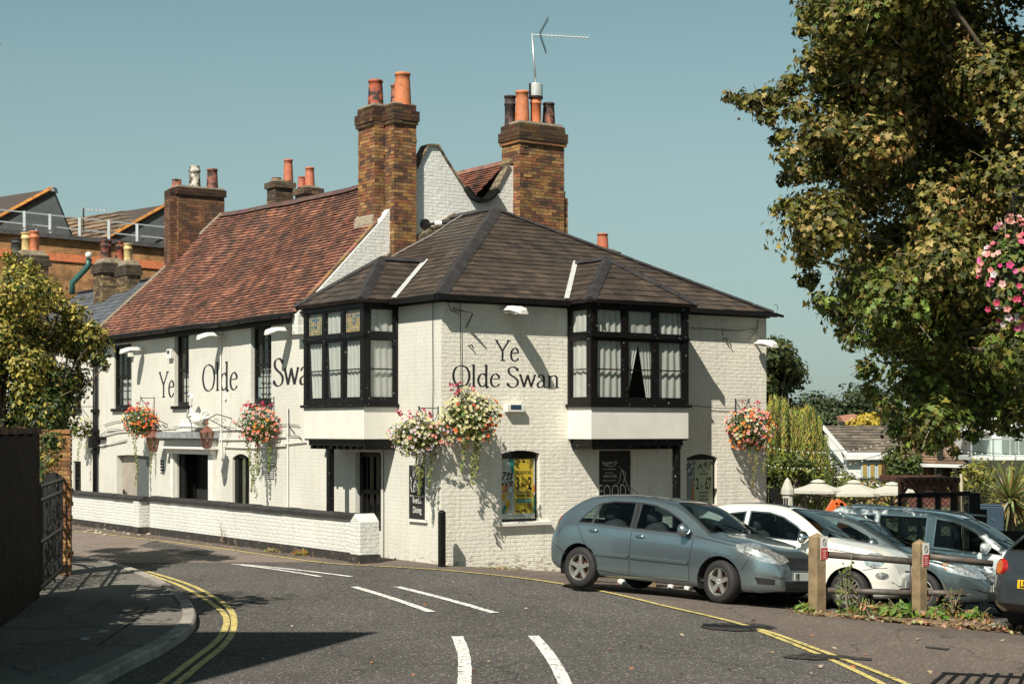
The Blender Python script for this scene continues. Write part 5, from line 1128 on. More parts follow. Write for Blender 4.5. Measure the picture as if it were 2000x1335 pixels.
def basket(loc, rx, rz, label, cols, trails, group='hanging flower baskets around the pub', seed=1, bracket=None, nleaf=1300, nfl=110, fr=.035, zones=None, grn=GRN, top=None, grnd=(.3, 1.3)):
    rx *= 1.1; rz *= 1.1; nleaf = int(nleaf*1.2); nfl = int(nfl*1.15)
    random.seed(seed); root = thing('hanging_basket', label, 'flower basket', loc, 0, group)
    mb = MB(); mb.lathe([(.001, -.2), (.12, -.18), (.18, -.08), (.2, .0), (.16, .02), (.001, .03)], (0, 0, 0), 14); mb.build('basket_liner', MOSS, root, smooth=True)
    lf = MB(); c0 = V((0, 0, .02))
    for _ in range(nleaf):
        d = rdir(); q = random.uniform(.35, 1.0)**.6; wob = 1+.28*noise.noise(d*2.2+V((seed*3.1, 0, 0)))
        p = c0+V((d.x*rx, d.y*rx*.85, d.z*rz))*q*wob
        leaf(lf, p, random.uniform(.045, .095), OVAL, tuple(x*random.uniform(.6, 1.25) for x in random.choice(grn)), (d+V((0, 0, .4))).normalized())
    lf.build('foliage', LEAF, root, recalc=False)
    fl = MB()
    for _ in range(nfl):
        d = rdir(); d = V((d.x, -abs(d.y) if random.random() < .72 else d.y, d.z)); wob = 1.03+.28*noise.noise(d*2.2+V((seed*3.1, 0, 0)))
        p = c0+V((d.x*rx, d.y*rx*.85, d.z*rz))*wob
        pal = cols[int((noise.noise(d*1.3+V((0, seed, 5)))*.9+.5)*len(cols)) % len(cols)] if random.random() < .8 else random.choice(cols)
        flower(fl, p, fr*random.uniform(.7, 1.25), random.choice(pal), (d*.7+V((-.1, -.6, .25))).normalized())
    if top:
        for _ in range(top[1]):
            p = c0+V((random.uniform(-.7, .6)*rx, random.uniform(-.6, .4)*rx, rz*random.uniform(.85, 1.35)))
            for __ in range(5): flower(fl, p+rdir()*.035, fr*.8, random.choice(top[0]), (rdir()+V((0, -.5, .4))).normalized())
            lf2 = None
    fl.build('flowers', PETAL, root, recalc=False)
    st = MB()
    if top:
        for _ in range(10): st.tube([V((random.uniform(-.1, .1), random.uniform(-.1, .1), rz*.5)), V((random.uniform(-.6, .5)*rx, random.uniform(-.4, .3)*rx, rz*1.2))], .004, 4)
        st.build('flower_stems', TWIG, root)
    tr = MB()
    for (x, y, L_, n) in trails:
        ph = random.uniform(0, 6)
        for k in range(int(L_/.035)):
            h = k*.035; 
            for _ in range(n):
                p = V((x+.05*math.sin(h*3+ph)+random.uniform(-.06, .06)*(1-.6*h/L_), y+random.uniform(-.05, .05), -.1-h)); leaf(tr, p, random.uniform(.025, .045), ROUND, tuple(q*random.uniform(.7, 1.3) for q in random.choice(GRN2)), V((random.uniform(-1, 1), -1, .3)).normalized())
        tr.tube([V((x+.05*math.sin(h*3+ph), y, -.1-h)) for h in [L_*q/8 for q in range(9)]], .003, 4, (.2, .18, .08))
    if trails: tr.build('trailing_vines', LEAF, root, recalc=False)
    if bracket is not None:
        b = MB(); w0, up = bracket; w0 = V(w0); hook = V((0, 0, up)); wt_ = V((w0.x, w0.y, up)); wb = V((w0.x, w0.y, up-.45))
        b.tube([wt_, hook], .010, 6); b.tube([wb, hook+V((0, 0, -.0))], .009, 6); b.bar(wt_+V((0, 0, .04)), wb-V((0, 0, .1)), .025)
        b.lathe([(.001, 0), (.022, .02), (.001, .045)], hook, 8)
        for t in range(3): a = t*2.1+.4; b.tube([hook, V((.19*math.cos(a), .19*math.sin(a), .02))], .004, 4)
        b.build('bracket', IRON, root)
    return root
def bl(F, px, py, d=.36):
    a, z = (LF if F is FL else RF)(px, py, d); return BM@F(a, d, z)
nL = V((dRx, dRy, 0)); nR = V((-dRy, dRx, 0))
basket(bl(FL, 157, 838), .34, .28, 'far left basket of cream and pink flowers near the black downpipe', [CRM, LIL, CRM], [(0, -.1, .8, 2), (.15, -.1, .5, 2)], seed=31, bracket=(nL*.36, .62), nleaf=700, nfl=80)
basket(bl(FL, 275, 825), .40, .33, 'basket of orange and pink flowers left of the entrance lantern', [ORG, RED, ORG, CRM], [(-.12, -.1, 1.5, 3), (.22, -.05, 1.0, 2), (.3, 0, 1.2, 1)], seed=42, bracket=(nL*.36, .62), top=(PINK, 9))
basket(bl(FL, 506, 833), .45, .36, 'basket of orange and salmon flowers with long vines right of the swan', [ORG, SAL, SAL, ORG], [(-.18, -.1, 1.35, 4), (.02, -.1, 1.0, 4), (.2, -.1, .9, 4), (-.05, 0, 1.5, 2)], seed=55, bracket=(nL*.36, .62), top=(PINK, 7), nleaf=1200)
basket(bl(FL, 818, 852, .42), .50, .32, 'basket of lilac, cream and red flowers above the narrow chalkboard', [LIL, CRM, LIL, CRM, SAL], [(-.02, -.12, .85, 5), (.06, -.1, 1.0, 4), (.25, -.1, .9, 3)], seed=64, bracket=(nL*.42, .52), top=(PINK, 10), nleaf=1500, nfl=170, grn=GRN+GRN2+[(.24, .14, .09)])
basket(bl(FR, 918, 818, .42), .48, .42, 'largest basket of cream petunias at the pub corner', [CRM, CRM, CRM, RED], [(-.1, -.1, .9, 3), (.1, -.12, 1.15, 5), (.16, -.1, 1.0, 4)], seed=77, bracket=(nR*.42, .62), top=(PINK, 9), nleaf=1600, nfl=210, grn=GRN+GRN2)
basket(bl(FR, 1463, 838, .42), .43, .38, 'basket of pink and orange flowers at the right end of the front wall', [SAL, SAL, ORG, CRM], [(.1, -.1, 1.1, 3), (-.05, -.1, .6, 2), (.28, .0, .9, 2), (-.3, 0, .4, 2)], seed=83, bracket=(nR*.42, .6), top=(PINK, 7), nleaf=1300, nfl=190)
# basket at the right edge on its own post
pb = P(1978, 540, 15.5); gpb = V((5.15, 15.8, ground_z(5.15, 15.8)))
post = thing('basket_post', 'dark iron post carrying the basket at the right edge', 'post', gpb)
mb = MB(); mb.tube([(0, 0, 0), (0, 0, 5.0)], [.06, .045], 12); mb.build('shaft', IRON, post, smooth=True)
mb = MB(); mb.tube([(0, 0, 4.85), (pb.x-gpb.x, pb.y-gpb.y, 4.75)], .015, 6); mb.build('arm', IRON, post)
basket(pb, .27, .42, 'near basket of magenta and pink flowers in front of the big tree', [MAG, SAL, PINK, MAG, LIL], [(-.05, 0, .35, 2)], seed=91, nleaf=1300, nfl=95, fr=.034, top=(SAL, 4), bracket=(V((gpb.x-pb.x, gpb.y-pb.y, 0)), .75))

# small plant pot in the third upstairs window
# ------------------------------------------------------------------ aerial
ar = thing('tv_aerial', 'long pole television aerial with angled reflector above the broad chimney', 'aerial', BM@V((5.80, 5.25, 10.4)))
cpos = ar.location; top = P(1039, 66, cpos.y); b1_ = P(1040, 68, cpos.y); b2_ = P(1149, 74, cpos.y-.6)
mb = MB(); mb.tube([V((0, 0, 0)), top-cpos], .022, 8); mb.build('mast', GALV, ar, smooth=True)
mb = MB(); mb.tube([b1_-cpos, b2_-cpos], .013, 6); d = (b2_-b1_)
for k in range(11):
    t = .28+.72*k/10; c = b1_+d*t-cpos; mb.bar(c+V((-.0, -.12, 0)), c+V((0, .12, 0)), .008); mb.bar(c-V((0, 0, .02)), c+V((0, 0, .02)), .03); mb.bar(c-V((0, 0, .07)), c+V((0, 0, .08)), .006)
mb.build('boom', GALV, ar)
mb = MB()
for (ex, ey) in ((1071, 36), (1067, 103)):
    r0 = P(1054, 66, cpos.y)-cpos; r1 = P(ex, ey, cpos.y)-cpos
    for s in (-.16, .16): mb.bar(r0+V((0, s, 0)), r1+V((0, s, 0)), .014)
    for k in range(6): q = r0.lerp(r1, (k+.5)/6); mb.bar(q+V((0, -.17, 0)), q+V((0, .17, 0)), .010)
mb.build('reflector', IRON, ar)
# ------------------------------------------------------------------ cars
def car_paint(name, col, rough=.24, metal=.5, coat=1.0):
    m = mat(name, col, rough, metal=metal, var=.03, vs=2, coat=coat, dirt=tuple(c*.75+.02 for c in col), dscale=3, dthr=(.55, .9)); return m
TYRE = mat('tyre_rubber', (.018, .017, .017), .75, var=.2, vs=30, bump=.3, bs=60); RIM = mat('alloy', (.50, .49, .46), .35, metal=.75, var=.15, vs=12, dirt=(.12, .09, .07), dscale=10, dthr=(.58, .72))
RUBB = mat('black_trim', (.015, .015, .016), .45); CINT = mat('car_interior', (.03, .028, .03), .8); CSEAT = mat('seat_fabric', (.06, .06, .065), .9, var=.2, vs=10)
CGL = glass_mat('car_glass', (.48, .58, .58), .55); CHR = mat('chrome', (.75, .75, .75), .12, metal=1); HEADL = mat('headlamp', (.62, .63, .62), .12, metal=.7, var=.6, vs=22, coat=1); TAILR = mat('tail_lamp_red', (.40, .015, .01), .15, coat=1, var=.3, vs=20); AMB = mat('amber_lamp', (.6, .16, .02), .2, coat=1)
PLW = mat('plate_white', (.66, .66, .62), .4); PLY_ = mat('plate_yellow', (.72, .46, .03), .4); PLK = mat('plate_black', (.01, .01, .01), .4); SHUT = mat('brake_disc', (.16, .08, .05), .6, metal=.6)
WELL = mat('wheel_well', (.012, .011, .011), .95)
def interp(tab, x):
    if x <= tab[0][0]: return tab[0][1]
    for (a, b), (c, d) in zip(tab[:-1], tab[1:]):
        if x <= c: return b+(d-b)*(x-a)/(c-a)
    return tab[-1][1]
def crv(pts, n=6): return [(p.x, p.y) for p in smooth([V((a, b, 0)) for a, b in pts], n)]
class Car:
    def __init__(s, S):
        s.S = S; s.top = crv(S['top']); s.bot = S['bot']; s.belt = crv(S['belt']); s.plan = crv(S['plan']); s.L = S['L']
    def section(s, x):
        S = s.S; zt = interp(s.top, x); zb = interp(s.bot, x); w = interp(s.plan, x); zl = min(interp(s.belt, x), zt-.035); h = zt-zl
        wr = w*.965-.012-S['tumble']*max(0, h-.03); r = min(.10, h*.45); cr = S.get('crown', .03)
        c = [(0, zb), (w*.6, zb), (w*.88, zb+.015), (w*.965, zb+.09), (w*.985, zb+.2), (w, zb+(zl-zb)*.55), (w*.995, zb+(zl-zb)*.8), (w*.975, zl-.02), (w*.955, zl+.012), (w*.955+(wr-w*.955)*.5, zl+(zt-r-zl)*.5), (wr+.006, zt-r), (wr-.05, zt-.022), (wr*.6, zt+cr*.7), (wr*.3, zt+cr*.95), (0, zt+cr)]
        return c
    def shell(s):
        S = s.S; xs = []; x = 0
        while x < s.L-1e-6: xs.append(x); x += .045 if (x > .3 and x < s.L-.3) else .03
        xs.append(s.L)
        bm = bmesh.new(); rings = []
        def mk(x, sc=1, dx=0):
            c = s.section(x); q = smooth([V((0, a, b)) for a, b in c], 3); zc = (c[0][1]+c[-1][1])/2
            half = [(p.y*sc, zc+(p.z-zc)*sc) for p in q]
            full = half+[(-a, b) for a, b in half[-2:0:-1]]
            return [bm.verts.new((x+dx, a, b)) for a, b in full]
        rings.append(mk(0, .72, -.035)); rings.append(mk(0, .9, -.025))
        for x in xs: rings.append(mk(x))
        rings.append(mk(s.L, .92, .025)); rings.append(mk(s.L, .75, .035))
        n = len(rings[0])
        for a, b in zip(rings[:-1], rings[1:]):
            for i in range(n): bm.faces.new((a[i], a[(i+1) % n], b[(i+1) % n], b[i]))
        bm.faces.new(rings[0]); bm.faces.new(rings[-1][::-1])
        bmesh.ops.recalc_face_normals(bm, faces=bm.faces)
        return bm
def cut(bm, poly, axis, filt):
    "slice the shell along a convex outline seen along an axis; returns the faces inside"
    I = {'y': (0, 2), 'x': (1, 2), 'z': (0, 1)}[axis]; n = len(poly)
    area = sum(poly[i][0]*poly[(i+1) % n][1]-poly[(i+1) % n][0]*poly[i][1] for i in range(n))
    if area < 0: poly = poly[::-1]
    lo = [min(p[k] for p in poly)-.1 for k in (0, 1)]; hi = [max(p[k] for p in poly)+.1 for k in (0, 1)]
    for i in range(n):
        p, q = poly[i], poly[(i+1) % n]; d = (q[0]-p[0], q[1]-p[1]); l = math.hypot(*d)
        if l < 1e-6: continue
        nn = V((0, 0, 0)); nn[I[0]] = d[1]/l; nn[I[1]] = -d[0]/l; co = V((0, 0, 0)); co[I[0]] = p[0]; co[I[1]] = p[1]
        fs = [f for f in bm.faces if filt(f) and any(lo[0] < v.co[I[0]] < hi[0] and lo[1] < v.co[I[1]] < hi[1] for v in f.verts)]
        es = {e for f in fs for e in f.edges}; vs = {v for f in fs for v in f.verts}
        bmesh.ops.bisect_plane(bm, geom=list(vs)+list(es)+fs, dist=1e-5, plane_co=co, plane_no=nn)
    out = []
    for f in bm.faces:
        if not filt(f): continue
        c = f.calc_center_median(); x, y = c[I[0]], c[I[1]]
        if all((poly[(i+1) % n][0]-poly[i][0])*(y-poly[i][1])-(poly[(i+1) % n][1]-poly[i][1])*(x-poly[i][0]) > -1e-7 for i in range(n)): out.append(f)
    return out
def take(bm, faces, name, m, parent, off=0.0, delete=True):
    mp = {}; vs = []; fs = []
    for f in faces:
        idx = []
        for v in f.verts:
            if v.index not in mp or True:
                k = id(v) if False else v
            if k not in mp: mp[k] = len(vs); vs.append(v.co+v.normal*off)
            idx.append(mp[k])
        fs.append(idx)
    if not fs: return None
    me = bpy.data.meshes.new(name); me.from_pydata([tuple(v) for v in vs], [], fs); me.materials.append(m); me.shade_smooth()
    o = bpy.data.objects.new(name, me); COL.objects.link(o); o.parent = parent
    if delete: bmesh.ops.delete(bm, geom=faces, context='FACES')
    return o
def inset(poly, d):
    n = len(poly); area = sum(poly[i][0]*poly[(i+1) % n][1]-poly[(i+1) % n][0]*poly[i][1] for i in range(n))
    if area < 0: poly = poly[::-1]
    out = []
    for i in range(n):
        p0, p, p1 = V(poly[i-1]), V(poly[i]), V(poly[(i+1) % n]); e0 = (p-p0).normalized(); e1 = (p1-p).normalized(); n0 = V((-e0.y, e0.x)); n1 = V((-e1.y, e1.x)); b = (n0+n1); b = b/max(.3, b.dot(n0)); out.append((p.x+b.x*d, p.y+b.y*d))
    return out
def wheel(parent, x, y, r, side, spokes, rimr, steer=0, w=.19, style='five', well=None):
    root = bpy.data.objects.new('wheel', None); COL.objects.link(root); root.parent = parent; root.location = (x, y, r); root.rotation_euler = (0, 0, steer); sg = side; root.empty_display_size = .1
    t = MB(); t.lathe([(rimr, -w/2), (rimr+.02, -w/2-.004), (r-.035, -w/2-.004), (r-.012, -w/2+.02), (r, -w/2+.05), (r, w/2-.05), (r-.012, w/2-.02), (r-.035, w/2+.004), (rimr+.02, w/2+.004), (rimr, w/2)], (0, 0, 0), 40, axis='y'); t.build('tyre', TYRE, root, smooth=True)
    m = MB(); yo = sg*(w/2-.012); m.lathe([(rimr+.004, yo), (rimr-.012, yo+sg*.004), (rimr-.022, yo-sg*.02), (rimr-.03, -yo)], (0, 0, 0), 40, axis='y')
    hub = rimr*.24; m.lathe([(.001, yo-sg*.012), (hub*.8, yo-sg*.012), (hub, yo-sg*.03), (hub, yo-sg*.06)], (0, 0, 0), 20, axis='y')
    for k in range(spokes):
        a = 2*math.pi*k/spokes+.3; ca, sa = math.cos(a), math.sin(a); e = V((ca, 0, sa)); f = V((-sa, 0, ca)); w0, w1 = (rimr*.2, rimr*.13) if style == 'five' else (rimr*.045, rimr*.05)
        i0, i1 = e*hub*.7, e*(rimr-.015); yy = V((0, yo-sg*.02, 0)); y2 = V((0, yo-sg*.012, 0)); dn = V((0, -sg*.03, 0))
        v = [i0-f*w0*.8+yy, i0+f*w0*.8+yy, i1+f*w1+y2, i1-f*w1+y2]; m.add(v+[p+dn for p in v], [(0, 1, 2, 3), (7, 6, 5, 4), (0, 4, 5, 1), (1, 5, 6, 2), (2, 6, 7, 3), (3, 7, 4, 0)])
    m.build('rim', RIM, root)
    d = MB(); d.lathe([(.001, yo-sg*.085), (rimr*.75, yo-sg*.085), (rimr*.75, yo-sg*.1), (.001, yo-sg*.1)], (0, 0, 0), 24, axis='y'); d.build('brake_disc', SHUT, root)
    d = MB(); d.lathe([(.001, yo-sg*.12), (rimr-.01, yo-sg*.12)], (0, 0, 0), 24, axis='y'); d.build('wheel_back', WELL, root, recalc=False)
    n = MB()
    for k in range(5): a = 2*math.pi*k/5+.3+.6; n.lathe([(.012, yo-sg*.008), (.001, yo+sg*.0)], (hub*.6*math.cos(a), 0, hub*.6*math.sin(a)), 6, axis='y')
    n.build('wheel_nut', CHR, root)
    return root
def strip(bm, pts, w, m, name, parent, side, off=.004, thick=.006, prot=None):
    "thin strip following the side of the shell through (x,z) points"
    from mathutils.bvhtree import BVHTree
    bt = bm if isinstance(bm, BVHTree) else BVHTree.FromBMesh(bm); mb = MB(); P_ = []
    pp = []
    for a, b in zip(pts[:-1], pts[1:]):
        n = max(1, int(math.hypot(b[0]-a[0], b[1]-a[1])/.05)); pp += [(a[0]+(b[0]-a[0])*k/n, a[1]+(b[1]-a[1])*k/n) for k in range(n)]
    pp.append(pts[-1])
    for x, z in pp:
        h = bt.ray_cast(V((x, side*3, z)), V((0, -side, 0)))
        if h[0] is not None: P_.append((h[0], V((h[1].x, h[1].y, h[1].z))))
    for i in range(len(P_)-1):
        (p, n), (q, n2) = P_[i], P_[i+1]
        if n.y*side < 0: n = -n
        if n2.y*side < 0: n2 = -n2
        d = (q-p); 
        if d.length < 1e-5 or d.length > .3: continue
        t = d.normalized().cross(n).normalized()*w/2; o = n*off; o2 = n2*off; k = n*(prot or thick); k2 = n2*(prot or thick)
        vs = [p-t+o-k, p+t+o-k, p+t*.6+o+k*.5, p-t*.6+o+k*.5, q-t+o2-k2, q+t+o2-k2, q+t*.6+o2+k2*.5, q-t*.6+o2+k2*.5]
        mb.add(vs, [(3, 2, 6, 7), (0, 3, 7, 4), (2, 1, 5, 6)])
    if mb.v: return mb.build(name, m, parent, recalc=False)
def make_car(name, label, S, group='cars parked beside the pub'):
    root = thing(name, label, 'car', (0, 0, 0), 0, group); C = Car(S); paint = S['paint']; L = C.L
    from mathutils.bvhtree import BVHTree
    bm = C.shell(); bt = BVHTree.FromBMesh(bm)
    W = max(p[1] for p in S['plan'])
    for wx in S['wheels']:
        r = S['arch']; poly = [(wx+r*math.cos(t), S['wr']+r*math.sin(t)) for t in [2*math.pi*k/28 for k in range(28)]]
        fs = cut(bm, poly, 'y', lambda f: abs(f.calc_center_median().y) > W*.62 and f.calc_center_median().z < 1.1); bmesh.ops.delete(bm, geom=fs, context='FACES')
    top_f = lambda f: f.normal.z > .12 and f.calc_center_median().z > S['beltmin']
    for nm, poly, ax, kind in S['cuts']:
        if ax == 'y':
            filt = (lambda ny: (lambda f: abs(f.calc_center_median().y) > W*.35 and abs(f.normal.y) > ny))(.08 if kind in ('head', 'amber', 'tail') else .25)
        elif ax == 'x+': filt = lambda f: f.normal.x > .15 and f.calc_center_median().x > L*.6
        elif ax == 'x-': filt = lambda f: f.normal.x < -.12 and f.calc_center_median().x < L*.4
        else: filt = top_f
        mats_ = {'glass': (RUBB, CGL), 'head': (None, HEADL), 'tail': (None, TAILR), 'black': (None, RUBB), 'chrome': (None, CHR), 'amber': (None, AMB), 'trimglass': (CHR, CGL), 'lightglass': (paint, CGL), 'dim': (None, DARK)}[kind]
        axx = ax[0]
        if mats_[0]:
            fs = cut(bm, poly, axx, filt); 
            inner = inset(poly, .022)
            fi = cut(bm, inner, axx, filt); s_in = set(fi)
            for f in cut(bm, poly, axx, filt): pass
            bm.normal_update()
            take(bm, fi, nm, mats_[1], root, -.004)
            fo = [f for f in cut(bm, poly, axx, filt)]
            take(bm, fo, nm+'_surround', mats_[0], root, .001)
        else:
            fs = cut(bm, poly, axx, filt); bm.normal_update(); take(bm, fs, nm, mats_[1], root, .002)
    me = bpy.data.meshes.new('body'); bm.to_mesh(me); bm.free(); me.materials.append(paint); me.shade_smooth(); body = bpy.data.objects.new('body', me); COL.objects.link(body); body.parent = root
    for side in (-1, 1):
        for pts in S['seams']: strip(bt, pts, .013, RUBB, 'door_seam', body, side, .001, .0025)
        if S.get('mould'):
            for pts in S['mould']: strip(bt, pts, .06, paint, 'side_moulding', root, side, .012, .02)
        for (hx, hz) in S['handles']:
            h = bt.ray_cast(V((hx, side*3, hz)), V((0, -side, 0)))
            if h[0] is None: continue
            p = h[0]; mb = MB(); o = V((0, side, 0)); mb.tube([p+V((-.09, 0, 0)), p+V((-.075, side*.028, 0)), p+V((.06, side*.03, -.003)), p+V((.085, 0, 0))], [.012, .014, .014, .012], 8); mb.blob(p+V((.0, -side*.004, 0)), .045, 6, (1, 1, 1), (1, .2, .6)); mb.build('door_handle', paint if not S.get('chromeh') else CHR, root, smooth=True)
        mx, mz = S['mirror']; h = bt.ray_cast(V((mx, side*3, mz)), V((0, -side, 0))); p = h[0] if h[0] else V((mx, side*W*.85, mz))
        mb = MB(); mc = p+V((0, side*.14, .035)); mb.tube([p+V((0, -side*.03, 0)), mc+V((0, -side*.05, -.02))], .022, 8); mb.tube([mc+V((-.06, 0, 0)), mc+V((-.03, 0, 0)), mc+V((.03, 0, 0)), mc+V((.09, 0, 0))], [.09, .105, .09, .02], 14); mr = mb.build('wing_mirror', paint if not S.get('chromem') else CHR, root, smooth=True); mr.scale = (1, 1, 1)
    # cabin
    cx0, cx1 = S['cabin']; zf = .32; it = MB(); ww = W-.12
    it.box(cx0, cx1, -ww, ww, zf-.03, zf); it.box(cx1-.28, cx1+.1, -ww+.05, ww-.05, zf, S['beltmin']-.06); it.box(cx0-.2, cx0+.06, -ww+.1, ww-.1, zf, S['beltmin']-.02)
    it.build('interior', CINT, root)
    for sx_, ys in ((S['seats'][0], (-.36, .36)), (S['seats'][1], (-.38, .0, .38))):
        for y in ys:
            st = MB(); st.tube([(sx_+.45, y, .50), (sx_+.1, y, .48), (sx_, y, .52)], [.2, .22, .2], 10); st.tube([(sx_+.02, y, .5), (sx_-.06, y, .75), (sx_-.14, y, 1.0), (sx_-.16, y, 1.06)], [.2, .22, .2, .13], 10); st.tube([(sx_-.17, y, 1.05), (sx_-.18, y, 1.10), (sx_-.19, y, 1.2), (sx_-.19, y, 1.26)], [.03, .12, .13, .06], 10)
            st.build('seat', CSEAT, root, smooth=True)
    sw = MB(); sc = V((cx1-.42, .36 if S.get('lhd') else -.36, .92)); sw.tube([sc+V((.05*math.sin(t), .18*math.cos(t), .17*math.sin(t))) for t in [k*math.pi/10 for k in range(21)]], .014, 6, caps=False); sw.tube([sc, sc+V((.3, 0, -.12))], .03, 8); sw.bar(sc+V((0, -.17, 0)), sc+V((0, .17, 0)), .03); sw.build('steering_wheel', RUBB, root)
    # wheels and wells
    for i, wx in enumerate(S['wheels']):
        for side in (-1, 1):
            wheel(root, wx, side*(W-.115+S.get('track', 0)), S['wr'], side, S['spokes'], S['rim'], S.get('steer', 0) if i == 1 else 0, style=S.get('style', 'five'))
            wl = MB(); rr = S['arch']; n = 16; A = [(wx+rr*math.cos(t), S['wr']+rr*math.sin(t)) for t in [-.35+(math.pi+.7)*k/n for k in range(n+1)]]
            for k in range(n): wl.face([V((A[k][0], side*(W-.015)*.985, A[k][1])), V((A[k+1][0], side*(W-.015)*.985, A[k+1][1])), V((A[k+1][0], side*(W-.36), A[k+1][1])), V((A[k][0], side*(W-.36), A[k][1]))])
            wl.face([V((a, side*(W-.36), b)) for a, b in A]); wl.build('wheel_arch', WELL, root, recalc=False)
    # underside, plates, wipers
    ub = MB(); ub.box(.35, L-.35, -W+.35, W-.35, .20, .26); ub.build('underbody', WELL, root)
    for kind, txt, yy, zc in S['plates']:
        sgn = 1 if kind == 'front' else -1; h = bt.ray_cast(V((sgn*10, yy, zc)), V((-sgn, 0, 0))); x = h[0].x if h[0] else (L if sgn > 0 else 0)
        pl = MB(); pl.box(x+sgn*.012-.004, x+sgn*.012+.004, yy-.26, yy+.26, zc-.056, zc+.056); po = pl.build('number_plate', PLW if sgn > 0 else PLY_, root, bevel=.003)
        if txt:
            fx = (lambda xx, s_: (lambda a, d, z: V((xx+s_*(d), -s_*0+(a if s_ > 0 else -a), z))))(x+sgn*.017, sgn)
            t = ftext(txt, fx, -.22, zc-.04, .115, 1, PLK, po, .002, .85, 'plate_lettering', bold=.004, align='LEFT')
    wp = MB(); 
    for (ax_, ay, bx, by) in S['wipers']:
        za = interp(C.top, ax_)+.05; zb_ = interp(C.top, bx)+.045; wp.tube([(ax_, ay, za), ((ax_+bx)/2, (ay+by)/2, (za+zb_)/2+.01), (bx, by, zb_)], .009, 5)
    wp.build('wiper', RUBB, root)
    return root, bt, body
def place_car(root, wheels, mid, heading, roll=0, pitch=None):
    "stand the car on the sloping ground: mid = ground point under the middle of the wheelbase"
    wx = (wheels[0]+wheels[1])/2; h = V((math.cos(heading), math.sin(heading))); hw = (wheels[1]-wheels[0])/2
    zr = ground_z(mid[0]-h.x*hw, mid[1]-h.y*hw)+.012; zf = ground_z(mid[0]+h.x*hw, mid[1]+h.y*hw)+.012
    p = -math.atan2(zf-zr, 2*hw) if pitch is None else pitch
    side = V((-h.y, h.x)); zl = ground_z(mid[0]+side.x*.7, mid[1]+side.y*.7); zr2 = ground_z(mid[0]-side.x*.7, mid[1]-side.y*.7); rl = math.atan2(zl-zr2, 1.4)
    M = Matrix.Translation((mid[0], mid[1], (zr+zf)/2)) @ Matrix.Rotation(heading, 4, 'Z') @ Matrix.Rotation(p, 4, 'Y') @ Matrix.Rotation(rl, 4, 'X') @ Matrix.Translation((-wx, 0, 0))
    root.matrix_world = M
# --- silver grey five door hatchback
random.seed(8)
S1 = dict(L=4.18, paint=car_paint('silver_grey_paint', (.30, .37, .40), .27, .86), tumble=.36, crown=.028, beltmin=.93, wheels=(.72, 3.32), wr=.315, arch=.372, rim=.205, spokes=5, track=.0, steer=-.18,
    top=[(0, .80), (.03, .98), (.12, 1.08), (.45, 1.30), (.68, 1.41), (.95, 1.45), (1.4, 1.465), (1.9, 1.45), (2.3, 1.39), (2.62, 1.25), (2.95, 1.07), (3.12, .985), (3.5, .93), (3.85, .85), (4.05, .765), (4.18, .64)],
    bot=[(0, .36), (.2, .26), (.5, .2), (3.5, .19), (3.9, .2), (4.18, .25)],
    belt=[(0, .72), (.3, .92), (.8, .975), (1.6, .955), (2.4, .925), (3.0, .90), (3.5, .84), (4.0, .72), (4.18, .58)],
    plan=[(0, .66), (.12, .78), (.4, .835), (1.0, .845), (2.5, .845), (3.4, .84), (3.75, .80), (4.0, .70), (4.18, .54)],
    cuts=[('rear_quarter_window', [(.62, 1.00), (.72, 1.14), (.90, 1.29), (.96, 1.32), (.90, 1.00)], 'y', 'glass'),
          ('rear_door_window', [(.915, 1.0), (.97, 1.325), (1.2, 1.37), (1.62, 1.38), (1.66, .975)], 'y', 'glass'),
          ('front_door_window', [(1.74, .97), (1.72, 1.378), (2.0, 1.35), (2.25, 1.28), (2.5, 1.17), (2.78, .985), (2.80, .945)], 'y', 'glass'),
          ('windscreen', [(2.27, -.48), (2.27, .48), (2.4, .53), (3.04, .69), (3.07, .60), (3.10, .3), (3.105, 0), (3.10, -.3), (3.07, -.60), (3.04, -.69), (2.4, -.53)], 'z', 'glass'),
          ('rear_window', [(-.48, 1.33), (.48, 1.33), (.55, 1.04), (-.55, 1.04)], 'x-', 'glass'),
          ('tail_lamp', [(-.05, .88), (-.05, 1.2), (.16, 1.13), (.28, 1.05), (.12, .96), (.04, .86)], 'y', 'tail'),
          ('headlight', [(3.55, .87), (3.60, .78), (3.92, .665), (4.16, .63), (4.16, .72), (3.92, .84), (3.68, .91)], 'y', 'head'), ('door_pillar', [(1.665, .985), (1.63, 1.375), (1.71, 1.375), (1.735, .975)], 'y', 'black'),
          ('grille', [(-.42, .73), (.42, .73), (.36, .56), (-.36, .56)], 'x+', 'black'), ('lower_grille', [(-.46, .40), (.46, .40), (.42, .25), (-.42, .25)], 'x+', 'black'),
          ('fog_lamp_recess', [(3.88, .43), (4.12, .42), (4.12, .34), (3.92, .335)], 'y', 'black')],
    seams=[[(.62, .99), (.78, .74), (.98, .52), (1.05, .30), (1.70, .27)], [(1.70, .97), (1.70, .27)], [(2.84, .93), (2.80, .6), (2.80, .27), (1.70, .27)], [(.0, .70), (.3, .58), (.45, .5)], [(2.86, .94), (3.55, .84), (3.7, .72)], [(3.68, .50), (3.78, .66)]],
    mould=[[(1.02, .545), (1.68, .545)], [(1.73, .545), (2.78, .54)]], handles=[(.98, .90), (1.88, .87)], mirror=(2.72, .98), cabin=(.6, 3.0), seats=(1.95, 1.15),
    plates=[('front', 'FE', 0, .47), ('rear', '', 0, .62)], wipers=[(3.06, .45, 2.86, -.1), (3.08, -.1, 2.88, -.6)])
car1, bt1, _ = make_car('parked_car', 'silver grey hatchback with five spoke alloys, nearest the pub wall', S1)
mb = MB(); mb.tube([(1.0, .25, 1.47), (.62, .25, 1.72)], [.006, .003], 5); mb.build('aerial_rod', RUBB, car1)
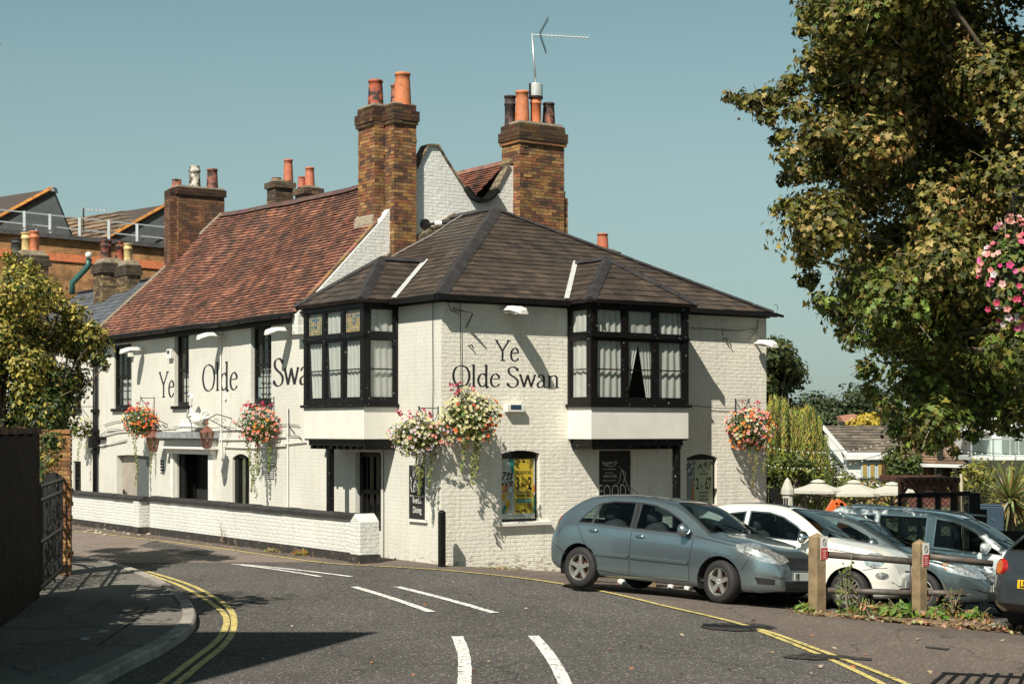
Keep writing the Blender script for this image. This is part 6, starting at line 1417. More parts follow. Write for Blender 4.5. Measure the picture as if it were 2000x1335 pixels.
mb = MB(); h = bt1.ray_cast(V((3.15, -3, .66)), V((0, 1, 0)))[0]
mb.tube([h+V((.03*math.cos(t)-.0, -.002, .018*math.sin(t)+.03)) for t in [k*math.pi/5 for k in range(11)]], .004, 4, caps=False); mb.build('wing_badge', CHR, car1); ftext('VVT-i', lambda a, d, z: V((a, h.y-d, z)), 3.15, h.z-.03, .035, 1, CHR, car1, .003, name='wing_badge')
HD1 = math.atan2(-1.72, 1.93)
ga = G(1275, 1162)
place_car(car1, S1['wheels'], (2.52, 25.45), HD1)
# --- cream white three door retro city car
S2 = dict(L=3.55, paint=car_paint('cream_white_paint', (.70, .68, .62), .3, 0.0, .9), tumble=.36, crown=.035, beltmin=.93, wheels=(.60, 2.90), wr=.30, arch=.355, rim=.205, spokes=15, style='multi', steer=-.12, lhd=False,
    top=[(0, .70), (.04, .95), (.16, 1.05), (.34, 1.25), (.52, 1.40), (.8, 1.46), (1.3, 1.49), (1.7, 1.46), (2.02, 1.34), (2.3, 1.17), (2.5, 1.045), (2.7, 1.01), (3.1, .965), (3.35, .89), (3.48, .77), (3.55, .60)],
    bot=[(0, .34), (.2, .25), (.5, .2), (3.0, .19), (3.35, .22), (3.55, .28)],
    belt=[(0, .66), (.3, .88), (.8, .95), (1.6, .95), (2.4, .92), (2.8, .92), (3.2, .86), (3.45, .72), (3.55, .54)],
    plan=[(0, .60), (.1, .70), (.35, .79), (.9, .81), (2.3, .81), (2.9, .805), (3.2, .75), (3.42, .62), (3.55, .44)],
    cuts=[('rear_quarter_window', [(.62, 1.02), (.70, 1.2), (.86, 1.33), (1.12, 1.375), (1.12, .99)], 'y', 'trimglass'),
          ('front_door_window', [(1.18, .985), (1.18, 1.385), (1.5, 1.385), (1.74, 1.33), (1.98, 1.21), (2.30, .965)], 'y', 'trimglass'),
          ('windscreen', [(1.78, -.46), (1.78, .46), (2.38, .64), (2.46, .62), (2.52, .35), (2.53, 0), (2.52, -.35), (2.46, -.62), (2.38, -.64)], 'z', 'glass'),
          ('sunroof', [(.75, -.40), (.75, .40), (1.72, .41), (1.72, -.41)], 'z', 'black'),
          ('rear_window', [(-.46, 1.33), (.46, 1.33), (.5, 1.08), (-.5, 1.08)], 'x-', 'glass'),
          ('headlight', [(3.24+.14*math.cos(t), .78+.115*math.sin(t)) for t in [k*math.pi/8 for k in range(16)]], 'y', 'head'),
          ('lower_lamp', [(3.36+.085*math.cos(t), .56+.055*math.sin(t)) for t in [k*math.pi/7 for k in range(14)]], 'y', 'head'),
          ('tail_lamp', [(.02, .62), (.02, .86), (.13, .86), (.13, .62)], 'y', 'tail'),
          ('nose_slot', [(-.16, .66), (.16, .66), (.18, .635), (-.18, .635)], 'x+', 'black'), ('lower_grille', [(-.42, .40), (.42, .40), (.38, .28), (-.38, .28)], 'x+', 'black')],
    seams=[[(1.15, .97), (1.14, .6), (1.16, .27), (2.42, .27)], [(2.42, .95), (2.40, .6), (2.42, .27)], [(2.5, .90), (3.05, .85), (3.2, .80)], [(3.1, .62), (3.25, .66), (3.42, .68)]],
    handles=[(1.32, .86)], chromeh=True, chromem=True, mirror=(2.18, 1.0), cabin=(.5, 2.55), seats=(1.35, .78), plates=[('front', '', 0, .46), ('rear', '', 0, .6)], wipers=[(2.50, .5, 2.28, -.05), (2.52, -.1, 2.30, -.55)])
car2, bt2, _ = make_car('parked_car', 'small rounded cream white car with round headlights behind the timber posts', S2)
mb = MB(); mb.tube([(3.40, -.45, .49), (3.53, -.32, .49), (3.585, -.1, .49)], .018, 8); mb.tube([(3.40, .45, .49), (3.53, .32, .49), (3.585, .1, .49)], .018, 8); mb.build('chrome_whisker', CHR, car2, smooth=True)
mb = MB(); mb.blob((3.585, 0, .64), .035, 8, (1, 1, 1), (.3, 1, 1)); mb.build('nose_badge', CHR, car2)
mb = MB(); h = bt2.ray_cast(V((2.95, -3, .72)), V((0, 1, 0)))[0]; mb.lathe([(.001, -.004), (.022, -.003), (.026, .003)], h, 12, axis='y'); mb.build('indicator', CHR, car2)
place_car(car2, S2['wheels'], (4.39, 26.0), -.55)
# --- dark green grey estate car
S3 = dict(L=4.62, paint=car_paint('teal_grey_paint', (.10, .13, .135), .25, .6, 1), tumble=.40, crown=.028, beltmin=.90, wheels=(1.0, 3.68), wr=.325, arch=.385, rim=.22, spokes=5, steer=0,
    top=[(0, .72), (.04, 1.0), (.14, 1.14), (.34, 1.36), (.6, 1.43), (1.5, 1.46), (2.1, 1.445), (2.5, 1.36), (2.95, 1.16), (3.35, .98), (3.7, .92), (4.2, .82), (4.45, .72), (4.62, .56)],
    bot=[(0, .36), (.3, .24), (4.2, .2), (4.62, .27)], belt=[(0, .7), (.4, .93), (1.5, .95), (3.0, .90), (3.6, .84), (4.3, .70), (4.62, .52)],
    plan=[(0, .7), (.15, .82), (.6, .875), (3.5, .875), (4.1, .83), (4.4, .73), (4.62, .55)],
    cuts=[('load_bay_window', [(.45, .98), (.55, 1.32), (1.15, 1.37), (1.15, .98)], 'y', 'trimglass'), ('rear_door_window', [(1.22, .98), (1.22, 1.375), (2.0, 1.38), (2.0, .96)], 'y', 'trimglass'), ('front_door_window', [(2.08, .96), (2.08, 1.375), (2.4, 1.31), (2.75, 1.16), (3.02, .96)], 'y', 'trimglass'),
          ('windscreen', [(2.48, -.50), (2.48, .50), (3.22, .70), (3.32, .5), (3.35, 0), (3.32, -.5), (3.22, -.70)], 'z', 'glass'),
          ('headlight', [(4.02, .79), (4.1, .68), (4.58, .60), (4.56, .72), (4.3, .81)], 'y', 'head'), ('indicator', [(4.0, .80), (4.07, .70), (4.12, .70), (4.08, .81)], 'y', 'amber'),
          ('grille', [(-.36, .72), (.36, .72), (.32, .52), (-.32, .52)], 'x+', 'black'), ('lower_grille', [(-.5, .42), (.5, .42), (.46, .28), (-.46, .28)], 'x+', 'black'), ('rear_window', [(-.5, 1.34), (.5, 1.34), (.56, 1.0), (-.56, 1.0)], 'x-', 'glass'), ('tail_lamp', [(.0, .8), (.0, 1.2), (.14, 1.2), (.14, .8)], 'y', 'tail')],
    seams=[[(2.04, .95), (2.04, .28)], [(3.06, .92), (3.04, .28), (1.3, .28), (1.2, .6), (1.18, .96)], [(3.4, .88), (4.0, .80)]], handles=[(1.45, .86), (2.3, .85)], mirror=(2.92, .98), cabin=(.8, 3.2), seats=(2.2, 1.35), plates=[('front', '', 0, .48), ('rear', '', 0, .6)], wipers=[(3.3, .5, 3.0, -.05), (3.32, -.1, 3.02, -.6)])
car3, bt3, _ = make_car('parked_car', 'dark green grey estate car with silver roof rails beside the cream car', S3)
def rails(car, x0, x1, y, z, W_=.0):
    for s in (-1, 1):
        mb = MB(); mb.tube([(x0, s*y, z-.02), (x0+.12, s*y, z+.045), ((x0+x1)/2, s*y, z+.055), (x1-.15, s*(y-.01), z+.035), (x1, s*(y-.02), z-.04)], .018, 8); mb.build('roof_rail', CHR, car, smooth=True)
rails(car3, .6, 2.35, .60, 1.44)
place_car(car3, S3['wheels'], (5.63, 27.45), -.55)
# --- pale blue silver people carrier
S4 = dict(L=4.40, paint=car_paint('pale_silver_blue_paint', (.62, .67, .67), .25, .4, 1), tumble=.30, crown=.03, beltmin=.98, wheels=(.80, 3.48), wr=.325, arch=.385, rim=.22, spokes=7, steer=0,
    top=[(0, .75), (.03, 1.1), (.10, 1.3), (.24, 1.56), (.45, 1.62), (1.2, 1.645), (2.0, 1.63), (2.45, 1.56), (2.8, 1.42), (3.15, 1.2), (3.42, 1.06), (3.8, .98), (4.15, .86), (4.3, .74), (4.40, .58)],
    bot=[(0, .38), (.3, .25), (4.0, .2), (4.40, .27)], belt=[(0, .75), (.3, .98), (1.5, 1.02), (2.8, .99), (3.4, .95), (4.0, .78), (4.40, .54)],
    plan=[(0, .74), (.12, .84), (.5, .895), (3.3, .895), (3.9, .85), (4.2, .74), (4.40, .56)],
    cuts=[('load_bay_window', [(.30, 1.10), (.42, 1.44), (.66, 1.50), (.70, 1.06)], 'y', 'trimglass'), ('rear_quarter_window', [(.76, 1.06), (.72, 1.50), (1.04, 1.535), (1.06, 1.05)], 'y', 'trimglass'), ('rear_door_window', [(1.12, 1.05), (1.10, 1.54), (1.95, 1.55), (1.98, 1.03)], 'y', 'trimglass'), ('front_door_window', [(2.10, 1.03), (2.08, 1.545), (2.4, 1.50), (2.75, 1.36), (3.05, 1.17), (3.28, 1.0)], 'y', 'trimglass'),
          ('windscreen', [(2.50, -.55), (2.50, .55), (3.3, .74), (3.42, .5), (3.45, 0), (3.42, -.5), (3.3, -.74)], 'z', 'glass'), ('headlight', [(3.9, .84), (4.0, .72), (4.36, .62), (4.34, .74), (4.1, .87)], 'y', 'head'), ('grille', [(-.4, .72), (.4, .72), (.36, .56), (-.36, .56)], 'x+', 'black'),
          ('rear_window', [(-.6, 1.52), (.6, 1.52), (.66, 1.14), (-.66, 1.14)], 'x-', 'glass'), ('tail_lamp', [(-.02, .85), (-.02, 1.2), (.14, 1.2), (.12, .85)], 'y', 'tail')],
    seams=[[(2.03, 1.02), (2.03, .30)], [(3.32, .97), (3.1, .6), (3.05, .30), (1.3, .30), (1.2, .6), (1.08, 1.04)]], mould=[[(1.3, .5), (2.0, .5)], [(2.08, .5), (3.0, .5)]], handles=[(1.35, .93), (2.3, .92)], mirror=(3.02, 1.06), cabin=(.5, 3.2), seats=(2.15, 1.3), plates=[('front', '', 0, .5), ('rear', '', 0, .7)], wipers=[(3.42, .5, 3.1, -.05), (3.44, -.1, 3.12, -.6)])
car4, bt4, _ = make_car('parked_car', 'tall pale silver blue people carrier with roof rails, rearmost in the row', S4)
rails(car4, .5, 2.7, .66, 1.62)
place_car(car4, S4['wheels'], (7.43, 28.6), -.55)
# --- dark grey hatchback at the right edge, seen from behind
S5 = dict(L=4.05, paint=car_paint('dark_grey_paint', (.055, .066, .075), .25, .5, 1), tumble=.40, crown=.03, beltmin=.93, wheels=(.70, 3.2), wr=.315, arch=.37, rim=.205, spokes=5, steer=0,
    top=[(0, .80), (.04, .98), (.10, 1.06), (.28, 1.22), (.5, 1.36), (.8, 1.43), (1.4, 1.445), (1.8, 1.42), (2.3, 1.3), (2.8, 1.07), (3.0, .98), (3.5, .9), (3.85, .75), (4.05, .55)],
    bot=[(0, .36), (.2, .28), (.5, .2), (3.6, .2), (4.05, .26)], belt=[(0, .76), (.3, .93), (1.0, .95), (2.5, .92), (3.2, .84), (3.8, .66), (4.05, .5)],
    plan=[(0, .66), (.1, .78), (.35, .84), (1.0, .86), (3.0, .855), (3.6, .78), (3.9, .66), (4.05, .48)],
    cuts=[('rear_window', [(-.52, 1.32), (.52, 1.32), (.60, 1.08), (-.60, 1.08)], 'x-', 'glass'), ('side_window', [(.75, 1.02), (.85, 1.25), (1.2, 1.33), (1.2, .99)], 'y', 'glass'), ('front_door_window', [(1.27, .98), (1.27, 1.335), (1.7, 1.32), (2.1, 1.2), (2.5, .97)], 'y', 'glass'), ('windscreen', [(2.0, -.5), (2.0, .5), (2.8, .68), (2.9, 0), (2.8, -.68)], 'z', 'glass'),
          ('rear_bumper_trim', [(-.6, .40), (.6, .40), (.55, .31), (-.55, .31)], 'x-', 'black'), ('headlight', [(3.5, .8), (3.9, .62), (3.95, .7), (3.7, .85)], 'y', 'head')],
    seams=[[(1.24, .97), (1.22, .28), (2.5, .28), (2.6, .93)], [(.02, .58), (.3, .62), (.4, .6)]], handles=[(1.4, .88)], mirror=(2.4, 1.0), cabin=(.5, 2.8), seats=(1.5, .9), plates=[('rear', 'LD6', 0, .66), ('front', '', 0, .45)], wipers=[(2.86, .4, 2.6, -.1)])
car5, bt5, _ = make_car('parked_car', 'dark grey car cut off by the right edge with round tail lamps and yellow plate', S5)
for s in (-1, 1):
    mb = MB(); c = V((.035, s*.61, .86)); ax = V((-1, s*.42, .12)).normalized(); a = ax.cross(V((0, 0, 1))).normalized(); b = ax.cross(a)
    ring = lambda r, d: [c+ax*d+(a*math.cos(t)+b*math.sin(t))*r for t in [k*math.pi/12 for k in range(24)]]
    for (r0, d0, r1, d1) in ((.115, -.04, .115, .02), (.115, .02, .09, .035)):
        A, B = ring(r0, d0), ring(r1, d1)
        for k in range(24): mb.face([A[k], A[(k+1) % 24], B[(k+1) % 24], B[k]])
    lm = mb.build('tail_lamp', TAILR, car5, smooth=True); m2 = MB(); m2.face(ring(.09, .033)); m2.build('lamp_centre', AMB, lm, recalc=False)
mb = MB(); mb.box(-.05, -.0, -.5, -.3, .36, .42); mb.build('rear_reflector', TAILR, car5)
mb = MB(); mb.tube([(-.05, -.35, .27), (.2, -.35, .27)], .03, 10, caps=False); mb.tube([(-.05, -.43, .27), (.2, -.43, .27)], .03, 10, caps=False); mb.build('exhaust', CHR, car5)
place_car(car5, S5['wheels'], (8.3, 22.3), .55)
# ------------------------------------------------------------------ timber posts with rails
random.seed(12)
TIMB = mat('weathered_timber', (.25, .18, .10), .85, var=.35, vs=5, bump=.6, bs=18, dirt=(.10, .07, .045), dscale=3, dthr=(.5, .75))
SIGNR = mat('sign_red', (.45, .03, .03), .4); SIGNW = mat('sign_white', (.70, .68, .64), .4); RAILM = mat('dark_iron_rail', (.085, .072, .062), .55, var=.4, vs=8, dirt=(.14, .09, .06), dscale=9, dthr=(.58, .72))
def BED(px, py):
    Y = 22.95-(px-1596)*.0016; return P(px, py, Y)
bm_ = MB(); rows = []
for k in range(21):
    px = 1545+k*20; c = BED(px, 1196+(px-1596)*.04); e = min(1, k/3, (20-k)/2); zg = lambda x, y: ground_z(x, y)+.01; r = []
    for t, hh in ((-.42, 0), (-.25, .75), (0, 1), (.25, .75), (.5, 0)):
        y = c.y+t; r.append(V((c.x, y, zg(c.x, y)+max(.0, (c.z-zg(c.x, c.y)))*hh*e-(.01 if hh == 0 else 0))))
    rows.append(r)
for a, b in zip(rows[:-1], rows[1:]):
    for i in range(4): bm_.face([a[i], b[i], b[i+1], a[i+1]])
struct(bm_.build('planting_bed', mat('bed_soil', (.10, .065, .04), .95, var=.5, vs=8, bump=.9, bs=14, dirt=(.28, .18, .1), dscale=10, dthr=(.5, .6)), smooth=True, recalc=False))
def tpost(px, py, topy, wpx, label):
    g = BED(px, py); h = (py-topy)/FPX*g.y; w = wpx/FPX*g.y/1.28; r = thing('timber_post', label, 'post', g, .62, 'timber posts along the car park edge')
    mb = MB(); a = w/2; n = 10
    rg = []
    for k in range(n+1):
        z = -.25+(h+.21)*k/n-(0 if k < n else 0); j = lambda: random.uniform(-.004, .004)
        rg.append([V((sx*a+j(), sy*a+j(), z)) for sx, sy in ((-1, -1), (1, -1), (1, 1), (-1, 1))])
    for k in range(n):
        for i in range(4): mb.face([rg[k][i], rg[k][(i+1) % 4], rg[k+1][(i+1) % 4], rg[k+1][i]])
    t = V((0, 0, h+.02)); 
    for i in range(4): mb.face([rg[n][i], rg[n][(i+1) % 4], t])
    mb.build('timber', TIMB, r)
    f = lambda s, d, z: V((s, -d, z)) 
    sg = MB(); zc = h-.19; sg.fbox(f, -.02, a+.035, a+.001, a+.006, zc-.16, zc+.16); so = sg.build('sign_plate', SIGNW, r)
    mb = MB(); mb.fbox(f, -.017, a+.032, a+.0062, a+.0078, zc-.155, zc-.0); mb.build('red_panel', SIGNR, so)
    cx = a/2+.008; mb = MB(); pts = [f(cx+.030*math.cos(t), a+.008, zc+.078+.045*math.sin(t)) for t in [k*math.pi/10 for k in range(21)]]; mb.tube(pts, .0045, 4, caps=False); mb.bar(f(cx-.02, a+.008, zc+.11), f(cx+.02, a+.008, zc+.045), .008, .004); mb.build('no_entry_ring', PK, so)
    for k, (w_) in enumerate(('NO PARKING', 'Delivery', 'access only', 'at all times')): ftext(w_, f, cx, zc-.045-.03*k, .024, 1, SIGNW, so, a+.0085, .55, bold=.001)
    return r, g, h
tp1, g1, h1 = tpost(1596, 1194, 1042, 30, 'left timber post with small red and white parking sign')
tp2, g2, h2 = tpost(1796, 1202, 1055, 26, 'right timber post with small red and white parking sign')
def rail(p0, p1, r, label, post=None):
    root = thing('iron_rail', label, 'rail', p0, 0, 'iron rails between the timber posts'); mb = MB(); mb.tube([V((0, 0, 0)), p1-p0], r, 10); mb.build('bar', RAILM, root, smooth=True)
    if post is not None: mb = MB(); mb.tube([post[0]-p0, post[1]-p0], r*.7, 8); mb.build('bracket', RAILM, root, smooth=True)
A = lambda g, z: V((g.x, g.y+.0, g.z+z))
rail(P(1612, 1082, g1.y+.1), P(1785, 1096, g2.y+.1), .048, 'upper iron rail between the two timber posts', (P(1782, 1098, g2.y+.12), P(1780, 1170, g2.y+.15)))
rail(P(1617, 1152, g1.y+.1), P(1787, 1157, g2.y+.1), .042, 'lower iron rail between the two timber posts')
rail(P(1806, 1085, g2.y+.1), P(1938, 1100, g2.y+.15), .046, 'upper iron rail running right from the second timber post')
rail(P(1811, 1156, g2.y+.1), P(1886, 1159, g2.y+.15), .04, 'lower broken iron rail right of the second timber post')

# ------------------------------------------------------------------ verge plants and dead leaves
def tuft(name, label, px, py, r, h, n, pal, shape, sz, seed, cat='weeds', dry=0):
    random.seed(seed); g = BED(px, py) if 1540 < px < 1945 and py > 1190 else G(px, py); root = thing(name, label, cat, g, 0); mb = MB(); st = MB()
    for _ in range(n):
        a = random.uniform(0, 6.28); q = random.random()**.6*r; z = random.uniform(.02, h)*(1-q/r*.5); p = V((q*math.cos(a), q*math.sin(a)*.7, z)); leaf(mb, p, sz*random.uniform(.5, 1.3), shape, tuple(x*random.uniform(.65, 1.3) for x in random.choice(pal)), (V((math.cos(a), -.6, .6))).normalized())
    mb.build('leaves', LEAF, root, recalc=False)
    for _ in range(max(5, n//22)):
        a = random.uniform(0, 6.28); q = random.uniform(.3, 1)*r; st.tube([V((0, 0, -.02)), V((q*.4*math.cos(a), q*.4*math.sin(a), h*.6)), V((q*math.cos(a), q*math.sin(a)*.7, h*random.uniform(.5, 1.1)))], .004, 4, (1, 1, 1))
    st.build('stems', TWIG, root); return root
DRYP = [(.28, .16, .07), (.34, .22, .10), (.22, .12, .05), (.40, .28, .14)]; GRB = [(.10, .18, .02), (.16, .24, .03), (.08, .14, .02), (.2, .26, .06)]
tuft('weed_clump', 'small green weed clump at the foot of the left timber post', 1578, 1196, .22, .16, 110, GRB, OVAL, .07, 1)
tuft('weed_clump', 'tall thin sapling with sparse leaves in front of the cream car wheel', 1655, 1200, .18, .9, 120, GRN, OVAL, .08, 2, 'sapling')
tuft('weed_clump', 'dry brown weeds between the two timber posts', 1700, 1203, .34, .26, 140, DRYP+GRN, LONG, .13, 3)
tuft('weed_clump', 'broad green leaves left of the right timber post', 1762, 1206, .30, .24, 80, GRB, OVAL, .14, 4)
tuft('weed_clump', 'low green weeds right of the right timber post', 1835, 1208, .34, .18, 120, GRB+DRYP, OVAL, .09, 5)
tuft('weed_clump', 'dry twiggy weeds under the broken rail', 1860, 1196, .26, .42, 80, DRYP+GRN, LONG, .07, 6)
tuft('weed_clump', 'weeds beside the wheel of the dark grey car', 1905, 1214, .26, .2, 130, GRB+DRYP, OVAL, .08, 7)
tuft('weed_clump', 'orange and green weed tuft at the foot of the low wall near its end', 592, 1085, .20, .16, 150, [(.38, .14, .03), (.30, .20, .04), (.14, .18, .04)], LONG, .10, 8)
tuft('weed_clump', 'dry weed tuft along the black plinth of the low wall', 535, 1078, .26, .10, 130, DRYP+GRN, OVAL, .06, 9)
tuft('weed_clump', 'thin dead twig standing against the middle of the low wall', 434, 1064, .10, .55, 24, DRYP, LONG, .05, 10)
tuft('weed_clump', 'grass tuft at the base of the front wall under the gin poster', 975, 1112, .5, .05, 130, DRYP+GRN, OVAL, .05, 13)
random.seed(14)
mb = MB()
for _ in range(950):
    t = random.random(); px = 1560+440*t+random.uniform(-20, 20); py = 1196+20*t+abs(random.gauss(0, 1))*6-3
    g = BED(px, py)+V((0, random.uniform(-.5, .25), 0)); g.z = max(ground_z(g.x, g.y)+.01, g.z-.05+random.uniform(-.02, .02)) if random.random() < .6 else ground_z(g.x, g.y)+.01; leaf(mb, V((g.x, g.y, g.z+.022+random.uniform(0, .03))), random.uniform(.04, .10), MAPLE, tuple(x*random.uniform(.7, 1.3) for x in random.choice([(.38, .27, .15), (.45, .34, .22), (.28, .18, .09), (.34, .25, .12), (.2, .13, .07)])), V((0, 0, 1)), .3)
for _ in range(500):
    t = random.random(); px = 150+560*t; py = 1032+.117*(px-150)+random.gauss(0, 3)
    g = G(px, py); leaf(mb, V((g.x, g.y, g.z+.018+random.uniform(0, .02))), random.uniform(.03, .07), OVAL, tuple(x*random.uniform(.7, 1.3) for x in random.choice([(.38, .26, .15), (.3, .2, .12), (.22, .14, .08)])), V((0, 0, 1)), .3)
for _ in range(70):
    g = G(random.uniform(400, 1990), random.uniform(1130, 1330)); leaf(mb, V((g.x, g.y, g.z+.03)), random.uniform(.03, .07), MAPLE, random.choice([(.42, .18, .08), (.4, .3, .18), (.5, .4, .3)]), V((0, 0, 1)), .2)
lit = mb.build('fallen_leaves', LEAF, recalc=False); lit['kind'] = 'stuff'; lit['label'] = 'dry fallen leaves scattered along the verge and kerbs'; lit['category'] = 'leaves'
mb = MB(); 
for _ in range(30):
    g = G(random.uniform(165, 300), random.uniform(1032, 1046)); mb.blob(g+V((0, 0, .02)), random.uniform(.02, .06), 5, (1, 1, 1), (1, .8, .5))
rb = mb.build('rubble', mat('rubble_stone', (.36, .32, .26), .9, var=.3, vs=10)); rb['kind'] = 'stuff'; rb['label'] = 'small rubble stones along the gutter of the low wall'; rb['category'] = 'stones'

# ------------------------------------------------------------------ left boundary wall, gate, pier
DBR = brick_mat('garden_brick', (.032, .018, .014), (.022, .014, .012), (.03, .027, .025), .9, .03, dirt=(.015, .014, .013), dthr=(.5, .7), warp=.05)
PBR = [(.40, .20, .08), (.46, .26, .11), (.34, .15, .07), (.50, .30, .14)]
wa, wb_ = V((-5.25, 14.0)), V((-6.74, 23.8)); ang = math.atan2(wb_.y-wa.y, wb_.x-wa.x); L_ = (wb_-wa).length
gw = thing('garden_wall', 'tall dark brick garden wall at the left edge, in shade', 'wall', (wa.x, wa.y, 0), ang)
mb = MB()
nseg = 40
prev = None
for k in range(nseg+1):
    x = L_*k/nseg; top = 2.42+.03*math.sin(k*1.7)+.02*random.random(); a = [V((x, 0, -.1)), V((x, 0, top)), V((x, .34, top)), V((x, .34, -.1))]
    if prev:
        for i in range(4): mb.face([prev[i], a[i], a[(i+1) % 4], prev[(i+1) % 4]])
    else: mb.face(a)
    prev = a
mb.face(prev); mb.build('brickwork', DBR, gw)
mb = MB(); s = 0
while s < L_: mb.box(s+.005, min(s+.22, L_)-.005, -.03, .37, 2.44, 2.52+random.uniform(-.01, .01), random.choice([(.20, .11, .07), (.15, .09, .06), (.24, .14, .08)])); s += .11
mb.build('coping', BRICKC, gw)
pc = V((-7.53, 27.6, .1)); pier = thing('brick_pier', 'sunlit orange brick gate pier with uneven edges beside the ivy', 'pier', pc, .2)
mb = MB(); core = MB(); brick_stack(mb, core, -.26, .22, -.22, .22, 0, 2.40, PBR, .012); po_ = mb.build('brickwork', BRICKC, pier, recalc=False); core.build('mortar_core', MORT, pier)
gt = thing('iron_gate', 'black iron garden gate between the dark wall and the brick pier', 'gate', (wb_.x, wb_.y, .1), math.atan2(27.4-wb_.y, -7.38-wb_.x))
mb = MB(); gl_ = math.hypot(27.4-wb_.y, -7.38-wb_.x)
for k in range(22): x = .08+(gl_-.16)*k/21; mb.bar((x, 0, .08), (x, 0, 1.62+.12*math.sin(math.pi*k/21)), .018)
mb.build('railing', IRON, gt); mb = MB()
for z in (.15, .8, 1.4, 1.6): mb.bar((0, 0, z), (gl_, 0, z), .035)
for k in range(8): mb.tube([V((.3+k*(gl_-.5)/8+.12*math.cos(t), 0, 1.5+.09*math.sin(t))) for t in [q*math.pi/5 for q in range(11)]], .009, 5, caps=False)
mb.build('gate_frame', IRON, gt)
# foliage: ivy on the gate, bush over the wall
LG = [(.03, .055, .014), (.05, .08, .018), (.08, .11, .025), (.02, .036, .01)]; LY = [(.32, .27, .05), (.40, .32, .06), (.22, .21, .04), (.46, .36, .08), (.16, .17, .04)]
random.seed(31)
ivy = thing('ivy', 'ivy hanging over the gate and the shaded pier side', 'ivy', (-7.0, 26.4, .1)); mb = MB()
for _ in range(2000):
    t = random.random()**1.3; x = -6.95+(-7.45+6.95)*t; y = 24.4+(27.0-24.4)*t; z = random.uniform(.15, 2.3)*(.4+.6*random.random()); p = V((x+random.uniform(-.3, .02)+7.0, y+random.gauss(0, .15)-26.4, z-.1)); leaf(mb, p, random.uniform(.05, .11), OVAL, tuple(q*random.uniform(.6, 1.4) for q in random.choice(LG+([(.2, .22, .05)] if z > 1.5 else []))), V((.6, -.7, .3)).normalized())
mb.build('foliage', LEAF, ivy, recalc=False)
mb = MB()
for _ in range(6): mb.tube([V((-.2, random.uniform(-1.2, .3), 0)), V((-.2, random.uniform(-1.2, .3), 1.1)), V((-.25, random.uniform(-1.2, .3), 2.0))], .009, 5)
mb.build('stems', BARK, ivy)
def limb(mb, p, q, r0, r1, seed, n=6, wob=.12):
    pts = []; rs = []
    for k in range(n+1):
        t = k/n; w = noise.noise_vector(V((seed, t*2.3, seed*.7)))*wob*(q-p).length*math.sin(math.pi*min(1, t+.05)); pts.append(p.lerp(q, t)+w); rs.append(r0+(r1-r0)*t)
    mb.tube(pts, rs, 7); return pts
def tree(name, label, base, clumps, cat='tree', pal=LG, shape=OVAL, lsz=.1, per=260, trunk_r=.16, seed=1, origin=None, palf=None, twig=True, group=None, fork=None, droop=None, shell=.45, lim=2, lr=.45, thin=False):
    random.seed(seed); base = V(base); root = thing(name, label, cat, base, 0, group); mb = MB(); tr = MB(); tw = MB()
    fk = V(fork)-base if fork else V((0, 0, max(1.0, (sum((c[2] for c in clumps))/len(clumps)-base.z)*.45)))
    limb(tr, V((0, 0, -.2)), fk, trunk_r, trunk_r*.7, seed)
    for i, c in enumerate(clumps):
        cc = V(c[:3])-base; r = c[3]; n = int(per*(r**2)/.25); shp = shape; ls_ = lsz
        if thin and c[0]/c[1]*FPX > 1070: n = int(n*.22); shp = OVAL; ls_ = lsz*1.7
        pl = palf(V(c[:3]), i) if palf else pal
        if i % lim == 0: limb(tr, fk, cc, trunk_r*lr, .010, seed+i, 7)
        for _ in range(n):
            d = rdir(); q = random.uniform(shell, 1.0)*(1+.35*noise.noise(d*1.8+V((i*1.3, seed, 0)))); p = cc+V((d.x*r, d.y*r, d.z*r*.85))*q
            k = random.uniform(.7, 1.3); leaf(mb, p, ls_*random.uniform(.6, 1.3), shp, tuple(x*k for x in random.choice(pl)), (d+V((0, 0, .35))).normalized(), droop=droop)
        if twig:
            for _ in range(3): d = rdir(); tw.tube([cc, cc+d*r*.6+V((0, 0, .05)), cc+d*r*1.05], [.012, .008, .003], 4)
    tr.build('trunk', BARK, root, smooth=True)
    if tw.v: tw.build('twigs', TWIG, root)
    mb.build('crown', LEAF, root, recalc=False); return root
def inpoly(x, y, poly):
    c = False; n = len(poly)
    for i in range(n):
        (x0, y0), (x1, y1) = poly[i], poly[i-1]
        if (y0 > y) != (y1 > y) and x < (x1-x0)*(y-y0)/(y1-y0)+x0: c = not c
    return c
def fill_clumps(poly, n, Y0, Y1, r0, r1, seed):
    random.seed(seed); xs = [p[0] for p in poly]; ys = [p[1] for p in poly]; out = []
    while len(out) < n:
        x, y = random.uniform(min(xs), max(xs)), random.uniform(min(ys), max(ys))
        if inpoly(x, y, poly):
            Y = random.uniform(Y0, Y1); p = P(x, y, Y); out.append((p.x, p.y, p.z, random.uniform(r0, r1)))
    return out
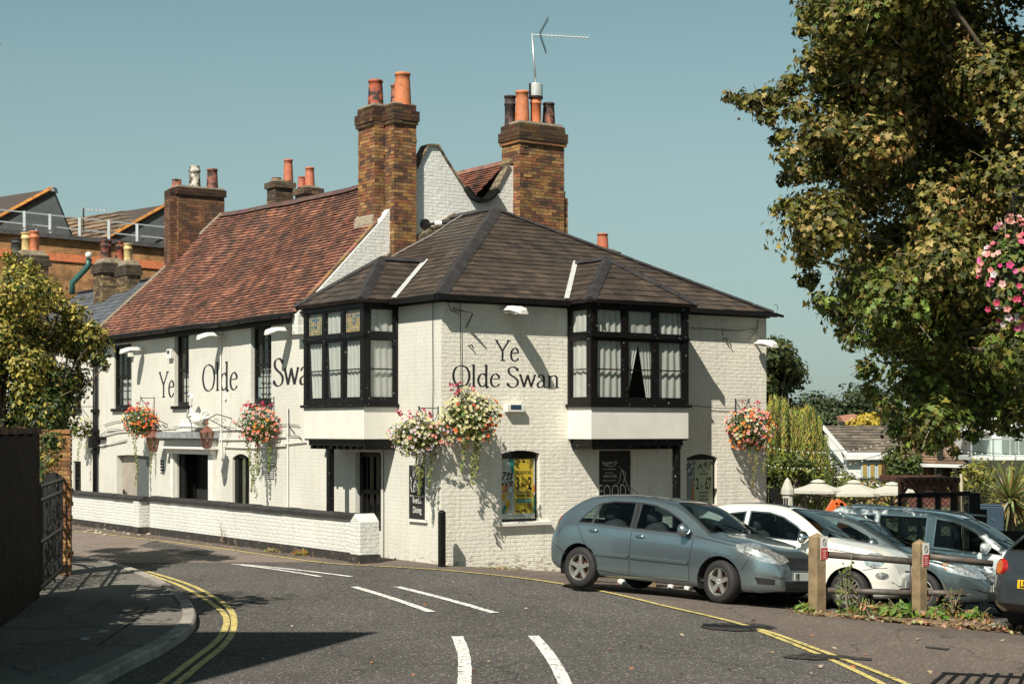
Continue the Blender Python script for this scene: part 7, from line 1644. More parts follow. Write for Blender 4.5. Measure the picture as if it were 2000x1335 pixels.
# shrub tree over the left wall
cl = fill_clumps([(-120, 520), (0, 520), (90, 560), (130, 590), (165, 640), (178, 700), (140, 750), (90, 830), (60, 850), (-160, 850)], 58, 27.9, 30.4, .30, .54, 5)
for (x, y, r) in ((30, 540, .3), (80, 570, .3), (120, 600, .25), (175, 640, .22), (195, 655, .15), (150, 610, .2), (60, 520, .2), (190, 700, .18), (205, 715, .12), (120, 780, .25), (100, 860, .25), (112, 830, .2), (20, 505, .2), (170, 660, .25), (110, 780, .35), (60, 800, .4), (95, 900, .22), (85, 960, .18)): p = P(x, y, 28.6 if y < 840 else 26.2); cl.append((p.x, p.y, p.z, r))
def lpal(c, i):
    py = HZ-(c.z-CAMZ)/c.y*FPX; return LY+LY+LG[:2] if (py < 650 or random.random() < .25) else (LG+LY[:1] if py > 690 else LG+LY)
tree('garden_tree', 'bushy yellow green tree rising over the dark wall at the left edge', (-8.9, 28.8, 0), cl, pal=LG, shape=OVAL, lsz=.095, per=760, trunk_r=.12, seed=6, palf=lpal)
# house and tree out of frame to the left, whose shade falls over the near road and pavement
random.seed(51)
cl = [(-8.3+random.uniform(-1.6, 1.6), 17.6+random.uniform(-1.7, 1.7), 5.6+random.uniform(-1.6, 1.6), random.uniform(.6, .95)) for _ in range(18)]
tree('garden_tree', 'leafy tree behind the dark garden wall, just outside the left edge', (-8.4, 17.4, 0), cl, pal=LG, shape=OVAL, lsz=.26, per=75, trunk_r=.2, seed=9, twig=False)
sh = thing('brick_house', 'brick house with slate gable roof standing left of the road behind the viewer', 'house', (-5.6, 12.0, 0), 0)
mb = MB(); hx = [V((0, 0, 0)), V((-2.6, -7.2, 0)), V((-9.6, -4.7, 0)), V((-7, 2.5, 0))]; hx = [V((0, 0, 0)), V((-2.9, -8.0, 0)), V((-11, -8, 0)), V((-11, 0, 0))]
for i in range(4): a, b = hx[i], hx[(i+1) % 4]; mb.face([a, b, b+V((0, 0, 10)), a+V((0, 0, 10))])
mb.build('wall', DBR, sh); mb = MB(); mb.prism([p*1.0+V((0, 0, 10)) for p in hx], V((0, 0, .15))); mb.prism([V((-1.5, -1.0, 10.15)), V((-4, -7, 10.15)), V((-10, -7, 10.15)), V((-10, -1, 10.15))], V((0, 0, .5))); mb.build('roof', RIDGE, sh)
mb = MB()
for z in (1.2, 4.2, 7.2):
    for t in (.25, .65): a = hx[0].lerp(hx[1], t); b = hx[0].lerp(hx[1], t+.14); mb.face([a+V((.02, -.0, z)), b+V((.02, 0, z)), b+V((.02, 0, z+1.5)), a+V((.02, 0, z+1.5))])
mb.build('window', GLASS, sh)

# ------------------------------------------------------------------ big plane tree on the right
OUT = [(1600, -420), (1590, 0), (1615, 90), (1600, 160), (1540, 190), (1560, 240), (1590, 300), (1600, 380), (1590, 430), (1610, 500), (1640, 560), (1680, 610), (1690, 650), (1740, 700), (1770, 780), (1800, 830), (1870, 820), (1960, 790), (2100, 800), (2500, 760), (2600, -420)]
cl = fill_clumps(OUT, 285, 24.5, 30.5, .5, .85, 17)+fill_clumps([(1640, 0), (2040, 0), (2040, 760), (1900, 760), (1760, 640), (1650, 400)], 46, 29.0, 31.5, .8, 1.0, 18)
for (x, y, r) in ((1425, 190, .14), (1450, 195, .22), (1480, 200, .28), (1515, 195, .32), (1500, 230, .25), (1540, 170, .3), (1525, 265, .22), (1508, 275, .12), (1540, 300, .28), (1560, 340, .3), (1535, 350, .2), (1530, 400, .2), (1515, 412, .12), (1560, 395, .24), (1580, 20, .3), (1570, 60, .22), (1590, 120, .3), (1575, 500, .24), (1580, 545, .26), (1570, 470, .2), (1610, 590, .28), (1645, 610, .25), (1640, 650, .14), (1665, 665, .22), (1695, 720, .28), (1700, 760, .2), (1735, 790, .3), (1750, 840, .25), (1780, 860, .22), (1760, 880, .12), (1810, 868, .2), (1850, 850, .25), (1862, 885, .12), (1840, 830, .3), (1900, 850, .2), (1910, 820, .3), (1960, 830, .25), (1990, 845, .15), (1985, 800, .3), (1620, 250, .4), (1640, 450, .4), (1720, 660, .4), (1880, 790, .4), (1680, 560, .4), (1560, 215, .3), (1590, 260, .32), (1588, 430, .3)): p = P(x, y, 26+random.uniform(-.6, .8)); cl.append((p.x, p.y, p.z, r))
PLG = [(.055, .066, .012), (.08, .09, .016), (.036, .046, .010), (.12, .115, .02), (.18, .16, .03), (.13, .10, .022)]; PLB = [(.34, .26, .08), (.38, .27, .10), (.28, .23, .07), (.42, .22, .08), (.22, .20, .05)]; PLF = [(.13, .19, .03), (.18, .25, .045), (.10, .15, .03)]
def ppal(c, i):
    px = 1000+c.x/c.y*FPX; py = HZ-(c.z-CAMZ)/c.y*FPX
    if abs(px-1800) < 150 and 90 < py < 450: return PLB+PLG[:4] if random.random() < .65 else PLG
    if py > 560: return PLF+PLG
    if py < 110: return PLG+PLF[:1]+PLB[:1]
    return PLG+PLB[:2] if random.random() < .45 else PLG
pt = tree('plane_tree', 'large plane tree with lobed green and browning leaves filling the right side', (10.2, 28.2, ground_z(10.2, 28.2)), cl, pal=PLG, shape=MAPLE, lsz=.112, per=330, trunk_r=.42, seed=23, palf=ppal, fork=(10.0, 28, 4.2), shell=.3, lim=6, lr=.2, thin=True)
mb = MB()
for (x, y) in ((1443, 232), (1508, 285), (1528, 292), (1518, 425), (1650, 665), (1640, 668)): mb.blob(P(x, y, 26)-V((10.2, 28.2, ground_z(10.2, 28.2))), .025, 6)
mb.build('seed_ball', BARK, pt)
# ------------------------------------------------------------------ behind the pub on the left
random.seed(61)
OBR = brick_mat('orange_brick', (.34, .17, .065), (.26, .12, .05), (.2, .14, .09), .6, .02, dirt=(.12, .07, .04), dthr=(.5, .75))
bk = thing('brick_building', 'long brown brick building with two dark gables and roof railing, far left behind', 'building', P(0, 900, 54), 0)
o = bk.location.copy()
def bp(px, py, Y): return P(px, py, Y)-o
mb = MB(); a, b = bp(-150, 441, 54), bp(345, 486, 55.5); dp_ = V((1, 6, 0))
mb.prism([V((a.x, a.y, -o.z-1)), V((b.x, b.y, -o.z-1)), b, a], dp_); mb.build('wall', OBR, bk)
mb = MB(); mb.bar(a+V((0, -.06, .04)), b+V((0, -.06, .04)), .3, .14); mb.build('parapet_coping', RIDGE, bk)
a2, b2 = bp(-150, 474, 53.93), bp(345, 514, 55.43); mb = MB(); a3, b3 = bp(-150, 481, 53.93), bp(345, 521, 55.43)
mb.prism([a3-V((0, 0, .12)), b3-V((0, 0, .12)), b2, a2], V((0, .1, 0))); mb.build('red_brick_band', mat('red_brick_band', (.42, .12, .045), .8, var=.2, vs=8), bk)
SL2 = mat('dark_slate_hanging', (.035, .042, .045), .6, var=.25, vs=6, bump=.3, bs=20)
VERG = mat('orange_verge', (.45, .19, .04), .8, var=.4, vs=8)
RT = [(.24, .18, .13), (.20, .15, .115), (.28, .21, .15), (.17, .13, .10)]
def back_gable(apex, foot, right, ridge_end, eave_end, Yg, low):
    A_, L2, R2 = bp(*apex, Yg), bp(*foot, Yg), bp(*right, Yg); mb = MB()
    mb.prism([L2, bp(foot[0], low, Yg), bp(right[0], low, Yg), R2, A_], V((0, .3, 0))); gb = mb.build('gable', SL2, bk)
    shingles([L2+V((0, -.1, .05)), bp(*eave_end, Yg+6), bp(*ridge_end, Yg+6), A_+V((0, -.1, .05))], .34, .5, RT, CLAYT, 'tiled_roof', bk, .03, .02, under=DECK)
    mb = MB(); mb.bar(L2+V((0, -.12, .07)), A_+V((0, -.12, .07)), .1, .09); mb.build('verge', VERG, gb)
    mb = MB(); mb.prism([A_+V((-.3, -.15, .0)), A_+V((.1, -.15, -.05)), A_+V((.05, -.15, .12)), A_+V((-.05, -.15, .14))], V((0, .5, 0))); mb.build('lead_apex', LEAD, gb)
back_gable((103, 372), (-60, 460), (140, 463), (-130, 404), (-400, 520), 57, 500)
back_gable((330, 402), (214, 467), (420, 470), (100, 434), (-60, 510), 58, 505)
# roof railing
rl_ = thing('roof_railing', 'pale metal railing along the brown brick parapet', 'railing', P(0, 512, 55)); o2 = rl_.location.copy()
mb = MB()
for (xx, yt, yb) in ((48, 412, 455), (98, 418, 461), (156, 425, 464), (213, 430, 470), (268, 437, 475), (-30, 404, 447), (325, 445, 484)): mb.bar(P(xx, yt, 55.2+xx*.008)-o2, P(xx, yb, 55.2+xx*.008)-o2, .09)
mb.build('post', GALV, rl_); mb = MB()
for (y0, y1) in ((409, 445), (432, 467)): mb.bar(P(-60, y0-6, 55)-o2, P(335, y1, 57.9)-o2, .045)
mb.build('rail', GALV, rl_)
mb = MB()
for (x, y) in ((14, 448), (48, 450), (100, 455), (258, 469), (282, 472), (70, 446)): c = P(x, y, 55.5); mb2 = 0; mb.lathe([(.06, 0), (.10, -.06), (.10, -.16)], c-o2, 10, axis='y'); mb.tube([c-o2, c-o2+V((0, 0, -.2))], .05, 6)
vn = mb.build('roof_vents', GALV, rl_)
a_ = thing('tv_aerial', 'small aerial on a thin mast above the brown brick building', 'aerial', P(163, 450, 58)); mb = MB(); z0 = a_.location
mb.bar(V((0, 0, 0)), P(163, 406, 58)-z0, .05); mb.build('mast', IRON, a_); mb = MB(); mb.bar(P(160, 409, 58)-z0, P(212, 411, 58)-z0, .04)
for k in range(6): c = P(168+k*8, 409.5, 58)-z0; mb.bar(c+V((0, -.2, 0)), c+V((0, .2, 0)), .02)
mb.build('boom', GALV, a_)
gp_ = thing('flue_pipe', 'green drainpipe rising to a round black and white cowl against the brick wall', 'pipe', P(140, 560, 53.5)); z0 = gp_.location; mb = MB(); mb.tube([P(141, 575, 53.4)-z0, P(141, 552, 53.4)-z0, P(172, 520, 53.4)-z0, P(174, 505, 53.4)-z0], .1, 8); mb.build('pipe', mat('green_pipe', (.03, .10, .085), .4), gp_, smooth=True)
mb = MB(); mb.blob(P(173, 498, 53.3)-z0, .11, 8); mb.build('cowl', SIGNW, gp_)
# neighbouring house that continues the long white range
nb = thing('neighbour_house', 'white terraced house with grey slate roof beyond the black downpipe', 'house', (CX, CY, 0), BROT)
W4 = lop(146, 690, 158, 800, .12); W5 = lop(143, 900, 158, 968, .12)
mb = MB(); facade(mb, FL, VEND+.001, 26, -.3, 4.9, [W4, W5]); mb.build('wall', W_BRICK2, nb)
for w in (W4, W5): fo = sash(nb, FL, w[0], w[1], w[2], w[3], .1, 2, 3, .08)
mb = MB(); hole_floor(mb, FL, W4[0], W4[1], W4[2], W4[3], .4); hole_floor(mb, FL, W5[0], W5[1], W5[2], W5[3], .4); mb.build('room_beyond', DARK, nb)
SLN = [(.10, .11, .13), (.085, .095, .115), (.12, .13, .15)]
shingles([(-.2, 17.75, 4.95), (-.2, 26, 4.95), (2.4, 26, 6.85), (2.4, 17.0, 6.85)], .22, .3, SLN, SLATE, 'slate_roof', nb, .008, .008, under=DECK)
ridge_caps('ridge_tiles', [(2.4, 17.0, 6.9), (2.4, 26, 6.9)], RIDGE, nb, .45, .1, .05, (1.2, 1.2, 1.4))
mb = MB(); mb.bar((-.05, 17.9, 4.86), (-.05, 26, 4.86), .1, .16); mb.build('gutter', BLACKC, nb)
mb = MB(); mb.prism([V((2.4, 17.2, 6.8)), V((6, 17.2, 4.5)), V((6, 26, 4.5)), V((2.4, 26, 6.8))], V((0, 0, -.1))); mb.build('back_slope', DECK, nb)
def nstack(px, pyt, Y, wpx, zb, pots, lab):
    p = BMI@P(px, pyt, Y); w = wpx/FPX*Y; mb = MB(); core = MB(); D_ = [(.17, .13, .08), (.24, .18, .10), (.12, .09, .06), (.30, .23, .13)]
    zt = p.z; x, y = p.x, p.y
    brick_stack(mb, core, x-w*.36, x+w*.36, y-.4, y+.4, zb, zt-.35, D_); brick_stack(mb, core, x-w*.42, x+w*.42, y-.46, y+.46, zt-.35, zt-.2, [(.06, .05, .045), (.09, .07, .05)]); brick_stack(mb, core, x-w*.38, x+w*.38, y-.42, y+.42, zt-.2, zt-.04, [(.06, .05, .045), (.09, .07, .05)])
    mb.prism([V((x-w*.36, y-.4, zt-.04)), V((x+w*.36, y-.4, zt-.04)), V((x+w*.25, y-.3, zt+.1)), V((x-w*.25, y-.3, zt+.1))], V((0, .7, 0)), (.3, .26, .2))
    ch = mb.build('chimney', BRICKC, nb, recalc=False); ch['label'] = lab; core.build('mortar_core', MORT, ch)
    for (qx, hh, r, c, m_) in pots: c_ = BMI@P(qx, pyt, Y); pot(ch, c_.x, c_.y, zt+.05, r, hh, c, 'chimney_pot', m_, 2)
nstack(213, 512, 50, 62, 5.5, [(207, .6, .17, (.30, .10, .07), POT), (234, .56, .14, (.42, .10, .05), POT)], 'stack with dark red pots')
nstack(251, 516, 49.3, 40, 5.5, [(250, .56, .13, (.58, .43, .20), POTC)], 'small stack with one buff pot')
nstack(58, 497, 48, 78, 4.0, [(51, .58, .14, (.60, .44, .2), POTC), (67, .62, .14, (.50, .17, .08), POTC), (33, .4, .17, (.04, .04, .04), POTC)], 'stack with buff and orange pots behind the yellow bush')

# ------------------------------------------------------------------ riverside: terrace, houses and far trees on the right
random.seed(71)
WHR = mat('white_render', (.62, .63, .62), .7, var=.05, vs=2); GTI = [(.20, .18, .16), (.16, .145, .13), (.24, .215, .19), (.13, .12, .11)]; BTI = [(.26, .18, .13), (.21, .15, .11), (.30, .21, .15)]
YB = 78
hb = thing('white_bungalow', 'white riverside bungalow with grey diamond tile roof beyond the parasols', 'house', P(1690, 980, YB)); oB = hb.location.copy()
def q(px, py, Y=YB): return P(px, py, Y)-oB
mb = MB(); mb.prism([q(1612, 990), q(1760, 990), q(1760, 884), q(1612, 884)], V((0, 7, 0))); mb.prism([q(1612, 884), q(1654, 884), q(1612, 848)], V((0, .3, 0))); mb.prism([q(1655, 985, YB-1), q(1742, 985, YB-1), q(1742, 894, YB-1), q(1655, 894, YB-1)], V((0, 1.1, 0))); mb.build('wall', WHR, hb)
shingles([q(1648, 884, YB-.6), q(1778, 884, YB-.6), q(1745, 832, YB+3.2), q(1608, 832, YB+3.2)], .42, .42, GTI, CLAYT, 'tiled_roof', hb, .03, .03, under=DECK)
mb = MB(); mb.bar(q(1606, 832, YB-.9), q(1652, 886, YB-.9), .12, .18); mb.bar(q(1648, 886, YB-.9), q(1780, 886, YB-.9), .14, .14); mb.prism([q(1652, 888, YB-1.4), q(1748, 888, YB-1.4), q(1748, 897, YB-1.4), q(1652, 897, YB-1.4)], V((0, .4, 0))); mb.build('fascia', WHR, hb)
PBL = mat('pale_blue_frame', (.42, .52, .56), .5); AMG = mat('amber_curtain', (.32, .22, .06), .7)
for k in range(4):
    x = 1682+k*15; mb = MB(); mb.prism([q(x, 933, YB-1.15), q(x+14, 933, YB-1.15), q(x+14, 902, YB-1.15), q(x, 902, YB-1.15)], V((0, .1, 0))); w = mb.build('window_frame', PBL, hb); mb = MB(); mb.face([q(x+3, 930, YB-1.2), q(x+11, 930, YB-1.2), q(x+11, 905, YB-1.2), q(x+3, 905, YB-1.2)]); mb.build('window_pane', AMG, w, recalc=False)
mb = MB(); mb.prism([q(1625, 925, YB-.1), q(1640, 925, YB-.1), q(1640, 902, YB-.1), q(1625, 902, YB-.1)], V((0, .1, 0))); mb.build('window', PGY, hb)
hh = thing('brown_house', 'brown brick house with tan tiled roof between the white bungalow and balcony house', 'house', P(1830, 980, 72)); oB = hh.location.copy(); YB = 72
def q(px, py, Y=72): return P(px, py, Y)-oB
RBR = brick_mat('plum_brick', (.16, .06, .045), (.12, .05, .04), (.1, .07, .06), .4, .02)
mb = MB(); mb.prism([q(1770, 990), q(1900, 990), q(1900, 905), q(1770, 905)], V((0, 7, 0))); mb.build('wall', RBR, hh)
shingles([q(1752, 903, 71), q(1900, 907, 71), q(1905, 815, 77), q(1785, 812, 77)], .36, .42, BTI, CLAYT, 'tiled_roof', hh, .03, .03, under=DECK)
mb = MB(); mb.bar(q(1752, 907, 70.9), q(1902, 910, 70.9), .12, .14); mb.build('gutter', WHR, hh)
mb = MB(); mb.bar(q(1836, 906, 71.4), q(1836, 875, 71.4), .12); mb.bar(q(1836, 925, 71.4), q(1836, 868, 71.4), .22); mb.build('vent_pipe', IRON, hh)
for x in (1826, 1860): 
    mb = MB(); mb.prism([q(x, 952, 71.8), q(x+(12 if x == 1826 else 9), 952, 71.8), q(x+(12 if x == 1826 else 9), 912, 71.8), q(x, 912, 71.8)], V((0, .12, 0))); w = mb.build('window_frame', WHR, hh); mb = MB(); mb.face([q(x+2, 948, 71.75), q(x+9, 948, 71.75), q(x+9, 918, 71.75), q(x+2, 918, 71.75)]); mb.build('window_pane', PGY, w, recalc=False)
mb = MB(); mb.prism([q(1839, 955, 71.85), q(1859, 955, 71.85), q(1859, 914, 71.85), q(1839, 914, 71.85)], V((0, .1, 0))); mb.build('door', DARK, hh)
hw = thing('balcony_house', 'white modern house with glass balcony at the right edge', 'house', P(1960, 980, 68)); oB = hw.location.copy()
def q(px, py, Y=68): return P(px, py, Y)-oB
mb = MB(); mb.prism([q(1934, 990), q(2150, 990), q(2150, 800), q(1934, 800)], V((0, 8, 0))); mb.prism([q(1896, 898, 66), q(2150, 898, 66), q(2150, 890, 66), q(1896, 890, 66)], V((0, 2.5, 0))); mb.build('wall', WHR, hw)
mb = MB()
for x in (1962, 1979, 1996): mb.prism([q(x-4, 882, 67.9), q(x+9, 882, 67.9), q(x+9, 832, 67.9), q(x-4, 832, 67.9)], V((0, .1, 0)))
mb.build('balcony_door', mat('grey_glass', (.22, .24, .22), .2), hw)
mb = MB(); mb.face([q(1898, 890, 66), q(2150, 890, 66), q(2150, 858, 66), q(1898, 858, 66)]); mb.build('balcony_glass', glass_mat('balcony_glass', (.7, .8, .78)), hw, recalc=False)
mb = MB(); mb.bar(q(1897, 857, 66), q(2150, 857, 66), .06)
for x in (1897, 1940, 1983, 2030): mb.bar(q(x, 896, 66), q(x, 857, 66), .06)
mb.build('balustrade', GALV, hw)
mb = MB(); mb.prism([q(1930, 835, 67.8), q(1905, 842, 67.8), q(1905, 846, 67.8), q(1936, 843, 67.8)], V((0, 4, 0)), ); mb.build('canopy', WHR, hw)
rh = thing('red_roof_house', 'distant house with a red roof among the far trees', 'house', P(1665, 840, 160)); oB = rh.location.copy()
mb = MB(); mb.prism([P(1648, 823, 160)-oB, P(1690, 823, 160)-oB, P(1686, 812, 163)-oB, P(1668, 808, 163)-oB, P(1640, 812, 162)-oB], V((0, 2, 0))); mb.build('roof', mat('far_red_tile', (.32, .15, .10), .8), rh)
mb = MB(); mb.prism([P(1648, 845, 161)-oB, P(1690, 845, 161)-oB, P(1690, 823, 161)-oB, P(1648, 823, 161)-oB], V((0, 3, 0))); mb.build('wall', mat('far_wall', (.25, .2, .17), .8), rh)

FG = [(.05, .075, .018), (.075, .10, .022), (.10, .12, .03)]; WG = [(.16, .18, .03), (.22, .22, .04), (.08, .10, .02), (.30, .26, .05)]
def wtree(name, label, poly, n, Y, r0, r1, seed, pal, shape=OVAL, lsz=.3, per=60, depth=3, tr=.25, cat='tree', shell=.4, **k):
    cl = fill_clumps(poly, n, Y-depth/2, Y+depth/2, r0, r1, seed); cx = sum(c[0] for c in cl)/len(cl); return tree(name, label, (cx, Y, ground_z(cx, Y)), cl, cat, pal, shape, lsz, per, tr, seed, twig=False, shell=shell, **k)
wtree('oak_tree', 'dark spreading tree close behind the right corner of the pub', [(1440, 700), (1500, 690), (1520, 680), (1545, 705), (1560, 720), (1540, 745), (1552, 770), (1500, 800), (1440, 800)], 30, 60, .45, .8, 3, [(.035, .05, .016), (.05, .07, .02), (.11, .11, .03)], lsz=.2, per=150)
# willow with hanging strands
random.seed(81)
wl_ = thing('willow_tree', 'drooping yellow green willow tree beside the pub corner', 'tree', V((9.2, 54, ground_z(9.2, 54)))); z0 = wl_.location; mb = MB(); tr = MB(); tr.tube([(0, 0, -.2), (.1, 0, 1.8), (.3, 0, 3.2)], [.3, .24, .15], 8); tr.build('trunk', BARK, wl_, smooth=True)
WCX = [1440+k*9.5+random.uniform(-3, 3) for k in range(19)]
for k in range(430):
    px = random.choice(WCX)+random.gauss(0, 3.5); t = (px-1500)/106; topy = 785+14*math.sin(px*.09)+(0 if px < 1540 else (px-1540)**2*.0105)+random.uniform(-8, 110)*random.random(); Y = 54+random.uniform(-2.2, 2.2); p0 = P(px, topy, Y); L_ = random.uniform(.8, 2.6); sw2 = random.uniform(-.12, .12)
    kk = random.uniform(.45, 1.45); c = tuple(q_*kk for q_ in random.choice(WG)); n = int(L_/.05)
    for i in range(n):
        p = p0+V((sw2*(i/n)+random.uniform(-.05, .05), random.uniform(-.06, .06), -L_*i/n)); leaf(mb, p-z0, random.uniform(.10, .18), LONG, tuple(x*random.uniform(.7, 1.3) for x in c), V((random.uniform(-1, 1), -1, .4)).normalized(), droop=1.5)
mb.build('crown', LEAF, wl_, recalc=False)
mb = MB()
for k in range(40): a = V((.3, 0, 3.2)); px = random.uniform(1450, 1600); mb.tube([a, a.lerp(P(px, 800, 54)-z0, .6)+V((0, 0, .3)), P(px, 810, 54)-z0], [.05, .03, .01], 5)
mb.build('limbs', BARK, wl_)
far = [([(1560, 800), (1590, 782), (1620, 790), (1640, 800), (1640, 830), (1560, 830)], 14), ([(1625, 800), (1650, 775), (1690, 765), (1720, 780), (1740, 830), (1640, 830)], 18), ([(1500, 810), (1570, 800), (1570, 830), (1500, 830)], 8)]
for i, (pl, n) in enumerate(far): wtree('distant_tree', ['low round tree left of the distant red roof', 'tall dark tree behind the distant red roof', 'far tree seen just over the willow'][i], pl, n, 190, 1.6, 2.4, 90+i, [(.05, .07, .03), (.06, .085, .03), (.04, .055, .028)], lsz=.55, per=16, depth=10, tr=.4, group='distant trees')
for i in range(26):
    x = -60+i*9.5+random.uniform(-2, 2); cl_ = [(x+random.uniform(-4, 4), 230+random.uniform(-3, 3), 1.0+random.uniform(-1, 3.2), random.uniform(2.2, 3.6)) for _ in range(6)]
wd = MB(); random.seed(99)
for k in range(5200):
    x = random.uniform(-140, 160); y = 235+random.uniform(-6, 6); h = 2.2+1.6*noise.noise(V((x*.06, 1, 0)))+1.2*noise.noise(V((x*.2, 4, 0))); z = random.uniform(-3.5, h+1.0); leaf(wd, V((x, y, z)), random.uniform(1.2, 2.6), OVAL, tuple(q_*random.uniform(.7, 1.3) for q_ in random.choice([(.05, .07, .03), (.07, .09, .035), (.09, .1, .04)])), V((0, -1, .5)).normalized())
wo = wd.build('far_woodland', LEAF, recalc=False); wo['kind'] = 'stuff'; wo['label'] = 'far band of woodland along the horizon'; wo['category'] = 'woodland'
wtree('yellow_bush', 'bright yellow bush in front of the distant red roof', [(1668, 825), (1690, 816), (1712, 822), (1712, 835), (1665, 835)], 7, 110, .5, .8, 41, [(.5, .36, .04), (.42, .32, .05)], lsz=.4, per=40, depth=2, cat='bush')
wtree('garden_shrub', 'dark green shrub growing between the white bungalow and brown house', [(1730, 960), (1740, 890), (1765, 870), (1790, 900), (1775, 950)], 16, 66, .4, .7, 42, FG, lsz=.22, per=70, depth=2, cat='shrub')
wtree('garden_shrub', 'green shrubs below the windows of the white bungalow', [(1600, 960), (1610, 900), (1640, 920), (1700, 950), (1710, 970), (1600, 975)], 20, 66, .4, .7, 43, FG+WG[:1], lsz=.22, per=70, depth=2, cat='shrub')
wtree('hedge', 'olive hedge growing beyond the pergola under the balcony', [(1868, 990), (1870, 930), (1900, 915), (1950, 925), (2050, 930), (2050, 1010), (1880, 1010)], 26, 50, .4, .65, 44, WG+[(.24, .2, .06)], lsz=.16, per=70, depth=2, cat='hedge')
wtree('hedge', 'hedge running behind the parasols', [(1580, 1010), (1580, 950), (1650, 945), (1760, 948), (1760, 1010)], 26, 56, .4, .65, 45, WG+[(.30, .2, .08), (.25, .14, .06)], lsz=.17, per=60, depth=2, cat='hedge')
wtree('garden_shrub', 'dark shrub filling the gap behind the black boards at the pub corner', [(1480, 960), (1500, 900), (1560, 900), (1600, 950), (1590, 985), (1480, 985)], 18, 50, .4, .65, 46, FG+WG[:1], lsz=.2, per=70, depth=2, cat='shrub')
# string lights
random.seed(100)
def festoon(p0, p1, sag, n, label):
    r = thing('string_lights', label, 'string lights', p0, 0, 'festoon strings over the terrace'); mb = MB(); w = MB(); pts = []
    for k in range(25): t = k/24; pts.append(p0.lerp(p1, t)+V((0, 0, -sag*4*t*(1-t)))-p0)
    w.tube(pts, .007, 4); w.build('wire', IRON, r)
    for k in range(n): t = (k+.5)/n; mb.blob(p0.lerp(p1, t)+V((0, 0, -sag*4*t*(1-t)-.04))-p0, .02, 5)
    mb.build('bulb', LAMPW, r)
festoon(P(1495, 868, 46), P(1740, 858, 46), .25, 22, 'upper string of small white bulbs in front of the willow')
festoon(P(1495, 905, 45), P(1760, 870, 47), .3, 22, 'lower string of small white bulbs reaching the shrub')
festoon(P(1790, 860, 42), P(2060, 884, 42), .15, 20, 'string of bulbs along a pale cable below the balcony')

# ------------------------------------------------------------------ terrace
CANV = mat('parasol_canvas', (.66, .64, .57), .8, var=.04, vs=3, trans=.3)
YP = 44.0
def parasol(px, pyt, pye, hw, label):
    c = P(px, pye, YP); zt = P(px, pyt, YP).z; W2 = hw*1.12/FPX*YP; r = thing('parasol', label, 'parasol', (c.x, YP, ground_z(c.x, YP)), 0, 'cream parasols on the riverside terrace'); z0 = r.location.z
    mb = MB(); ap = V((0, 0, zt-.05-z0)); n = 8; ring = [V((W2*math.cos(a), W2*.85*math.sin(a), c.z-z0+.0)) for a in [2*math.pi*(k+.5)/n for k in range(n)]]; mid = [ap.lerp(q_, .5)+V((0, 0, -.02)) for q_ in ring]
    for k in range(n): mb.face([ap, mid[k], mid[(k+1) % n]]); mb.face([mid[k], ring[k], ring[(k+1) % n], mid[(k+1) % n]]); mb.face([ring[k], ring[(k+1) % n], ring[(k+1) % n]-V((0, 0, .07)), ring[k]-V((0, 0, .07))])
    mb.build('canopy', CANV, r, recalc=False)
    mb = MB(); mb.lathe([(.2, .0), (.14, .05), (.05, .07), (.001, .08)], ap+V((0, 0, -.03)), 10); mb.build('vent_cap', CANV, r, smooth=True)
    mb = MB(); mb.tube([(0, 0, 0), (0, 0, zt-z0-.1)], .04, 8); 
    for q_ in ring: mb.bar(ap*.78, q_, .02)
    mb.build('pole', mat('parasol_pole', (.09, .07, .06), .5) if 'parasol_pole' not in bpy.data.materials else bpy.data.materials['parasol_pole'], r)
parasol(1598, 935, 957, 52, 'open cream parasol, leftmost of the three'); parasol(1668, 936, 962, 62, 'open cream parasol, middle of the three and widest'); parasol(1742, 940, 960, 56, 'open cream parasol, rightmost beside the pergola')
def closed(px, pyt, pyb, Y, label):
    g = P(px, pyb, Y); r = thing('closed_parasol', label, 'parasol', (g.x, Y, ground_z(g.x, Y))); zt = P(px, pyt, Y).z-r.location.z; h = zt; mb = MB(); mb.lathe([(.15, h-1.5), (.20, h-1.3), (.13, h-.45), (.17, h-.42), (.16, h-.3), (.07, h-.08), (.01, h)], (0, 0, 0), 9, (1, 1, 1)); mb.build('canopy', CANV, r); mb = MB(); mb.tube([(0, 0, 0), (0, 0, h-.3)], .035, 6); mb.build('pole', IRON, r)
closed(1538, 932, 1000, 42, 'folded cream parasol left of the open ones'); closed(1484, 932, 1000, 44, 'folded cream parasol just behind the pub corner')
bb = thing('board_screen', 'black board screen stepping down beside the pub corner', 'screen', P(1500, 985, 40)); o3 = bb.location.copy()
mb = MB(); 
for (x0, x1, yt) in ((1480, 1522, 952), (1522, 1540, 972)):
    for k in range(4): a = P(x0+(x1-x0)*k/4, yt, 40)-o3; b = P(x0+(x1-x0)*(k+1)/4, yt, 40)-o3; mb.box(a.x+.01, b.x-.01, 0, .05, -1.2, a.z)
mb.build('boards', BLACKC, bb)
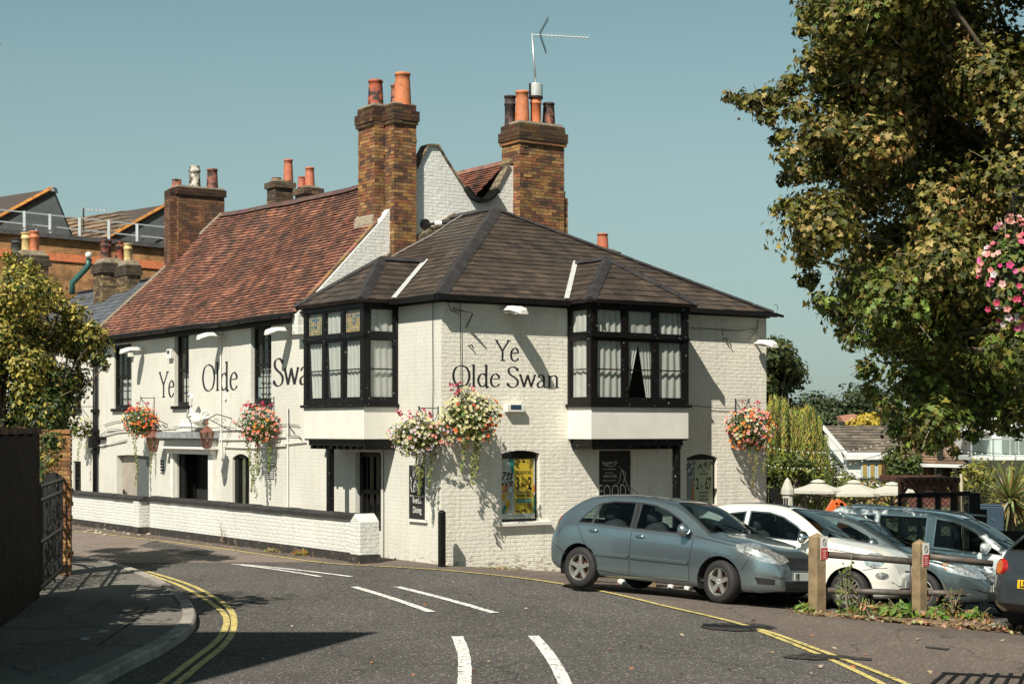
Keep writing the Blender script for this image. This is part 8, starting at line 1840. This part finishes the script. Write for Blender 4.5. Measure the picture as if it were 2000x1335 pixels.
# pergola and trellis fence
PGW = mat('pergola_timber', (.12, .045, .028), .7, var=.4, vs=5); pg = thing('pergola', 'red brown timber pergola at the terrace entrance', 'pergola', P(1810, 1010, 38)); o3 = pg.location.copy()
mb = MB()
for x in (1760, 1796, 1832, 1864): 
    for d in (0, 1.6): a = P(x, 945, 38+d)-o3; mb.box(a.x-.06, a.x+.06, a.y-.06, a.y+.06, -1.2, a.z)
mb.build('post', PGW, pg); mb = MB()
for d in (0, 1.6): a, b = P(1754, 940, 38+d)-o3, P(1872, 944, 38+d)-o3; mb.bar(a, b, .08, .16)
for k in range(9): a = P(1758+k*13.6, 936, 38)-o3; mb.bar(a+V((0, -.3, 0)), a+V((0, 2.0, 0)), .05, .1)
for x in (1760, 1796, 1832): a, b = P(x+2, 965, 38)-o3, P(x+15, 946, 38)-o3; mb.bar(a, b, .06); a, b = P(x+33, 965, 38)-o3, P(x+20, 946, 38)-o3; mb.bar(a, b, .06)
mb.build('beam', PGW, pg)
tf = thing('trellis_fence', 'black trellis fence with iron bars in front of the pergola', 'fence', P(1820, 1010, 34)); o3 = tf.location.copy(); mb = MB()
a, b = P(1757, 967, 34)-o3, P(1893, 963, 34)-o3; mb.bar(a, b, .07, .09); mb.bar(a-V((0, 0, 1.2)), b-V((0, 0, 1.2)), .06)
for x in (1757, 1795, 1830, 1860): c = P(x, 965, 34)-o3; mb.box(c.x-.035, c.x+.035, -.035, .035, c.z-1.8, c.z)
for k in range(12): c = P(1866+k*2.7 if k < 10 else 1866, 966, 34)-o3; mb.box(c.x-.008, c.x+.008, -.01, .01, c.z-1.2, c.z)
mb.build('frame', BLACKC, tf); mb = MB()
x0, x1, z1_ = (P(1757, 967, 34)-o3).x, (P(1860, 967, 34)-o3).x, (P(1800, 967, 34)-o3).z; st_ = .11
k = 0; s = x0-1.2
while s < x1:
    for sg in (0, 1):
        a = V((s, sg*.012, z1_-1.2)); b = V((s+1.2, sg*.012, z1_)); 
        if sg: a, b = V((s+1.2, .012, z1_-1.2)), V((s, .012, z1_))
        lo, hi = max(x0, min(a.x, b.x)), min(x1, max(a.x, b.x))
        if hi-lo > .02: f_ = lambda x: a.lerp(b, (x-a.x)/(b.x-a.x)); mb.bar(f_(lo), f_(hi), .018, .008)
    s += st_
mb.build('trellis', BLACKC, tf)
bs = thing('board_screen', 'tall black board panel stepping down right of the trellis', 'screen', P(1900, 1010, 34)); o3 = bs.location.copy(); mb = MB()
for (x0, x1, yt) in ((1893, 1915, 962), (1915, 1928, 994), (1928, 2050, 1036)): a, b = P(x0, yt, 34)-o3, P(x1, yt, 34)-o3; mb.box(a.x+.005, b.x-.005, 0, .06, -1.6, a.z)
mb.build('boards', BLACKC, bs)
bp_ = thing('bamboo_cane', 'pale cane pole standing in the hedge', 'pole', P(1880, 1000, 44)); mb = MB(); mb.tube([(0, 0, -1), P(1877, 925, 44)-bp_.location], .04, 8); mb.build('cane', mat('cane', (.5, .45, .33), .6), bp_)
tk = thing('blue_water_tank', 'dull blue container half hidden behind the spiky plant', 'container', P(1925, 990, 45)); mb = MB(); mb.box(-.35, .5, 0, .6, -.8, .02); mb.box(-.3, .45, .02, .58, .02, .07); mb.build('shell', mat('blue_plastic', (.03, .055, .085), .5), tk, bevel=.06)
# cordyline plant
random.seed(111)
cd = thing('cordyline_plant', 'spiky cordyline plant with sword leaves at the right edge', 'plant', P(1972, 1035, 46)); z0 = cd.location; mb = MB(); c = P(1973, 975, 46)-z0
mb2 = MB(); mb2.tube([(0, 0, -.6), c*.6, c], [.14, .12, .1], 8); mb2.build('trunk', BARK, cd)
for k in range(170):
    d = rdir(); d = V((d.x, d.y*.8, d.z*.75+.35)).normalized(); L_ = random.uniform(.85, 1.4); a = d.cross(V((0, 0, 1))).normalized()*.036; pts = [c+d*L_*t+V((0, 0, -.32*t*t*(1-max(0, d.z)*.6))) for t in (0, .35, .7, 1)]; col = tuple(x*random.uniform(.7, 1.3) for x in random.choice([(.20, .24, .07), (.32, .32, .12), (.42, .40, .2), (.12, .15, .05)] if d.z > -.1 else [(.28, .22, .1), (.2, .15, .07)]))
    for i in range(3): w0, w1_ = (1, 1.1, .8, .05)[i], (1, 1.1, .8, .05)[i+1]; mb.face([pts[i]-a*w0, pts[i]+a*w0, pts[i+1]+a*w1_, pts[i+1]-a*w1_], col)
mb.build('leaves', LEAF, cd, recalc=False)
# orange excavator arm
exv = thing('mini_digger', 'orange mini digger arm showing above the cars by the parasols', 'digger', P(1640, 1010, 34)); z0 = exv.location; ORM = mat('orange_machine_paint', (.62, .13, .03), .4, coat=.3)
mb = MB(); 
for seg_ in (((1618, 1001), (1632, 978), .16), ((1632, 978), (1650, 990), .14), ((1640, 980), (1654, 1004), .10)): mb.bar(P(*seg_[0], 34)-z0, P(*seg_[1], 34)-z0, .12, seg_[2])
mb.box(-.5, .3, -.1, .7, -.5, .02); mb.build('boom_arm', ORM, exv, bevel=.015)
mb = MB(); mb.tube([P(1628, 1000, 33.9)-z0, P(1644, 988, 33.9)-z0], .03, 8); mb.prism([P(1648, 1000, 34)-z0, P(1662, 1000, 34)-z0, P(1658, 1014, 34)-z0, P(1646, 1012, 34)-z0], V((0, .3, 0))); mb.build('hydraulic_ram', IRON, exv)
for s in (0, 1):
    mb = MB(); mb.tube([V((-.75, -.2+s*.8, -1.0)), V((.5, -.2+s*.8, -1.0))], .2, 10); mb.build('track', TYRE, exv)
# terrace tables under the parasols
for k, (x, lab) in enumerate(((1600, 'terrace table under the leftmost parasol'), (1672, 'terrace table under the widest parasol'), (1745, 'terrace table under the parasol next to the pergola'))):
    g = P(x, 1000, 43); t = thing('terrace_table', lab, 'table', (g.x, 43, ground_z(g.x, 43)), 0, 'terrace tables'); mb = MB(); mb.box(-.8, .8, -.4, .4, .70, .75); mb.build('table_top', TIMB, t)
    for sx_ in (-.65, .65):
        mb = MB(); mb.bar((sx_, -.3, 0), (sx_, .3, .7), .06); mb.bar((sx_, .3, 0), (sx_, -.3, .7), .06); mb.build('leg', TIMB, t)

# ------------------------------------------------------------------ two people seated behind the silver grey car
SKIN = mat('skin', (.45, .26, .18), .6); DENIM = mat('blue_denim', (.06, .14, .22), .85, var=.2, vs=12); SHOEW = mat('white_shoe', (.6, .6, .57), .6)
def skinned(name, verts, edges, radii, m, parent, sub=2, rootv=0):
    me = bpy.data.meshes.new(name); me.from_pydata(verts, edges, []); me.update(); ob = bpy.data.objects.new(name, me); COL.objects.link(ob); ob.parent = parent
    sk = ob.modifiers.new('skin', 'SKIN'); sk.use_smooth_shade = True
    sv = me.skin_vertices[0].data
    for i, r in enumerate(radii): sv[i].radius = (r, r) if not isinstance(r, tuple) else r; sv[i].use_root = (i == rootv)
    sb = ob.modifiers.new('sub', 'SUBSURF'); sb.levels = sub; sb.render_levels = sub; me.materials.append(m); return ob
def person(label, loc, rz, top_m, leg_m, hair_c, seed):
    root = thing('person', label, 'person', loc, rz); H = .42
    Vv = [(0, 0, H+.10), (0, -.01, H+.28), (0, .0, H+.46), (0, .0, H+.56), (0, -.01, H+.63), (0, -.02, H+.72), (0, -.03, H+.80),
          (.10, -.02, H+.06), (.13, -.42, H+.06), (.14, -.46, .10), (.14, -.52, .05), (.14, -.62, .04),
          (-.10, -.02, H+.06), (-.13, -.40, H+.05), (-.15, -.34, .10), (-.15, -.40, .05), (-.15, -.50, .04),
          (.18, .0, H+.50), (.24, -.06, H+.26), (.16, -.28, H+.18), (.12, -.36, H+.16), (-.18, .0, H+.50), (-.24, -.06, H+.26), (-.16, -.28, H+.18), (-.12, -.36, H+.16)]
    E = [(0, 1), (1, 2), (2, 3), (3, 4), (4, 5), (5, 6), (0, 7), (7, 8), (8, 9), (9, 10), (10, 11), (0, 12), (12, 13), (13, 14), (14, 15), (15, 16), (2, 17), (17, 18), (18, 19), (19, 20), (2, 21), (21, 22), (22, 23), (23, 24)]
    Rr = [.13, .12, .14, .07, .055, .085, .085, .09, .07, .045, .04, .03, .09, .07, .045, .04, .03, .06, .045, .038, .03, .06, .045, .038, .03]
    skinned('body', Vv, E, Rr, SKIN, root)
    idx = [0, 1, 2, 17, 18, 19, 21, 22, 23]; mp = {a: i for i, a in enumerate(idx)}; skinned('top', [Vv[i] for i in idx], [(mp[a], mp[b]) for a, b in E if a in mp and b in mp], [Rr[i]+.018 for i in idx], top_m, root)
    idx = [0, 7, 8, 9, 12, 13, 14]; mp = {a: i for i, a in enumerate(idx)}; skinned('trousers', [Vv[i] for i in idx], [(mp[a], mp[b]) for a, b in E if a in mp and b in mp], [Rr[i]+.02 for i in idx], leg_m, root)
    for s, y0 in ((.14, -.48), (-.15, -.36)):
        mb = MB(); mb.tube([(s, y0+.07, .06), (s, y0, .06), (s, y0-.1, .05), (s, y0-.2, .035)], [.045, .06, .052, .03], 10); sh_ = mb.build('shoe', SHOEW, root, smooth=True); mb = MB(); mb.box(s-.05, s+.05, y0-.21, y0+.09, .0, .022); mb.build('sole', mat('orange_sole', (.5, .1, .04), .6) if 'orange_sole' not in bpy.data.materials else bpy.data.materials['orange_sole'], sh_)
    mb = MB(); mb.blob((0, .01, H+.79), .115, 10, (1, 1, 1), (.9, 1, 1.05)); mb.blob((0, .06, H+.70), .09, 8, (1, 1, 1), (1, .8, 1.4)); mb.build('hair', mat('hair_%d' % seed, hair_c, .6, var=.3, vs=20), root, smooth=True)
    mb = MB(); mb.tube([(0, -.108, H+.79), (0, -.125, H+.755), (0, -.11, H+.75)], [.008, .014, .008], 6); mb.build('nose', SKIN, root, smooth=True)
    for s in (-1, 1):
        mb = MB(); mb.blob((s*.035, -.098, H+.79), .011, 6, (1, 1, 1)); mb.build('eye', DARK, root)
        for k in range(5): 
            mb = MB(); x = s*(.12-.035+.017*k) if False else s*(.12+(k-2)*.016); mb.tube([(x, -.37, H+.155), (x, -.41-.008*(2-abs(k-2)), H+.145), (x, -.44-.01*(2-abs(k-2)), H+.12)], [.009, .008, .006], 6); mb.build('finger', SKIN, root, smooth=True)
    return root
def bench(loc, rz, label):
    r = thing('bench', label, 'bench', loc, rz, 'benches by the front wall'); mb = MB()
    for k in range(3): mb.box(-.7, .7, -.18+k*.13, -.18+k*.13+.11, .38, .42)
    mb.build('seat', TIMB, r); 
    for s in (-.6, .6): mb = MB(); mb.box(s-.04, s+.04, -.16, .18, 0, .38); mb.build('leg', TIMB, r)
for (px, Y, lab, tm, lm, hc, sd, bl_) in ((1212, 28.6, 'person in mustard top and blue jeans sitting behind the rear of the silver grey car', mat('mustard_top', (.55, .32, .04), .85), DENIM, (.02, .015, .012), 1, 'timber bench behind the rear door of the silver grey car'), (1332, 28.6, 'person in white top sitting behind the front door of the silver grey car', mat('white_top', (.6, .62, .63), .85), mat('dark_trousers', (.03, .03, .035), .85), (.06, .035, .02), 2, 'timber bench behind the front door of the silver grey car')):
    x = (px-1000)/FPX*Y; g = V((x, Y, ground_z(x, Y)+.012)); bench(g+V((0, .02, 0)), .35, bl_); person(lab, g, .35 if sd == 1 else -.2, tm, lm, hc, sd)

# ------------------------------------------------------------------ one object per loose piece where a part repeats
def split_islands(ob):
    me = ob.data; n = len(me.vertices); par = list(range(n))
    def find(a):
        while par[a] != a: par[a] = par[par[a]]; a = par[a]
        return a
    for e in me.edges:
        a, b = find(e.vertices[0]), find(e.vertices[1])
        if a != b: par[a] = b
    roots = {}
    for v in range(n): roots.setdefault(find(v), set()).add(v)
    if not 1 < len(roots) <= 60: return
    for i, (r, vs) in enumerate(roots.items()):
        bm = bmesh.new(); bm.from_mesh(me); bm.verts.ensure_lookup_table(); bmesh.ops.delete(bm, geom=[v for v in bm.verts if v.index not in vs], context='VERTS')
        m2 = bpy.data.meshes.new(me.name); bm.to_mesh(m2); bm.free()
        for q_ in me.materials: m2.materials.append(q_)
        o_ = ob.copy(); o_.data = m2; COL.objects.link(o_)
        if i == 0:
            for ch in list(ob.children): ch.parent = o_
    bpy.data.objects.remove(ob)
SPL = {'entrance_column', 'entrance_door', 'gutter_bracket', 'wall_cable', 'old_cable', 'surface_pipe', 'wall_hook', 'bulb', 'load_bay_window', 'rear_door_window', 'front_door_window', 'rear_quarter_window', 'side_window', 'headlight', 'tail_lamp', 'lower_lamp', 'indicator', 'fog_lamp_recess', 'door_pillar', 'wiper', 'chrome_whisker', 'exhaust', 'seed_ball', 'cowl_strap', 'gable_coping', 'balcony_door'}
SPP = {'post': ('pergola', 'roof_railing'), 'rail': ('roof_railing',), 'gutter': ('pub_building',), 'roof_vents': ('roof_railing',), 'boards': ('board_screen',), 'flaunching': ('chimney',)}
for o_ in list(bpy.data.objects):
    if o_.type != 'MESH': continue
    nm = o_.name.split('.')[0]; pn = o_.parent.name.split('.')[0] if o_.parent else ''
    if nm in SPL or nm.endswith('window_surround') or pn in SPP.get(nm, ()): split_islands(o_)
